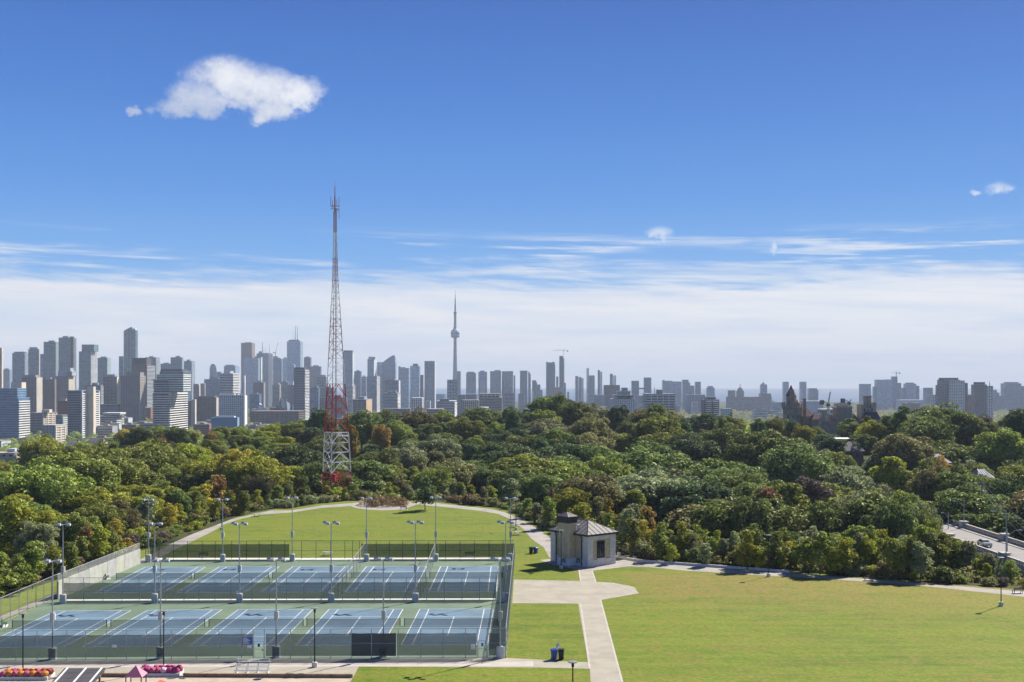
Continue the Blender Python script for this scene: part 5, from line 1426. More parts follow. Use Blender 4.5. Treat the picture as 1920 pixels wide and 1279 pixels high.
x_ = (1389 - CX) * k - xc; m_ = MB(); m_.lathe([(11, Z(733, 4200) - zb), (10, Z(730, 4200) - zb), (6, Z(727.5, 4200) - zb), (2, Z(726, 4200) - zb)], 14, (x_, -hd + 12, 0)); m_.build('dome', WL['steel'], o)
mast_on(o, x_, -hd + 12, Z(728, 4200) - zb, Z(719.5, 4200) - zb, 1.8)
x_ = (1433.5 - CX) * k - xc; m_ = MB(); m_.lathe([(9.5, Z(721, 4200) - zb + .05), (1.0, Z(716.5, 4200) - zb)], 4, (x_, -hd + 16, 0)); m_.build('pointed_roof', WL['steel'], o)
B('slab tower standing against the lake behind the castle turret', 1469, 1469, 1479, 716, 4700, 'curtain', 'pale', 'pale', None, top='none')
B('slab tower against the lake right of the castle turret', 1501, 1501, 1512, 716, 4700, 'curtain', 'pale', 'pale', None, top='none')
B('lower block against the lake right of the two slabs', 1517, 1517, 1532, 728, 4700, 'plain', 'blue', 'steel', None, steps=((1532, 1534.5, 731, 'plain', 'blue', 'steel'),), top='none')
B('low pale warehouse behind the castle roofs', 1508, 1508, 1544, 752, 2600, 'blank', 'pale', 'pale', None, top='none', depth=40)
B('white low school building with dark windows behind the castle', 1540, 1540, 1572, 767, 1500, 'wide', 'dark', 'white', None, top='none')
B('low pale hall near the hospital', 1449, 1449, 1466, 754, 3300, 'plain', 'pale', 'pale', None, top='none')
B('plain pale slab tower behind the castle chimneys', 1615, 1615, 1633, 720, 4300, 'curtain', 'pale', 'pale', None, top='none')
B('hazy cluster of tall blocks carrying a crane, left wing', 1644, 1644, 1662, 712, 4500, 'plain', 'pale', 'blue', None, steps=((1638, 1644, 725, 'plain', 'blue', 'blue'),), top='none')
B('hazy cluster of tall blocks carrying a crane, right wing', 1663, 1663, 1673, 711.5, 4500, 'plain', 'pale', 'blue', None, steps=((1673, 1683, 706, 'plain', 'blue', 'blue'), (1683, 1690, 718, 'plain', 'blue', 'blue')), top='none')
B('hazy rounded block right of the crane cluster', 1699, 1699, 1718, 719.5, 4500, 'plain', 'pale', 'steel', None, steps=((1692, 1699, 727, 'plain', 'blue', 'blue'), (1702, 1714, 717.5, 'blank', 'dark', 'steel'), (1718, 1724, 723.5, 'plain', 'blue', 'steel')), top='none')
B('small hazy tower left of the patterned slab', 1735, 1735, 1749, 727, 4300, 'plain', 'blue', 'steel', None, top='none')
o, xc, yc, zb, hw, hd, k = B('big dark slab with white zigzag-patterned front', 1767, 1767, 1800, 712, 2600, 'curtain', 'dark', 'steel', None, steps=((1769, 1798, 708.5, 'blank', 'dark', 'dark', 4), (1758, 1767, 722, 'curtain', 'dark', 'steel'), (1806, 1815, 718, 'curtain', 'dark', 'steel')), top='none')
prism_block(o, [((1779 - CX) * k - xc, -hd - 7), ((1806 - CX) * k - xc, -hd - 7), ((1806 - CX) * k - xc, -hd - 1.2), ((1779 - CX) * k - xc, -hd - 1.2)], 0, Z(714.5, 2600) - zb, 'dark', 'white', 'grid')
o, xc, yc, zb, hw, hd, k = B('dark tower with white patterned right wing and roof flue', 1828, 1828, 1850, 721, 2600, 'curtain', 'dark', 'steel', None, steps=((1832, 1848, 716.5, 'blank', 'dark', 'dark', 3), (1850, 1862, 723.5, 'grid', 'dark', 'white')), top='none')
mast_on(o, (1857 - CX) * k - xc, -6, Z(723.5, 2600) - zb, Z(714.5, 2600) - zb, .9)
B('narrow white patterned wing left of the zigzag slab', 1749, 1749, 1758, 740, 2700, 'grid', 'dark', 'white', None, top='none')
B('hazy block stepping down beside the patterned tower', 1862, 1862, 1869, 731, 4300, 'plain', 'blue', 'blue', None, steps=((1869, 1874, 736, 'plain', 'blue', 'blue'), (1874, 1880, 742, 'plain', 'blue', 'blue')), top='none')
B('wide hazy block at the right edge of the view', 1886, 1886, 1915, 719, 4500, 'plain', 'blue', 'steel', None, steps=((1882, 1886, 728, 'plain', 'blue', 'blue'), (1890, 1910, 716.5, 'blank', 'dark', 'steel'), (1915, 1940, 724, 'plain', 'blue', 'steel')), top='none')
B('red-brown narrow block between the two patterned slabs', 1818, 1818, 1826, 740, 3000, 'rib', 'brown', 'red', None, top='none')
B('low hazy industrial sheds on the plain by the lake', 1690, 1690, 1732, 750, 4300, 'plain', 'pale', 'pale', None, depth=60, top='none')
B('cream low apartment house half hidden in left trees', -12, 27, 41, 849, 640, 'punched', 'dark', 'beige', ('punched', 'cream'), steps=((8, 22, 842.5, 'blank', 'dark', 'pale', 4),), top='none')

# generic low fabric of the city between the towers
GEN = []
r_ = random.Random(21)
for i in range(280):
    d = 1250 * (5600 / 1250) ** r_.random(); px = r_.uniform(-60, 1980)
    if px > 1300 and r_.random() < .5: continue
    if px > 1380 and d < 2400: continue
    w = r_.uniform(14, 42); h = r_.uniform(8, 20) if d < 2600 else r_.uniform(10, 38)
    X = (px - CX) / F * d; pxw = w / d * F
    if any(b_[1] - pxw < px < b_[2] + pxw * .3 and abs(b_[4] - d) < 120 for b_ in BUILT): continue
    GEN.append((X, d, w, h, r_.uniform(14, 30), r_.choice(['brick', 'mauve', 'beige', 'grey', 'pale', 'white', 'brown', 'steel', 'cream', 'pale'])))
for (X, d, w, h, dp, wl) in GEN:
    zb = TZ(X, d) - 1.5
    m_ = MB(); m_.box(-w / 2, w / 2, -dp / 2, dp / 2, 0, h); m_.cur = 1
    z = 4.5
    while z < h - 1.5: m_.box(-w / 2 + 1, w / 2 - 1, -dp / 2 - .12, dp / 2 + .12, z - .9, z + .7); z += 3.6
    m_.cur = 2; m_.box(-w / 2 - .2, w / 2 + .2, -dp / 2 - .2, dp / 2 + .2, h + .01, h + .7); m_.box(-w * .2, w * .1, -dp * .2, dp * .2, h + .7, h + 3)
    o = m_.build('city_block', [WL[wl], GL['dark'], ROOFM], None, (X, d, zb))
    px = CX + X / d * F
    near = min(BUILT, key=lambda b_: abs((b_[1] + b_[2]) / 2 - px) + abs(b_[4] - d) * .01)
    col_n = {'brick': 'red brick', 'mauve': 'brownish', 'beige': 'beige', 'grey': 'grey', 'pale': 'pale grey', 'white': 'whitish', 'brown': 'brown', 'steel': 'bluish', 'cream': 'cream'}[wl]
    tag(o, 'low %s block in the distant city fabric between the towers' % col_n, 'building', 'low blocks of the distant city')


# needle tower
def needle():
    d = 5720; k = d / F; x = (853.5 - CX) * k
    zb = TZ(x, d) - 3
    o = empty('needle_tower', (x, d, zb), 'very tall slender concrete needle tower with round pod', 'tower')
    z = lambda y: Z(y, d) - zb
    WLm = mat('needle_concrete', (.36, .355, .35), .85)
    m_ = MB()
    prof_ = [(15.5, 0), (14.2, z(740)), (11.2, z(700)), (8.6, z(660)), (7.4, z(634))]
    # three-winged shaft
    for a0_ in (90, 210, 330):
        for (r0_, z0_), (r1_, z1_) in zip(prof_[:-1], prof_[1:]):
            a = R(a0_); t_ = Vector((math.cos(a), math.sin(a), 0)); n = Vector((-t_.y, t_.x, 0))
            f0, f1 = r0_ * .36, r1_ * .36
            m_.hexa([n * -f0 + Vector((0, 0, z0_)), t_ * r0_ - n * f0 * .6 + Vector((0, 0, z0_)), t_ * r0_ + n * f0 * .6 + Vector((0, 0, z0_)), n * f0 + Vector((0, 0, z0_)),
                     n * -f1 + Vector((0, 0, z1_)), t_ * r1_ - n * f1 * .6 + Vector((0, 0, z1_)), t_ * r1_ + n * f1 * .6 + Vector((0, 0, z1_)), n * f1 + Vector((0, 0, z1_))])
    m_.build('shaft', WLm, o)
    m_ = MB(); m_.lathe([(r_ * .78, z_) for r_, z_ in prof_], 18); m_.build('core', WLm, o)
    m_ = MB(); m_.lathe([(9, z(634)), (20, z(632.5)), (21.5, z(631)), (20, z(630)), (21, z(629)), (22, z(627)), (22, z(623)), (19, z(620)), (13, z(618)), (9, z(616))], 28); m_.build('pod', WL['pale'], o)
    m_ = MB(); m_.lathe([(22.3, z(626.8)), (22.3, z(624.6))], 28); m_.build('pod_windows', GL['dark'], o)
    m_ = MB(); m_.lathe([(21.8, z(631.3)), (22.2, z(631)), (22.0, z(630.3))], 28); m_.build('lower_deck', WL['dark'], o)
    m_ = MB(); m_.lathe([(8, z(617)), (8.5, z(613)), (6.6, z(612)), (6.4, z(588))], 14); m_.build('upper_shaft', WLm, o)
    m_ = MB(); m_.lathe([(7.5, z(588)), (8.2, z(587)), (7.6, z(585)), (4, z(584))], 14); m_.build('sky_pod', WL['steel'], o)
    m_ = MB(); m_.lathe([(3.8, z(584)), (3.6, z(572)), (2.9, z(571.8)), (2.6, z(561)), (1.6, z(560.8)), (1.3, z(552)), (.7, z(551.8)), (.5, z(543.5))], 8); m_.build('antenna_mast', WL['dark'], o)


needle()


# crystal-shaped museum and a white sail-roofed hall
d = 2700; o = empty('crystal_museum', ((528 - CX) / F * d, d, TZ((528 - CX) / F * d, d) - 2), 'museum of jagged dark crystal shapes below the downtown core', 'building', 'buildings of the city skyline'); zb = o.location.z; k = d / F
for (a, b_, c, y_) in ((512, 524, 518, 757), (518, 532, 524.5, 745), (526, 542, 536, 752), (536, 552, 546, 759)):
    m_ = MB(); p = [Vector(((q - 528) * k, yy, 0)) for q, yy in ((a, 0), (b_, -6), (b_ + 1, 26), (a, 30))]; t_ = Vector(((c - 528) * k, 8, Z(y_, d) - zb)); t2 = t_ + Vector((5, 12, -6))
    m_.poly([p[0], p[1], t_]); m_.poly([p[1], p[2], t2, t_]); m_.poly([p[2], p[3], t2]); m_.poly([p[3], p[0], t_, t2]); m_.build('crystal', GL['dark'] if c != 536 else WL['steel'], o)
m_ = MB(); m_.box(-26 * k, 20 * k, 20, 60, 0, Z(765, d) - zb); m_.build('old_wing', WL['brown'], o)
d = 2350; k = d / F; x = (490 - CX) * k; o = empty('sail_roof_hall', (x, d, TZ(x, d) - 2), 'white hall with steep tent-like roof left of the crystal museum', 'building', 'buildings of the city skyline'); zb = o.location.z
m_ = MB(); m_.hexa([(-8 * k, 0, 0), (8 * k, 0, 0), (8 * k, 22, 0), (-8 * k, 22, 0), (-6 * k, 0, Z(765, d) - zb), (6 * k, 0, Z(772, d) - zb), (6 * k, 22, Z(772, d) - zb), (-6 * k, 22, Z(765, d) - zb)]); m_.build('hall', WL['pale'], o)
m_ = MB(); m_.hexa([(-7 * k, -1, Z(769, d) - zb), (9 * k, -1, Z(775, d) - zb), (9 * k, 23, Z(775, d) - zb), (-7 * k, 23, Z(769, d) - zb), (-5 * k, 4, Z(757, d) - zb), (-2 * k, 4, Z(759, d) - zb), (-2 * k, 18, Z(759, d) - zb), (-5 * k, 18, Z(757, d) - zb)]); m_.build('tent_roof', WL['white'], o)
m_ = MB(); m_.box(-19 * k, -9 * k, 0, 20, 0, Z(767, d) - zb); m_.build('side_wing', WL['cream'], o)


# tower cranes
def crane(label, px_m, y_foot, y_top, d, jib=None, luff=None, red=False, cat_y=None):
    k = d / F; x = (px_m - CX) * k; z0_, z1_ = Z(y_foot, d), Z(y_top, d)
    o = empty('tower_crane', (x, d - 4, z0_), label, 'crane', 'tower cranes over the city'); m = WL['red'] if red else WL['pale']
    w = 1.0; m_ = MB()
    for a in (-w, w):
        for b_ in (-w, w): m_.bar((a, b_, 0), (a, b_, z1_ - z0_), .45)
    zz = 0; n = int((z1_ - z0_) / 3)
    for i in range(n): m_.bar((-w, -w, 3 * i), (w, -w, 3 * i + 3), .3); m_.bar((-w, w, 3 * i), (w, w, 3 * i + 3), .3)
    m_.build('mast', m, o); h = z1_ - z0_
    m_ = MB(); m_.box(-1.8, 1.8, -1.8, 1.8, h - 3, h); m_.build('cab', WL['dark'], o)
    if jib:
        a, b_ = ((q - px_m) * k for q in jib)
        m_ = MB(); m_.bar((a, 0, h), (b_, 0, h), .7, .7); m_.bar((a * .95, 0, h + 2), (0, 0, h + 7), .35); m_.bar((b_ * .95, 0, h + 1), (0, 0, h + 7), .35); m_.bar((0, 0, h), (0, 0, h + 7.5), .8); m_.bar((a, 0, h + 1.8), (b_, 0, h + 1.8), .4); m_.build('jib', m, o)
        q = b_ if abs(b_) < abs(a) else a
        m_ = MB(); m_.box(q - 3, q + 3, -1.2, 1.2, h - 4, h); m_.build('counterweight', WL['dark'], o)
    if luff:
        tip = Vector(((luff[0] - px_m) * k, 0, Z(luff[1], d) - z0_)); m_ = MB(); m_.bar((0, 0, h), tip, 1.1); m_.bar((0, 0, h + 4), tip, .25); m_.bar((0, 0, h), (-7 if tip.x > 0 else 7, 0, h + 4), 1.0); m_.build('jib', m, o)
        m_ = MB(); s_ = -1 if tip.x > 0 else 1; m_.box(s_ * 7 - 2.2, s_ * 7 + 2.2, -1.5, 1.5, h - 1, h + 4); m_.build('counterweight', WL['dark'], o)


crane('horizontal-jib tower crane on top of the slim unfinished tower', 1056.5, 667, 657.5, 4590, jib=(1037, 1064))
crane('red luffing crane on the ragged-topped downtown tower', 517, 671, 662, 4990, luff=(521.5, 642), red=True)
crane('small horizontal-jib crane on the right hazy block cluster', 1680, 706, 699, 4490, jib=(1669.5, 1686))
crane('white luffing crane standing behind the castle', 1551, 790, 757, 1300, luff=(1555, 735))
crane('luffing crane with only its dark top showing behind the castle', 1590, 790, 754, 1300, luff=(1594.5, 749))
crane('thin luffing crane beside the stepped spire tower', 493.5, 668, 662, 5380, luff=(496.5, 653))
# ------------------------------------------------------------------ lattice mast
def lattice_mast():
    d = 352; k = d / F; x = (628 - CX) * k
    zg = TZ(x, d)
    o = empty('lattice_mast', (x, d, zg), 'very tall red and white three-legged lattice radio mast in the trees', 'mast')
    RED = mat('mast_red', (.40, .035, .03), .5, vary=.15); WH = mat('mast_white', (.66, .66, .64), .5); GR = mat('mast_pale_red', (.40, .20, .16), .5)
    Zp = lambda y: Z(y, d) - zg
    ys = [(903, 28.5), (886, 27.2), (866, 26.0), (848, 25.2), (830, 24.2), (811, 23.2), (788, 21.8), (766, 20.2), (743, 18.6), (720, 17.0), (704, 16.2), (688, 15.2), (672, 14.2), (656, 13.2), (641, 12.3), (626, 11.4), (612, 10.6), (598, 9.8), (585, 9.2),
          (572, 8.4), (560, 7.5), (548, 6.7), (537, 6.0), (526, 5.4), (516, 4.9)] + [(516 - 8 * i, max(2.9, 4.9 - i * .17)) for i in range(1, 16)]
    ang = [R(a) for a in (26, 146, 266)]
    def node(i, j):
        y, hw = ys[i]; r = hw * k / .88
        return Vector((r * math.cos(ang[j]), r * math.sin(ang[j]), Zp(y) if i else -1.0))
    bands = [(0, 1, RED, 'red'), (1, 5, WH, 'white'), (5, 9, RED, 'red'), (9, 12, WH, 'white'), (12, 17, GR, 'pale red'), (17, 22, WH, 'white'), (22, 28, GR, 'pale red'), (28, 34, WH, 'white'), (34, len(ys) - 1, GR, 'pale red')]
    for (i0, i1, m, nm) in bands:
        for j in range(3):
            m_ = MB()
            for i in range(i0, i1): m_.tube(node(i, j), node(i + 1, j), .16 if i < 9 else .13 if i < 19 else .10, 6, cap=False)
            m_.build('leg', m, o)
        b = MB(); w = .15 if i0 < 9 else .10 if i0 < 19 else .07
        for i in range(i0, i1):
            for j in range(3):
                q = (j + 1) % 3; b.bar(node(i + 1, j), node(i + 1, q), w)
                if i < 9:
                    mid = (node(i + 1, j) + node(i + 1, q)) / 2; b.bar(node(i, j), mid, w); b.bar(node(i, q), mid, w)
                else:
                    if i % 2: b.bar(node(i, j), node(i + 1, q), w)
                    else: b.bar(node(i, q), node(i + 1, j), w)
        tag(b.build('bracing', m, o), kind='stuff')
    b = MB(); top = Zp(390)
    b.bar((.2, .1, 0), (.2, .1, top), .16); b.bar((.5, .25, 0), (.5, .25, top), .10); b.build('feeder_line', M['black'], o)
    b = MB(); zt = Zp(392)
    for zz in (zt, Zp(386)):
        for j in range(6):
            a, c_ = j * math.pi / 3, (j + 1) * math.pi / 3; b.bar((1.25 * math.cos(a), 1.25 * math.sin(a), zz), (1.25 * math.cos(c_), 1.25 * math.sin(c_), zz), .12)
    b.build('antenna_platform', GR, o)
    for (dx_, y0, y1) in ((-7.5, 386, 369), (8, 410, 370), (3.5, 384, 374), (-4, 390, 376)):
        b = MB(); b.bar((0, 0, Zp((y0 + 2 * 388) / 3)), (dx_ * k, -.3, Zp((y0 + 2 * 388) / 3)), .08); b.tube((dx_ * k, -.3, Zp(y0)), (dx_ * k, -.3, Zp(y1)), .09, 6); b.build('whip_antenna', GR, o)
    b = MB(); b.tube((0, 0, Zp(396)), (0, 0, Zp(368)), .24, 6); b.tube((0, 0, Zp(368)), (0, 0, Zp(350)), .12, 6); b.tube((0, 0, Zp(350)), (0, 0, Zp(337)), .05, 5)
    for y in (352, 358, 364): b.bar((-.5, 0, Zp(y)), (.5, 0, Zp(y)), .06)
    b.build('top_antenna', GR, o)
    b = MB(); b.box(-1.6, 1.6, -1.2, 1.2, Zp(818), Zp(818) + .15)
    for (a, c_) in ((-1.6, -1.2), (1.6, -1.2), (1.6, 1.2), (-1.6, 1.2)): b.bar((a, c_, Zp(818)), (a, c_, Zp(818) + 1.1), .07)
    for h in (.55, 1.1): b.bar((-1.6, -1.2, Zp(818) + h), (1.6, -1.2, Zp(818) + h), .06); b.bar((-1.6, 1.2, Zp(818) + h), (1.6, 1.2, Zp(818) + h), .06)
    ob = b.build('work_platform', WH, o); ob.location = (2.2, 0, 0)
    b = MB(); b.box(-4.6, 4.6, -.35, .35, Zp(897), Zp(895)); b.box(-.4, .4, -2.5, 2.5, Zp(903), Zp(889)); b.build('base_frame', RED, o)


lattice_mast()


# ------------------------------------------------------------------ castle on the ridge
def castle():
    d = 705; k = d / F; x = (1555 - CX) * k; zg = TZ(x, d) - 1
    o = empty('castle', (x, d, zg), 'turreted sandstone castle with spire, battlements and tall chimneys above the trees', 'castle')
    ST = mat('castle_stone', (.30, .265, .215), .9, vary=.2, vscale=.5, bump=.4, bscale=2); ST2 = mat('castle_pale_stone', (.42, .36, .28), .9, vary=.15, vscale=.5); RF = mat('castle_red_roof', (.155, .07, .055), .8, vary=.25, vscale=.6); RD = mat('castle_slate', (.06, .055, .075), .7, vary=.2, vscale=.6); TN = mat('castle_tan_roof', (.42, .30, .23), .8, vary=.15)
    X = lambda px: (px - 1555) * k
    Zp = lambda y: Z(y, d) - zg
    def round_tower(pxc, hw, y_top, name='tower'):
        b = MB(); r = hw * k; z1 = Zp(y_top)
        b.lathe([(r * .90, 0), (r * .90, z1 - 5.2), (r * .94, z1 - 4.6), (r * .94, z1 - 3.8), (r * 1.05, z1 - 3.0), (r * 1.06, z1 - .9)], 22, (X(pxc), 0, 0)); t_ = b.build(name, ST, o)
        for i in range(14):
            a = 2 * math.pi * i / 14; m_ = MB(); c = Vector((X(pxc) + r * math.cos(a), r * math.sin(a), 0)); m_.box(-.7, .7, -.3, .3, z1 - .9, z1 + .6); ob = m_.build('merlon', ST, t_); ob.location = c; ob.rotation_euler = (0, 0, a + math.pi / 2)
        return t_, r, z1
    t_, r, z1 = round_tower(1483.5, 16.5, 756)
    for a in (-2.2, -1.57, -.9): m_ = MB(); m_.box(-.45, .45, -.1, .1, z1 - 9.5, z1 - 7.3); ob = m_.build('window', GL['dark'], t_); ob.location = (X(1483.5) + r * .9 * math.cos(a), r * .9 * math.sin(a), 0); ob.rotation_euler = (0, 0, a + math.pi / 2)
    m_ = MB(); m_.lathe([(9.5 * k, z1 - .8), (9.5 * k, Zp(743)), (9.9 * k, Zp(742.5))], 16, (X(1484.5), 1, 0)); m_.build('upper_turret', ST, o)
    m_ = MB(); m_.lathe([(10.2 * k, Zp(742.4)), (5.2 * k, Zp(733)), (.12, Zp(722))], 16, (X(1484), 1, 0)); m_.build('spire', RF, o)
    m_ = MB(); m_.box(X(1478.3), X(1485), -5.5, -3.2, z1 - .7, Zp(732.5)); m_.box(X(1478) - .1, X(1485.4), -5.7, -3.0, Zp(732.4), Zp(731.2)); m_.build('stair_turret', ST, o)
    m_ = MB(); m_.lathe([(4.5 * k, z1 - .8), (4.5 * k, Zp(755)), (4.9 * k, Zp(754.8)), (.1, Zp(748.5))], 12, (X(1491.5), -4, 0)); m_.build('corner_turret', TN, o)
    def hip(px0, px1, y_ridge, y_eave, y0, y1, m, ridge=(.25, .75), wall=ST):
        z0_, z1_ = Zp(y_eave), Zp(y_ridge); a, b_ = X(px0), X(px1); ym_ = (y0 + y1) / 2
        e1, e2 = Vector((a + (b_ - a) * ridge[0], ym_, z1_)), Vector((a + (b_ - a) * ridge[1], ym_, z1_)); c = [Vector(v) for v in ((a, y0, z0_), (b_, y0, z0_), (b_, y1, z0_), (a, y1, z0_))]
        m_ = MB(); m_.poly([c[0], c[1], e2, e1]); m_.poly([c[1], c[2], e2]); m_.poly([c[2], c[3], e1, e2]); m_.poly([c[3], c[0], e1]); m_.poly(c[::-1]); m_.build('roof', m, o)
        m_ = MB(); m_.box(a + .3, b_ - .3, y0 + .3, y1 - .3, 0, z0_ - .02); m_.build('wall', wall, o)
    def chim(px0, px1, y_top, yy, dp=1.6, m=ST, y_bot=800):
        m_ = MB(); m_.box(X(px0), X(px1), yy, yy + dp, max(0, Zp(y_bot)), Zp(y_top) - .6); m_.box(X(px0) - .2, X(px1) + .2, yy - .2, yy + dp + .2, Zp(y_top) - .59, Zp(y_top)); m_.build('chimney', m, o)
    chim(1508, 1513, 747, 2, 2.0); chim(1503.5, 1506.5, 757, 4)
    hip(1499, 1531, 764.5, 781, 4, 16, RF, (.12, .62))
    hip(1518, 1538, 774, 786, -6, 3, RF, (.4, .6))
    hip(1527, 1540, 780, 792, -9, -5, TN, (.45, .55), ST2)
    chim(1536.5, 1543, 768, -8, 2.2, ST2)
    m_ = MB(); a, b_, ap = X(1524), X(1556), X(1540); m_.hexa([(a, -9, Zp(806)), (b_, -9, Zp(806)), (b_, -7.4, Zp(806)), (a, -7.4, Zp(806)), (ap - 1.2, -9, Zp(789)), (ap + 1.2, -9, Zp(789)), (ap + 1.2, -7.4, Zp(789)), (ap - 1.2, -7.4, Zp(789))]); m_.box(a, b_, -9, -7.4, 0, Zp(806) - .01); m_.build('gable_wall', ST, o)
    chim(1549, 1554, 776, -3, 1.8, ST); hip(1541, 1571, 781, 797, -2, 12, TN, (.2, .8), ST2)
    m_ = MB(); m_.box(X(1567.5), X(1596), -2, 8, 0, Zp(765)); m_.box(X(1567) - .2, X(1596.5) + .2, -2.3, 8.3, Zp(765) + .02, Zp(763.5)); tw = m_.build('square_tower', ST, o)
    n = 9
    for i in range(n): a = X(1567) + (X(1596) - X(1567)) * (i + .25) / n; m_ = MB(); m_.box(a, a + .65, -2.2, -1.4, Zp(763.5) + .01, Zp(760.6)); m_.build('merlon', ST, tw)
    for px_ in (1571, 1579, 1585, 1592): m_ = MB(); m_.box(X(px_), X(px_) + .5, 3, 3.5, Zp(763.5) + .01, Zp(756 if px_ in (1571, 1585) else 758)); m_.build('finial', ST, tw)
    hip(1596, 1614, 775, 788, 3, 12, RD, (.3, .6))
    m_ = MB(); m_.box(X(1615), X(1643), 0, 9, 0, Zp(765)); m_.build('gable_block', ST2, o)
    for (a, b_, y) in ((1614.5, 1618, 758), (1638, 1643.5, 754), (1618, 1622, 761), (1634, 1638, 758)): m_ = MB(); m_.box(X(a), X(b_), .2, 8.8, Zp(765) + .02, Zp(y)); m_.build('gable_step', ST2, o)
    chim(1622, 1628.4, 742, 2, 2.4, ST2, 766); chim(1629.2, 1636, 742, 2, 2.4, ST2, 766)
    hip(1613, 1646, 772, 785, -6, -.2, RD, (.15, .85))
    for (a, y) in ((1620, 769), (1627, 769), (1634, 769)): m_ = MB(); m_.box(X(a), X(a + 2.4), -.12, .1, Zp(y) - .9, Zp(y) + .9); m_.build('window', GL['dark'], o)


castle()


# ------------------------------------------------------------------ houses between the trees
def house(label, px0, px1, y_ridge, y_eave, d, roof_m, wall_m, depth=11, ridge=(.25, .75), chim=True, seams=0):
    k = d / F; xm = ((px0 + px1) / 2 - CX) * k; zg = min(TZ(xm, d), Z(y_eave, d) - 5.5); w = (px1 - px0) * k / 2
    o = empty('house', (xm, d, zg), label, 'house', 'houses among the trees')
    z0_, z1_ = Z(y_eave, d) - zg, Z(y_ridge, d) - zg
    m_ = MB(); m_.box(-w + .5, w - .5, .5, depth - .5, 0, z0_ - .03); m_.build('wall', wall_m, o)
    e1, e2 = Vector((-w + 2 * w * ridge[0], depth / 2, z1_)), Vector((-w + 2 * w * ridge[1], depth / 2, z1_)); c = [Vector(v) for v in ((-w, 0, z0_), (w, 0, z0_), (w, depth, z0_), (-w, depth, z0_))]
    m_ = MB(); m_.poly([c[0], c[1], e2, e1]); m_.poly([c[1], c[2], e2]); m_.poly([c[2], c[3], e1, e2]); m_.poly([c[3], c[0], e1]); m_.poly(c[::-1]); rf = m_.build('roof', roof_m, o)
    for i in range(1, seams): s_ = i / seams; p = c[0].lerp(c[1], s_); q = e1.lerp(e2, min(1, max(0, (s_ - ridge[0]) / max(.01, ridge[1] - ridge[0])))); m_ = MB(); m_.bar(p + Vector((0, 0, .05)), q + Vector((0, 0, .05)), .1, .12); m_.build('roof_seam', WL['white'], rf)
    for i in range(max(2, int(w / 1.6))): a = -w + .9 + i * (2 * w - 1.6) / max(2, int(w / 1.6)); m_ = MB(); m_.box(a, a + 1.0, .42, .52, z0_ - 2.4, z0_ - 1.0); m_.build('window', GL['dark'], o)
    if chim: m_ = MB(); m_.box(w * .2, w * .2 + 1.0, depth * .6, depth * .6 + .8, z0_, z1_ + 1.3); m_.build('chimney', WL['brick'], o)
    return o


SL = mat('house_slate', (.10, .095, .11), .75, vary=.2, vscale=.8); SB = mat('house_blue_slate', (.13, .155, .20), .7, vary=.15, vscale=.8)
o = house('dark hip-roofed house deep in the trees right of centre', 1577, 1622, 829, 846, 500, SL, WL['brown'], ridge=(.45, .8))
k = 512 / F; xm = (1597 - CX) * k; zz = Z(823, 512)
o = empty('house', (xm, 520, zz - 9), 'flat-roofed house with thin white eave behind the dark hip roof', 'house', 'houses among the trees')
m_ = MB(); m_.box(-6, 6, -5, 5, 0, 8.3); m_.build('wall', WL['dark'], o); m_ = MB(); m_.box(-6.6, 6.6, -6, 5.5, 8.32, 8.95); m_.build('roof', WL['white'], o)
for a in (-4.5, -1, 2.5): m_ = MB(); m_.box(a, a + 2, -5.1, -4.95, 5.2, 7.2); m_.build('window', GL['dark'], o)
house('long blue-grey hip-roofed house among the trees on the right', 1714, 1786, 853, 868, 420, SB, WL['brick'], 13, (.18, .8))
house('small house with pale seamed metal roof near the utility pole', 1835, 1866, 882, 896, 330, mat('grey_seam_roof', (.27, .27, .28), .7), WL['mauve'], 9, (.3, .7), False, 7)
house('low dark-roofed house in the trees under the lattice balcony slab', 160, 193, 822, 829, 900, SL, WL['cream'], 12)
house('low house roof in the trees left of the white banded tower', 118, 150, 829, 836, 860, SL, WL['mauve'], 12)

# ------------------------------------------------------------------ road bridge, lamps, poles and wires
o = empty('road_bridge', (105, 245, -2), 'grey concrete road bridge with balustrades and pillars over the ravine', 'bridge')
BR = mat('bridge_concrete', (.38, .37, .355), .88, vary=.15, vscale=.5, bump=.2); AS = mat('asphalt', (.23, .225, .22), .9, vary=.12, vscale=.4)
y0, y1 = -49, 48
m_ = MB(); m_.box(-6.4, 6.4, y0, y1, -1.6, -.12); m_.build('deck', BR, o)
m_ = MB(); m_.box(-4.3, 4.3, y0, y1, -.118, 0.0); m_.build('roadway', AS, o)
for s_ in (-1, 1):
    a, b_ = (4.3, 6.0) if s_ > 0 else (-6.0, -4.3)
    m_ = MB(); m_.box(a + .002, b_, y0, y1, -.117, .14); m_.build('pavement', M['plaza'], o)
    x_ = 6.15 * s_
    m_ = MB(); m_.box(x_ - .2, x_ + .2, y0, y1, -.1, .42); m_.build('parapet_base', BR, o)
    m_ = MB(); m_.box(x_ - .24, x_ + .24, y0, y1, .98, 1.18); m_.build('parapet_coping', M['joint'], o)
    bm_ = MB(); bm_.box(-.13, .13, -.34, .34, .425, .975); bm_ = bm_.mesh('baluster', BR)
    for i in range(80): link('baluster', bm_, o, (x_, y0 + .6 + i * 1.2, 0))
    for yy in (-33, -12.5, 16.5, 40):
        m_ = MB(); m_.box(x_ - .75, x_ + .75, yy - .9, yy + .9, -13, 1.45); m_.box(x_ - .9, x_ + .9, yy - 1.05, yy + 1.05, 1.452, 1.7); m_.build('pillar', BR, o)
for xx in (-.12, .12): m_ = MB(); m_.box(xx - .05, xx + .05, y0, y1, .004, .008); m_.build('centre_line', FL[2], o)
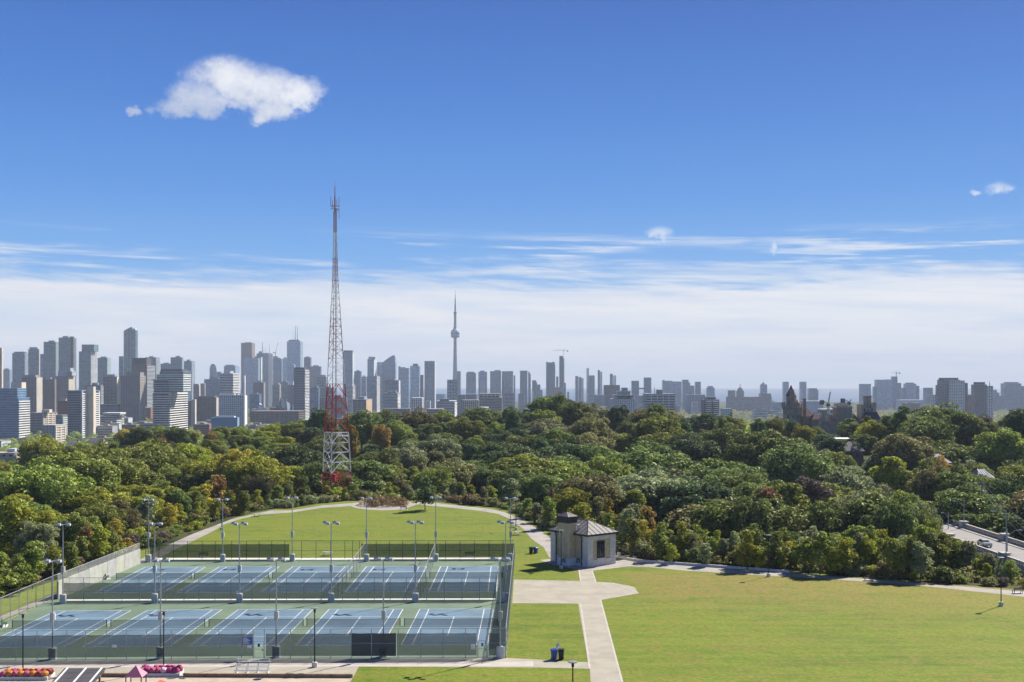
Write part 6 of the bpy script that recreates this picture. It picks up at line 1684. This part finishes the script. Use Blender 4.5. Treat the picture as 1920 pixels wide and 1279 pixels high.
for yy in (-33, -12.5, 16.5):
    m_ = MB(); m_.box(-5, 5, yy - .6, yy + .6, -13, -1.61); m_.build('pier', BR, o)
sheet('road', [(98.7, 293), (111.3, 293), (106, 330), (92, 372), (80, 410), (70, 405), (83, 366), (95, 326)], -2.0, AS)

o = empty('parked_car', (103.2, 253, -2), 'silver grey car on the roadway of the bridge', 'car')
SIL = mat('car_silver', (.34, .36, .36), .3, .6)
b = MB(); sect = [(-2.15, .5, .72), (-2.1, .35, .95), (-1.2, .3, 1.0), (-.6, .3, 1.02), (1.5, .3, 1.05), (2.1, .35, .98), (2.2, .5, .7)]
for (ya, a0_, a1_), (yb2, b0_, b1_) in zip(sect[:-1], sect[1:]): b.hexa([(-.86, ya, a0_), (.86, ya, a0_), (.86, yb2, b0_), (-.86, yb2, b0_), (-.82, ya, a1_), (.82, ya, a1_), (.82, yb2, b1_), (-.82, yb2, b1_)])
b.build('body', SIL, o)
b = MB(); b.hexa([(-.78, -1.0, 1.0), (.78, -1.0, 1.0), (.78, 1.7, 1.05), (-.78, 1.7, 1.05), (-.62, -.35, 1.46), (.62, -.35, 1.46), (.62, 1.1, 1.46), (-.62, 1.1, 1.46)]); b.build('cabin_glass', GL['dark'], o)
b = MB(); b.hexa([(-.62, -.35, 1.462), (.62, -.35, 1.462), (.62, 1.1, 1.462), (-.62, 1.1, 1.462), (-.56, -.25, 1.50), (.56, -.25, 1.50), (.56, 1.0, 1.50), (-.56, 1.0, 1.50)]); b.build('roof', SIL, o)
for x_ in (-.84, .84):
    for y_ in (-1.35, 1.35): b = MB(); b.tube((x_ - .1, y_, .33), (x_ + .1, y_, .33), .33, 14); w_ = b.build('wheel', M['bin_black'], o); b = MB(); b.tube((x_ - .11, y_, .33), (x_ + .11, y_, .33), .19, 10); b.build('rim', M['galv'], w_)
for x_ in (-.62, .62): b = MB(); b.box(x_ - .18, x_ + .18, -2.17, -2.12, .72, .84); b.build('headlight', M['lamp_glass'], o); b = MB(); b.box(x_ - .18, x_ + .18, 2.17, 2.22, .78, .9); b.build('tail_light', WL['red'], o)


def street_lamp(px, y_top, d, z_foot, arm_px, label, arm_y=None):
    p = at(px, y_top, d); h = p.z - z_foot
    o = empty('street_lamp', (p.x, d, z_foot), label, 'street lamp', 'street lamps of the bridge road')
    b = MB(); b.tube((0, 0, 0), (0, 0, h), .13, 8, .08); b.build('pole', M['galv'], o)
    k = d / F; ax = (arm_px - px) * k; za = h - .6; b = MB(); prev = Vector((0, 0, za - .9))
    for i in range(1, 7): s_ = i / 6; q = Vector((ax * s_, 0, za - .9 + 1.3 * math.sin(s_ * math.pi / 2))); b.tube(prev, q, .045, 6); prev = q
    b.build('arm', M['galv'], o)
    s_ = math.copysign(1, ax); b = MB(); b.hexa([(prev.x, -.16, prev.z - .12), (prev.x + s_ * .75, -.14, prev.z - .16), (prev.x + s_ * .75, .14, prev.z - .16), (prev.x, .16, prev.z - .12), (prev.x, -.10, prev.z + .1), (prev.x + s_ * .7, -.06, prev.z + .04), (prev.x + s_ * .7, .06, prev.z + .04), (prev.x, .10, prev.z + .1)]); b.build('lamp_head', M['galv'], o)


street_lamp(1886.5, 957, 232, -.6, 1865, 'street lamp on the near bridge pillar, arm reaching left')
street_lamp(1888.5, 992, 244, -2, 1911, 'shorter street lamp with arm reaching right over the roadway')
street_lamp(1778, 960, 283, -2, 1770, 'slim street lamp at the far left end of the bridge')
street_lamp(1807.5, 938, 285, -.3, 1791, 'street lamp on the far bridge pillar, arm reaching left')
street_lamp(1708.5, 938, 330, -4, 1727, 'street lamp in the trees beyond the bridge, arm reaching right')
street_lamp(1735.5, 921, 345, -4, 1718, 'street lamp behind the orange-green trees, arm reaching left')


def utility_pole(px, y_top, d, h, label):
    p = at(px, y_top, d); o = empty('utility_pole', (p.x, d, p.z - h), label, 'utility pole', 'wooden utility poles')
    b = MB(); b.tube((0, 0, 0), (0, 0, h), .19, 8, .12); b.build('pole', M['pole_wood'], o)
    b = MB(); b.bar((-1.2, 0, h - .7), (1.2, 0, h - .7), .12); b.bar((-1.0, 0, h - 1.7), (1.0, 0, h - 1.7), .1); b.build('cross_arm', M['pole_wood'], o)
    for x_ in (-1.1, -.4, .4, 1.1): b = MB(); b.tube((x_, 0, h - .64), (x_, 0, h - .38), .06, 6); b.build('insulator', M['lamp_glass'], o)
    b = MB(); b.lathe([(.24, h - 3.4), (.24, h - 2.4), (.1, h - 2.35)], 10, (.35, -.2, 0)); b.build('transformer', M['galv'], o)


M['pole_wood'] = mat('pole_wood_grey', (.24, .20, .17), .9)
utility_pole(1683, 871, 380, 15, 'wooden utility pole in the trees, farthest left of the three')
utility_pole(1735.5, 888, 350, 14, 'wooden utility pole behind the orange-green crown')
utility_pole(1840.5, 902, 300, 15, 'wooden utility pole above the bridge where the wires meet')


def wire(label, a, b_, sag, r=.035):
    o_ = MB(); prev = None
    for i in range(13):
        s_ = i / 12; q = a.lerp(b_, s_); q.z -= sag * 4 * s_ * (1 - s_)
        if prev is not None: o_.tube(prev, q, r, 4, cap=False)
        prev = q
    ob = o_.build('power_line', M['galv'])
    tag(ob, label, 'wire', 'overhead power lines')


for i, (dy, nm) in enumerate(((0, 'top'), (7, 'middle'), (16, 'lowest'))):
    wire('%s of three overhead wires slanting down across the right edge' % nm, at(1840.5 + (0, .5, 1)[i], 903 + dy, 300), at(1975, 1006 + dy * 1.5 + 8 * i, 236), 1.6)
    wire('%s overhead wire between the middle and right utility poles' % nm, at(1735.5, 889.5 + dy * .5, 350), at(1840.5, 903 + dy, 300), 1.0, .028)
    wire('%s overhead wire between the left and middle utility poles' % nm, at(1683, 872 + dy * .5, 380), at(1735.5, 889.5 + dy * .5, 350), .8, .028)
# columns of the wood: photo column, distance of the front row, its top row, distance of the ridge, its top row
COLS = np.array([(-160, 158, 1040, 470, 862), (-50, 168, 1015, 480, 850), (50, 180, 1000, 500, 838), (100, 196, 992, 520, 836), (200, 218, 975, 560, 816), (300, 262, 950, 600, 802),
                 (400, 292, 928, 620, 802), (500, 318, 908, 640, 797), (600, 336, 905, 650, 777), (700, 346, 905, 650, 774), (850, 338, 902, 640, 768),
                 (950, 318, 915, 640, 770), (1020, 272, 935, 640, 748), (1100, 246, 950, 640, 756), (1150, 238, 958, 640, 764), (1250, 224, 985, 650, 767), (1400, 214, 1000, 640, 785),
                 (1600, 208, 990, 640, 782), (1720, 204, 985, 640, 764), (1850, 200, 1030, 640, 772), (1960, 196, 1045, 640, 770), (2080, 190, 1045, 640, 772)], float)


def prof(px):
    return [float(np.interp(px, COLS[:, 0], COLS[:, i])) for i in (1, 2, 3, 4)]


ROAD = [Vector(v) for v in ((105, 150), (105, 293), (99, 328), (88, 369), (75, 408))]


def road_dist(x, y):
    best = 1e9
    for (a, b_) in zip(ROAD[:-1], ROAD[1:]):
        e = b_ - a; tt = max(0, min(1, ((x - a.x) * e.x + (y - a.y) * e.y) / (e.x ** 2 + e.y ** 2)))
        best = min(best, math.hypot(x - a.x - tt * e.x, y - a.y - tt * e.y))
    return best


# things that must stay visible over the crowns: columns, highest crown row allowed, only for trees nearer than this
SIGHT = [(601, 654, 897, 351), (1464, 1503, 786, 700), (1503, 1546, 800, 700), (1546, 1570, 797, 700), (1567, 1598, 781, 700), (1612, 1646, 779, 700), (1573, 1624, 847, 498), (1718, 1782, 866, 418), (1838, 1860, 889, 328),
         (1766, 1800, 1003, 284), (1800, 1840, 1014, 270), (1840, 1890, 1036, 250), (1885, 1990, 1050, 235), (-40, 44, 866, 632), (155, 195, 829, 880), (1014, 1160, 1045, 218), (1676, 1690, 925, 375), (1836, 1846, 960, 296), (1790, 1815, 975, 280)]


def allowed_top(px, d, half_px, y):
    """pixel row of the crown top once nothing important is hidden"""
    for (x0, x1, yy, dm) in SIGHT:
        if d < dm and px + half_px * .95 > x0 and px - half_px * .95 < x1: y = max(y, yy)
    return y


ROWS = 10
count = {}


def grow(px, d, y_top, colour, kind, width=1.0, name=None, hmin=3.0, hmax=26, noun='tree', i=None):
    x = (px - CX) / F * d
    if road_dist(x, d) < (8.5 if d < 300 else 7): return None
    if abs(x + 53.6) < 7 and abs(d - 352) < 8: return None
    if 640 < d < 760 and -12 < x - (1555 - CX) / F * 705 < 42 and d > 690: return None
    z = TZ(x, d)
    h = max(hmin, min(hmax, Z(y_top, d) - z))
    rx = PROTO[kind][0][1] / PROTO[kind][0][0] * h * width
    yt = YH + (H - z - h) / d * F
    ya = allowed_top(px, d, rx / d * F, yt)
    if ya > yt + .5: h = Z(ya, d) - z
    if h < 2.2: return None
    if kind == 'bush' and h > 3.6: kind = 'young'
    if kind == 'young' and d < 320 and h > 9.5 and hmax < 15: h = 9.5
    if h < 6 and kind in ('broad', 'tall'): kind = 'young'; width *= 1.3
    return plant(kind, x, d, h, colour, name or {'broad': 'broadleaf_tree', 'tall': 'slender_tree', 'young': 'young_tree', 'bush': 'shrub', 'conifer': 'conifer_tree', 'pine': 'pine_tree'}[kind], width, z, noun=noun, i=i)


# crowns that stand out in the photograph
for (px, d, yt, c, kind, w) in ((1040, 620, 746, 'dark green', 'broad', 1.0), (1075, 600, 757, 'dark green', 'broad', .95), (1022, 560, 775, 'mid green', 'broad', 1.0), (1160, 610, 767, 'deep green', 'broad', .8), (1232, 600, 764, 'dark green', 'broad', .8),
                              (1235, 520, 780, 'mid green', 'broad', 1.15), (962, 560, 763, 'deep green', 'conifer', .8), (1110, 500, 782, 'olive', 'broad', 1.0), (900, 590, 768, 'dark green', 'broad', 1.1), (872, 560, 784, 'mid green', 'broad', 1.1),
                              (780, 590, 770, 'olive', 'broad', 1.15), (745, 540, 790, 'mid green', 'broad', 1.05), (678, 560, 771, 'dark green', 'broad', 1.0), (600, 600, 772, 'deep green', 'broad', .9), (1664, 520, 762, 'deep green', 'pine', 1.0),
                              (1692, 515, 761, 'deep green', 'pine', 1.0), (1765, 500, 764, 'dark green', 'broad', 1.45), (1730, 480, 785, 'dark green', 'broad', 1.3), (1810, 490, 780, 'dark green', 'broad', 1.25), (1845, 540, 786, 'purple brown', 'broad', 1.0),
                              (1910, 470, 770, 'deep green', 'tall', 1.1), (1885, 430, 815, 'mid green', 'broad', 1.1), (1600, 560, 783, 'dark green', 'broad', 1.3), (1635, 520, 790, 'yellow green', 'broad', 1.0), (1508, 560, 800, 'yellow green', 'broad', .9),
                              (1440, 430, 812, 'dark green', 'broad', 1.35), (1500, 400, 835, 'dark green', 'broad', 1.2), (1545, 470, 812, 'silvery green', 'broad', .9), (1360, 480, 800, 'dark green', 'broad', 1.2), (1290, 440, 820, 'deep green', 'broad', 1.2),
                              (1210, 430, 830, 'dark green', 'broad', 1.2), (1120, 420, 842, 'dark green', 'broad', 1.2), (1130, 340, 900, 'silvery green', 'broad', .8), (1000, 400, 850, 'silvery green', 'broad', 1.1), (930, 430, 838, 'deep green', 'broad', 1.1),
                              (760, 430, 838, 'silvery green', 'broad', 1.1), (820, 460, 822, 'silvery green', 'broad', 1.1), (860, 400, 868, 'silvery green', 'broad', .95), (700, 410, 850, 'dark green', 'broad', 1.05), (545, 400, 838, 'deep green', 'broad', 1.2),
                              (600, 440, 830, 'dark green', 'broad', 1.1), (480, 360, 860, 'yellow green', 'broad', 1.0), (440, 380, 848, 'golden', 'broad', .75), (405, 330, 890, 'orange', 'young', 1.1), (385, 318, 905, 'golden', 'young', 1.2),
                              (430, 325, 918, 'golden', 'young', 1.2), (350, 420, 840, 'yellow green', 'broad', 1.1), (280, 400, 836, 'mid green', 'broad', 1.2), (215, 360, 845, 'mid green', 'broad', 1.25), (140, 330, 858, 'mid green', 'broad', 1.2), (70, 300, 878, 'mid green', 'broad', 1.2),
                              (80, 520, 824, 'yellow green', 'broad', 1.0), (300, 540, 816, 'reddish', 'broad', .7), (330, 560, 800, 'dark green', 'broad', 1.0), (260, 580, 806, 'dark green', 'broad', 1.0), (245, 640, 800, 'golden', 'broad', .7), (395, 560, 812, 'orange', 'broad', .7),
                              (70, 235, 965, 'reddish', 'young', .8), (30, 225, 930, 'yellow green', 'young', 1.1), (215, 240, 975, 'golden', 'young', 1.2), (160, 218, 985, 'orange', 'young', .9), (190, 226, 1028, 'yellow green', 'bush', 1.5), (660, 480, 800, 'golden', 'tall', .6),
                              (715, 500, 800, 'orange', 'broad', .6), (1385, 560, 800, 'reddish', 'young', 1.0), (1440, 275, 926, 'reddish', 'young', .8), (1690, 300, 928, 'orange', 'young', .9), (1760, 330, 872, 'olive', 'broad', .7), (1768, 345, 866, 'orange', 'broad', .45), (1785, 325, 872, 'dark green', 'broad', .95),
                              (1730, 335, 875, 'yellow green', 'broad', .7), (1775, 285, 925, 'yellow green', 'young', .8), (1908, 290, 930, 'olive', 'young', 1.1), (1915, 295, 926, 'orange', 'young', .6), (1880, 320, 905, 'deep green', 'broad', .8), (1820, 400, 835, 'silvery green', 'broad', .8), (1650, 330, 905, 'mid green', 'broad', 1.0),
                              (1620, 290, 925, 'silvery green', 'broad', .8), (1510, 310, 905, 'purple brown', 'broad', .8), (1690, 430, 822, 'olive', 'broad', 1.1), (1540, 270, 945, 'dark green', 'broad', .8), (1400, 262, 940, 'dark green', 'broad', .7), (1340, 262, 945, 'mid green', 'young', 1.2),
                              (1150, 300, 905, 'silvery green', 'young', 1.5), (1143, 262, 940, 'golden', 'young', .8), (1215, 265, 945, 'orange', 'young', .8), (1300, 285, 940, 'olive', 'young', 1.5), (1270, 262, 955, 'olive', 'young', 1.4), (1378, 290, 930, 'brown', 'young', 1.5),
                              (1630, 210, 985, 'mid green', 'young', 1.05), (1740, 206, 978, 'dark green', 'young', 1.3), (1560, 212, 1010, 'silvery green', 'young', 1.2), (1690, 212, 1010, 'silvery green', 'young', 1.2), (1480, 212, 1015, 'golden', 'young', .9), (1800, 204, 1010, 'mid green', 'young', 1.2),
                              (1855, 202, 1022, 'silvery green', 'young', 1.2), (1415, 214, 985, 'dark green', 'young', 1.2), (1250, 226, 990, 'mid green', 'young', 1.3), (1300, 222, 1000, 'silvery green', 'young', 1.4), (1205, 232, 975, 'golden', 'young', 1.2), (1168, 245, 960, 'mid green', 'young', 1.1),
                              (1370, 750, 775, 'deep green', 'conifer', .6), (1352, 480, 778, 'deep green', 'conifer', .35), (1420, 560, 786, 'deep green', 'conifer', .9), (1428, 540, 790, 'deep green', 'conifer', .8), (1487, 640, 786, 'deep green', 'conifer', 1.3), (1505, 650, 778, 'deep green', 'broad', .5)):
    grow(px, d, yt, c, kind, w)
for (px, d, yt, c) in ((1462, 672, 788, 'deep green'), (1477, 655, 789, 'dark green'), (1452, 640, 786, 'mid green'), (1497, 660, 792, 'deep green')): grow(px, d, yt, c, 'broad', .85, hmin=6)
for (px, d, yt, c, w) in ((1688, 272, 932, 'mid green', .62), (1706, 266, 940, 'dark green', .55), (1724, 262, 950, 'silvery green', .5), (1738, 258, 966, 'mid green', .42), (1672, 256, 946, 'dark green', .7), (1746, 250, 984, 'yellow green', .45)): grow(px, d, yt, c, 'broad', w, hmax=22)
# a small round tree with a clear trunk on the far lawn
a = G(797, 957.5)
plant('young', a.x, a.y, 8.4, 'deep green', 'lawn_tree', 1.25, 0.0, noun='tree', i=1)
for k in range(ROWS):
    tt = k / (ROWS - 1)
    px = -150.0
    while px < 2070:
        d1, y1, d2, y2 = prof(px)
        d = d1 * (d2 / d1) ** tt * random.uniform(0.965, 1.035)
        left = px < 560
        step = ((2.7 if k == 0 else 4.6 if k == 1 else 8.0) + 7.0 * tt ** 0.7) * (1.0 if 0 <= px <= 1920 else 1.8) * (.92 if left else 1.0)
        px_c = px + random.uniform(-.3, .3) * step / d * F
        px += step / d * F * random.uniform(0.85, 1.2)
        ytop = y1 + (y2 - y1) * tt ** 0.85 + random.uniform(-2, 16) * (1 - 0.5 * (k == ROWS - 1))
        if k > 0 and any(abs((q[4] / q[5] * F + CX) - px_c) < 14 and abs(q[5] - d) < 16 for q in TREES[:110]): continue
        rr = random.random()
        if k == 0:
            colour = random.choice(['mid green', 'yellow green', 'mid green', 'yellow green', 'dark green' if left else 'silvery green', 'golden' if rr < .2 else 'mid green', 'silvery green', 'mid green'])
            grow(px_c, d, ytop + random.uniform(-8, 22), colour, 'young' if rr < .65 else 'bush', random.uniform(.95, 1.35), hmin=2.5, hmax=9)
        elif k == 1:
            if not left and rr > .72: continue
            colour = random.choice(['mid green', 'dark green', 'yellow green', 'olive', 'mid green', 'silvery green', 'golden' if left and rr < .5 else 'brown' if rr < .3 else 'olive', 'dark green'])
            grow(px_c, d, ytop, colour, 'young' if rr < .6 else 'broad', random.uniform(.9, 1.3), hmin=5, hmax=13)
        else:
            if left: colour = random.choice(['mid green', 'mid green', 'yellow green', 'mid green', 'yellow green', 'yellow green', 'dark green', 'golden' if rr < .25 else 'yellow green', 'mid green', 'dark green', 'orange' if rr < .06 else 'mid green'])
            else: colour = random.choice(['dark green', 'dark green', 'deep green', 'mid green', 'mid green', 'silvery green' if rr < .5 else 'dark green', 'olive', 'dark green', 'mid green' if rr < .6 else 'yellow green', 'deep green'])
            kind = 'broad' if rr < 0.78 else 'tall' if rr < .97 else 'conifer'
            if kind == 'conifer': colour = 'deep green'
            grow(px_c, d, ytop, colour, kind, random.uniform(.95, 1.75), hmin=8, hmax=25)
# the wood's thinner outskirts towards the city on the left
for j in range(95):
    px = random.uniform(-140, 330); d = random.uniform(480, 900); grow(px, d, 822 + 30 * (900 - d) / 420 + random.uniform(-4, 10) - 0.02 * px, random.choice(['mid green', 'olive', 'dark green', 'dark green', 'yellow green', 'deep green']), random.choice(['broad', 'broad', 'tall']), random.uniform(.9, 1.3), hmin=8, hmax=17)
# pale young trees in the belt behind the lawn path
for j in range(56):
    px = 1165 + (1900 - 1165) * (j + random.random() * .8) / 56; d = prof(px)[0] + random.uniform(-3, 9); x = (px - CX) / F * d
    if park_dist(x, d)[0] < 1.5: d += 3.5
    grow(px, d, Z(0, 1) * 0 + prof(px)[1] + random.uniform(-12, 52), random.choice(['mid green', 'yellow green', 'silvery green', 'silvery green', 'mid green', 'yellow green', 'silvery green', 'mid green']), 'young', random.uniform(.8, 1.15), hmin=3.5, hmax=9.5)
# low shrubs along the rim of the park
rimp = [Vector(p) for p in rim[2:-3]]
for p, q in zip(rimp[:-1], rimp[1:]):
    L = (q - p).length; n = max(1, int(L / 3.4))
    for j in range(n):
        c = p.lerp(q, (j + random.random() * .8) / n); t_ = (q - p).normalized(); nrm = Vector((-t_.y, t_.x))
        c = c + nrm * random.uniform(1.2, 3.2)
        px = CX + c.x / c.y * F
        if 1015 < px < 1165 and c.y < 232: continue
        if road_dist(c.x, c.y) < 8: continue
        h = random.uniform(1.2, 2.8)
        plant('bush', c.x, c.y, h, random.choice(['mid green', 'olive', 'brown', 'dark green', 'brown', 'yellow green', 'silvery green', 'purple brown', 'golden'] if px > 1150 or px < 420 else ['olive', 'brown', 'dark green', 'silvery green', 'mid green']), 'shrub', random.uniform(.9, 1.5), noun='low shrub')

# ------------------------------------------------------------------ undergrowth on the slopes and the treetops of the far plain
def leaf_cloud(name, blobs, per, size, seed, m, flat=.6):
    """many ellipsoid blobs of leaves as one uncountable mass"""
    B_ = np.array(blobs, float); r = np.random.default_rng(seed); n = len(B_) * per
    k = np.repeat(np.arange(len(B_)), per); d = r.normal(size=(n, 3)); d[:, 2] = np.abs(d[:, 2]) * 1.1; d /= np.linalg.norm(d, axis=1)[:, None]
    c = B_[k, :3] + d * B_[k, 3:6] * r.uniform(.75, 1.05, n)[:, None]
    nr = d + r.normal(size=(n, 3)) * flat; nr /= np.linalg.norm(nr, axis=1)[:, None]
    u = np.cross(nr, r.normal(size=(n, 3))); u /= np.linalg.norm(u, axis=1)[:, None]; v = np.cross(nr, u)
    s = (size * B_[k, 6] * r.uniform(.6, 1.35, n))[:, None]
    V = np.stack([c - u * s * .62, c - v * s * .42 + nr * s * .2, c + u * s * .62, c + v * s * .42 + nr * s * .2], 1).reshape(-1, 3)
    me = bpy.data.meshes.new(name); me.vertices.add(len(V)); me.vertices.foreach_set('co', V.ravel()); me.loops.add(n * 4); me.polygons.add(n)
    me.loops.foreach_set('vertex_index', np.arange(n * 4)); me.polygons.foreach_set('loop_start', np.arange(0, n * 4, 4))
    t_ = me.attributes.new('tone', 'FLOAT', 'FACE'); t_.data.foreach_set('value', np.clip(r.beta(2, 2.4, n) * .7 + B_[k, 7] * .5, 0, 1)); me.update(); me.validate(); me.materials.append(m)
    return tag(link(name, me), kind='stuff')


r_ = np.random.default_rng(5)
bl = []
while len(bl) < 2600:
    px = r_.uniform(-160, 2080); d1, y1, d2, y2 = prof(px); tt = r_.random() ** 1.6; d = d1 * .985 * (d2 / d1) ** tt
    x = (px - CX) / F * d
    if road_dist(x, d) < 8 or park_dist(x, d)[0] < 2.5: continue
    s = r_.uniform(1.2, 3.2); bl.append((x, d, TZ(x, d) - .2, s, s, s * r_.uniform(.5, 1.0), 1, r_.random()))
leaf_cloud('undergrowth', bl, 40, .55, 8, LEAF['olive'])
bl = []
while len(bl) < 6000:
    d = 700 * (6400 / 700) ** (r_.random() ** 1.35); px = r_.uniform(-250, 2170); x = (px - CX) / F * d
    if d < 830 and 1440 < px < 1670: continue
    if any(b_[1] - 6 < px < b_[2] + 6 and -25 < d - b_[4] < 70 for b_ in BUILT): continue
    s = r_.uniform(4, 8) * (1 + d / 9000); bl.append((x, d, TZ(x, d) - 1 + (s * .5 if d < 3000 else 0), s, s, s * r_.uniform(.7, 1.1), .55 + d / 2600, r_.random()))
leaf_cloud('distant_treetops', [b_ for b_ in bl if b_[1] < 2200], 90, 1.5, 11, LEAF['mid green'])
leaf_cloud('distant_treetops', [b_ for b_ in bl if b_[1] >= 2200], 34, 1.7, 12, LEAF['olive'])

# ------------------------------------------------------------------ labels that single each tree and low city block out
NEAR_MARKS = [(-150, 'left of the view'), (0, 'by the left fence corner'), (118, 'by the first mid-court floodlight'), (200, 'behind the practice wall'), (278, 'by the far left floodlight'), (350, 'beside the left path stretch'), (415, 'by the left path lamp'), (482, 'by the left picnic table'),
              (548, 'behind the third far floodlight'), (628, 'at the mast foot'), (720, 'behind the round planter'), (817, 'behind the fifth far floodlight'), (890, 'beyond the far lawn'), (967, 'by the right path lamp'), (1030, 'left of the pump house'), (1100, 'behind the pump house'),
              (1190, 'by the lamp behind the pump house'), (1310, 'along the lawn path start'), (1441, 'by the lawn path lamp'), (1540, 'along the lawn path'), (1630, 'behind the lawn path bench'), (1720, 'beside the bridge trees'), (1800, 'below the bridge parapet'), (1887, 'by the near bridge lamp'), (1990, 'right of the view')]
FAR_MARKS = [(-150, 'left of the view'), (10, 'below the glassy left-edge office'), (62, 'below the brown concrete tower'), (105, 'below the pinkish low office'), (155, 'below the lattice balcony slab'), (215, 'below the white terraced block'), (248, 'below the tall brown apartments'), (318, 'below the white banded tower'), (385, 'below the brick slab'),
             (430, 'below the white-arched hotel'), (500, 'below the white tent-roofed hall'), (560, 'left of the mast'), (628, 'behind the mast'), (690, 'right of the mast'), (735, 'below the swept-roof tower'), (782, 'below the lozenge block'), (850, 'below the needle tower'), (920, 'below the long banded office'), (985, 'below the hazy stepped blocks'),
             (1050, 'below the crane tower'), (1110, 'below the lakefront trio'), (1165, 'below the terraced apartments'), (1238, 'below the window-grid slab'), (1335, 'below the white-balcony tower'), (1405, 'below the domed hospital'), (1484, 'below the castle spire'), (1540, 'below the castle roofs'), (1600, 'near the dark hip-roofed house'),
             (1660, 'below the crane cluster'), (1745, 'near the blue-grey roof'), (1790, 'below the zigzag slab'), (1850, 'near the metal-roofed house'), (1910, 'by the right edge'), (2000, 'right of the view')]
ORDW = ['first', 'second', 'third', 'fourth', 'fifth', 'sixth', 'seventh', 'eighth', 'ninth', 'tenth', 'eleventh', 'twelfth']
buckets = {}
for (o, colour, kind, noun, x, y, zt, h, w) in TREES:
    px = CX + x / y * F
    d1, y1, d2, y2 = prof(px)
    t_ = math.log(max(y, d1 * .9) / d1) / math.log(d2 / d1)
    marks = NEAR_MARKS if t_ < .42 else FAR_MARKS
    mk = min(marks, key=lambda m: abs(m[0] - px))[1]
    row = 'at the wood edge' if t_ < .10 else 'in the front rows' if t_ < .30 else 'in the ravine' if t_ < .68 else 'on the ridge'
    if noun == 'low shrub': row = 'on the rim'
    shape = {'broad': 'round', 'tall': 'slender', 'young': 'young', 'bush': 'low', 'conifer': 'pointed conifer', 'pine': 'layered pine'}[kind]
    nn = {'conifer': 'tree', 'pine': 'tree', 'bush': 'shrub'}.get(kind, 'tree')
    base = '%s %s %s %s %s' % (colour, shape, nn, row, mk)
    buckets.setdefault(base, []).append((px, y, o, kind))
for base, v in buckets.items():
    v.sort(key=lambda q: q[0])
    for i, (px, y, o, kind) in enumerate(v):
        lab = base
        if len(v) > 1: lab = ('%s, %s from left' % (base, ORDW[i]))
        if len(v) == 2: lab = base + (', the left one' if i == 0 else ', the right one')
        if len(lab.replace('-', ' ').split()) > 16: lab = lab.replace(' the ', ' ')
        if len(lab.replace('-', ' ').split()) > 16: lab = lab.replace(' from left', '')
        tag(o, lab, 'shrub' if kind == 'bush' else 'tree', 'trees and shrubs of the wooded ravine')
lt = [o for o in (q[0] for q in TREES) if o.name.startswith('lawn_tree')]
for o in lt: tag(o, 'small dark round tree standing alone on the far lawn by the planter', 'tree')
buckets = {}
for o in [q for q in col.objects if q.name.startswith('city_block')]:
    px = CX + o.location.x / o.location.y * F
    mk = min(FAR_MARKS, key=lambda m: abs(m[0] - px))[1].replace('below', 'near').replace('behind', 'near')
    colr = o['label'].split('low ')[1].split(' block')[0]
    dist = 'near' if o.location.y < 2000 else 'mid-distance' if o.location.y < 3500 else 'far'
    buckets.setdefault('low %s %s city block %s' % (dist, colr, mk), []).append((px, o))
for base, v in buckets.items():
    v.sort(key=lambda q: q[0])
    for i, (px, o) in enumerate(v): o['label'] = base if len(v) == 1 else '%s, %s from left' % (base, ORDW[min(i, 11)])

import collections
#print('KINDS', collections.Counter(q[0].name.split('.')[0] for q in TREES), 'longest', max(len(q[0]['label'].split()) for q in TREES))
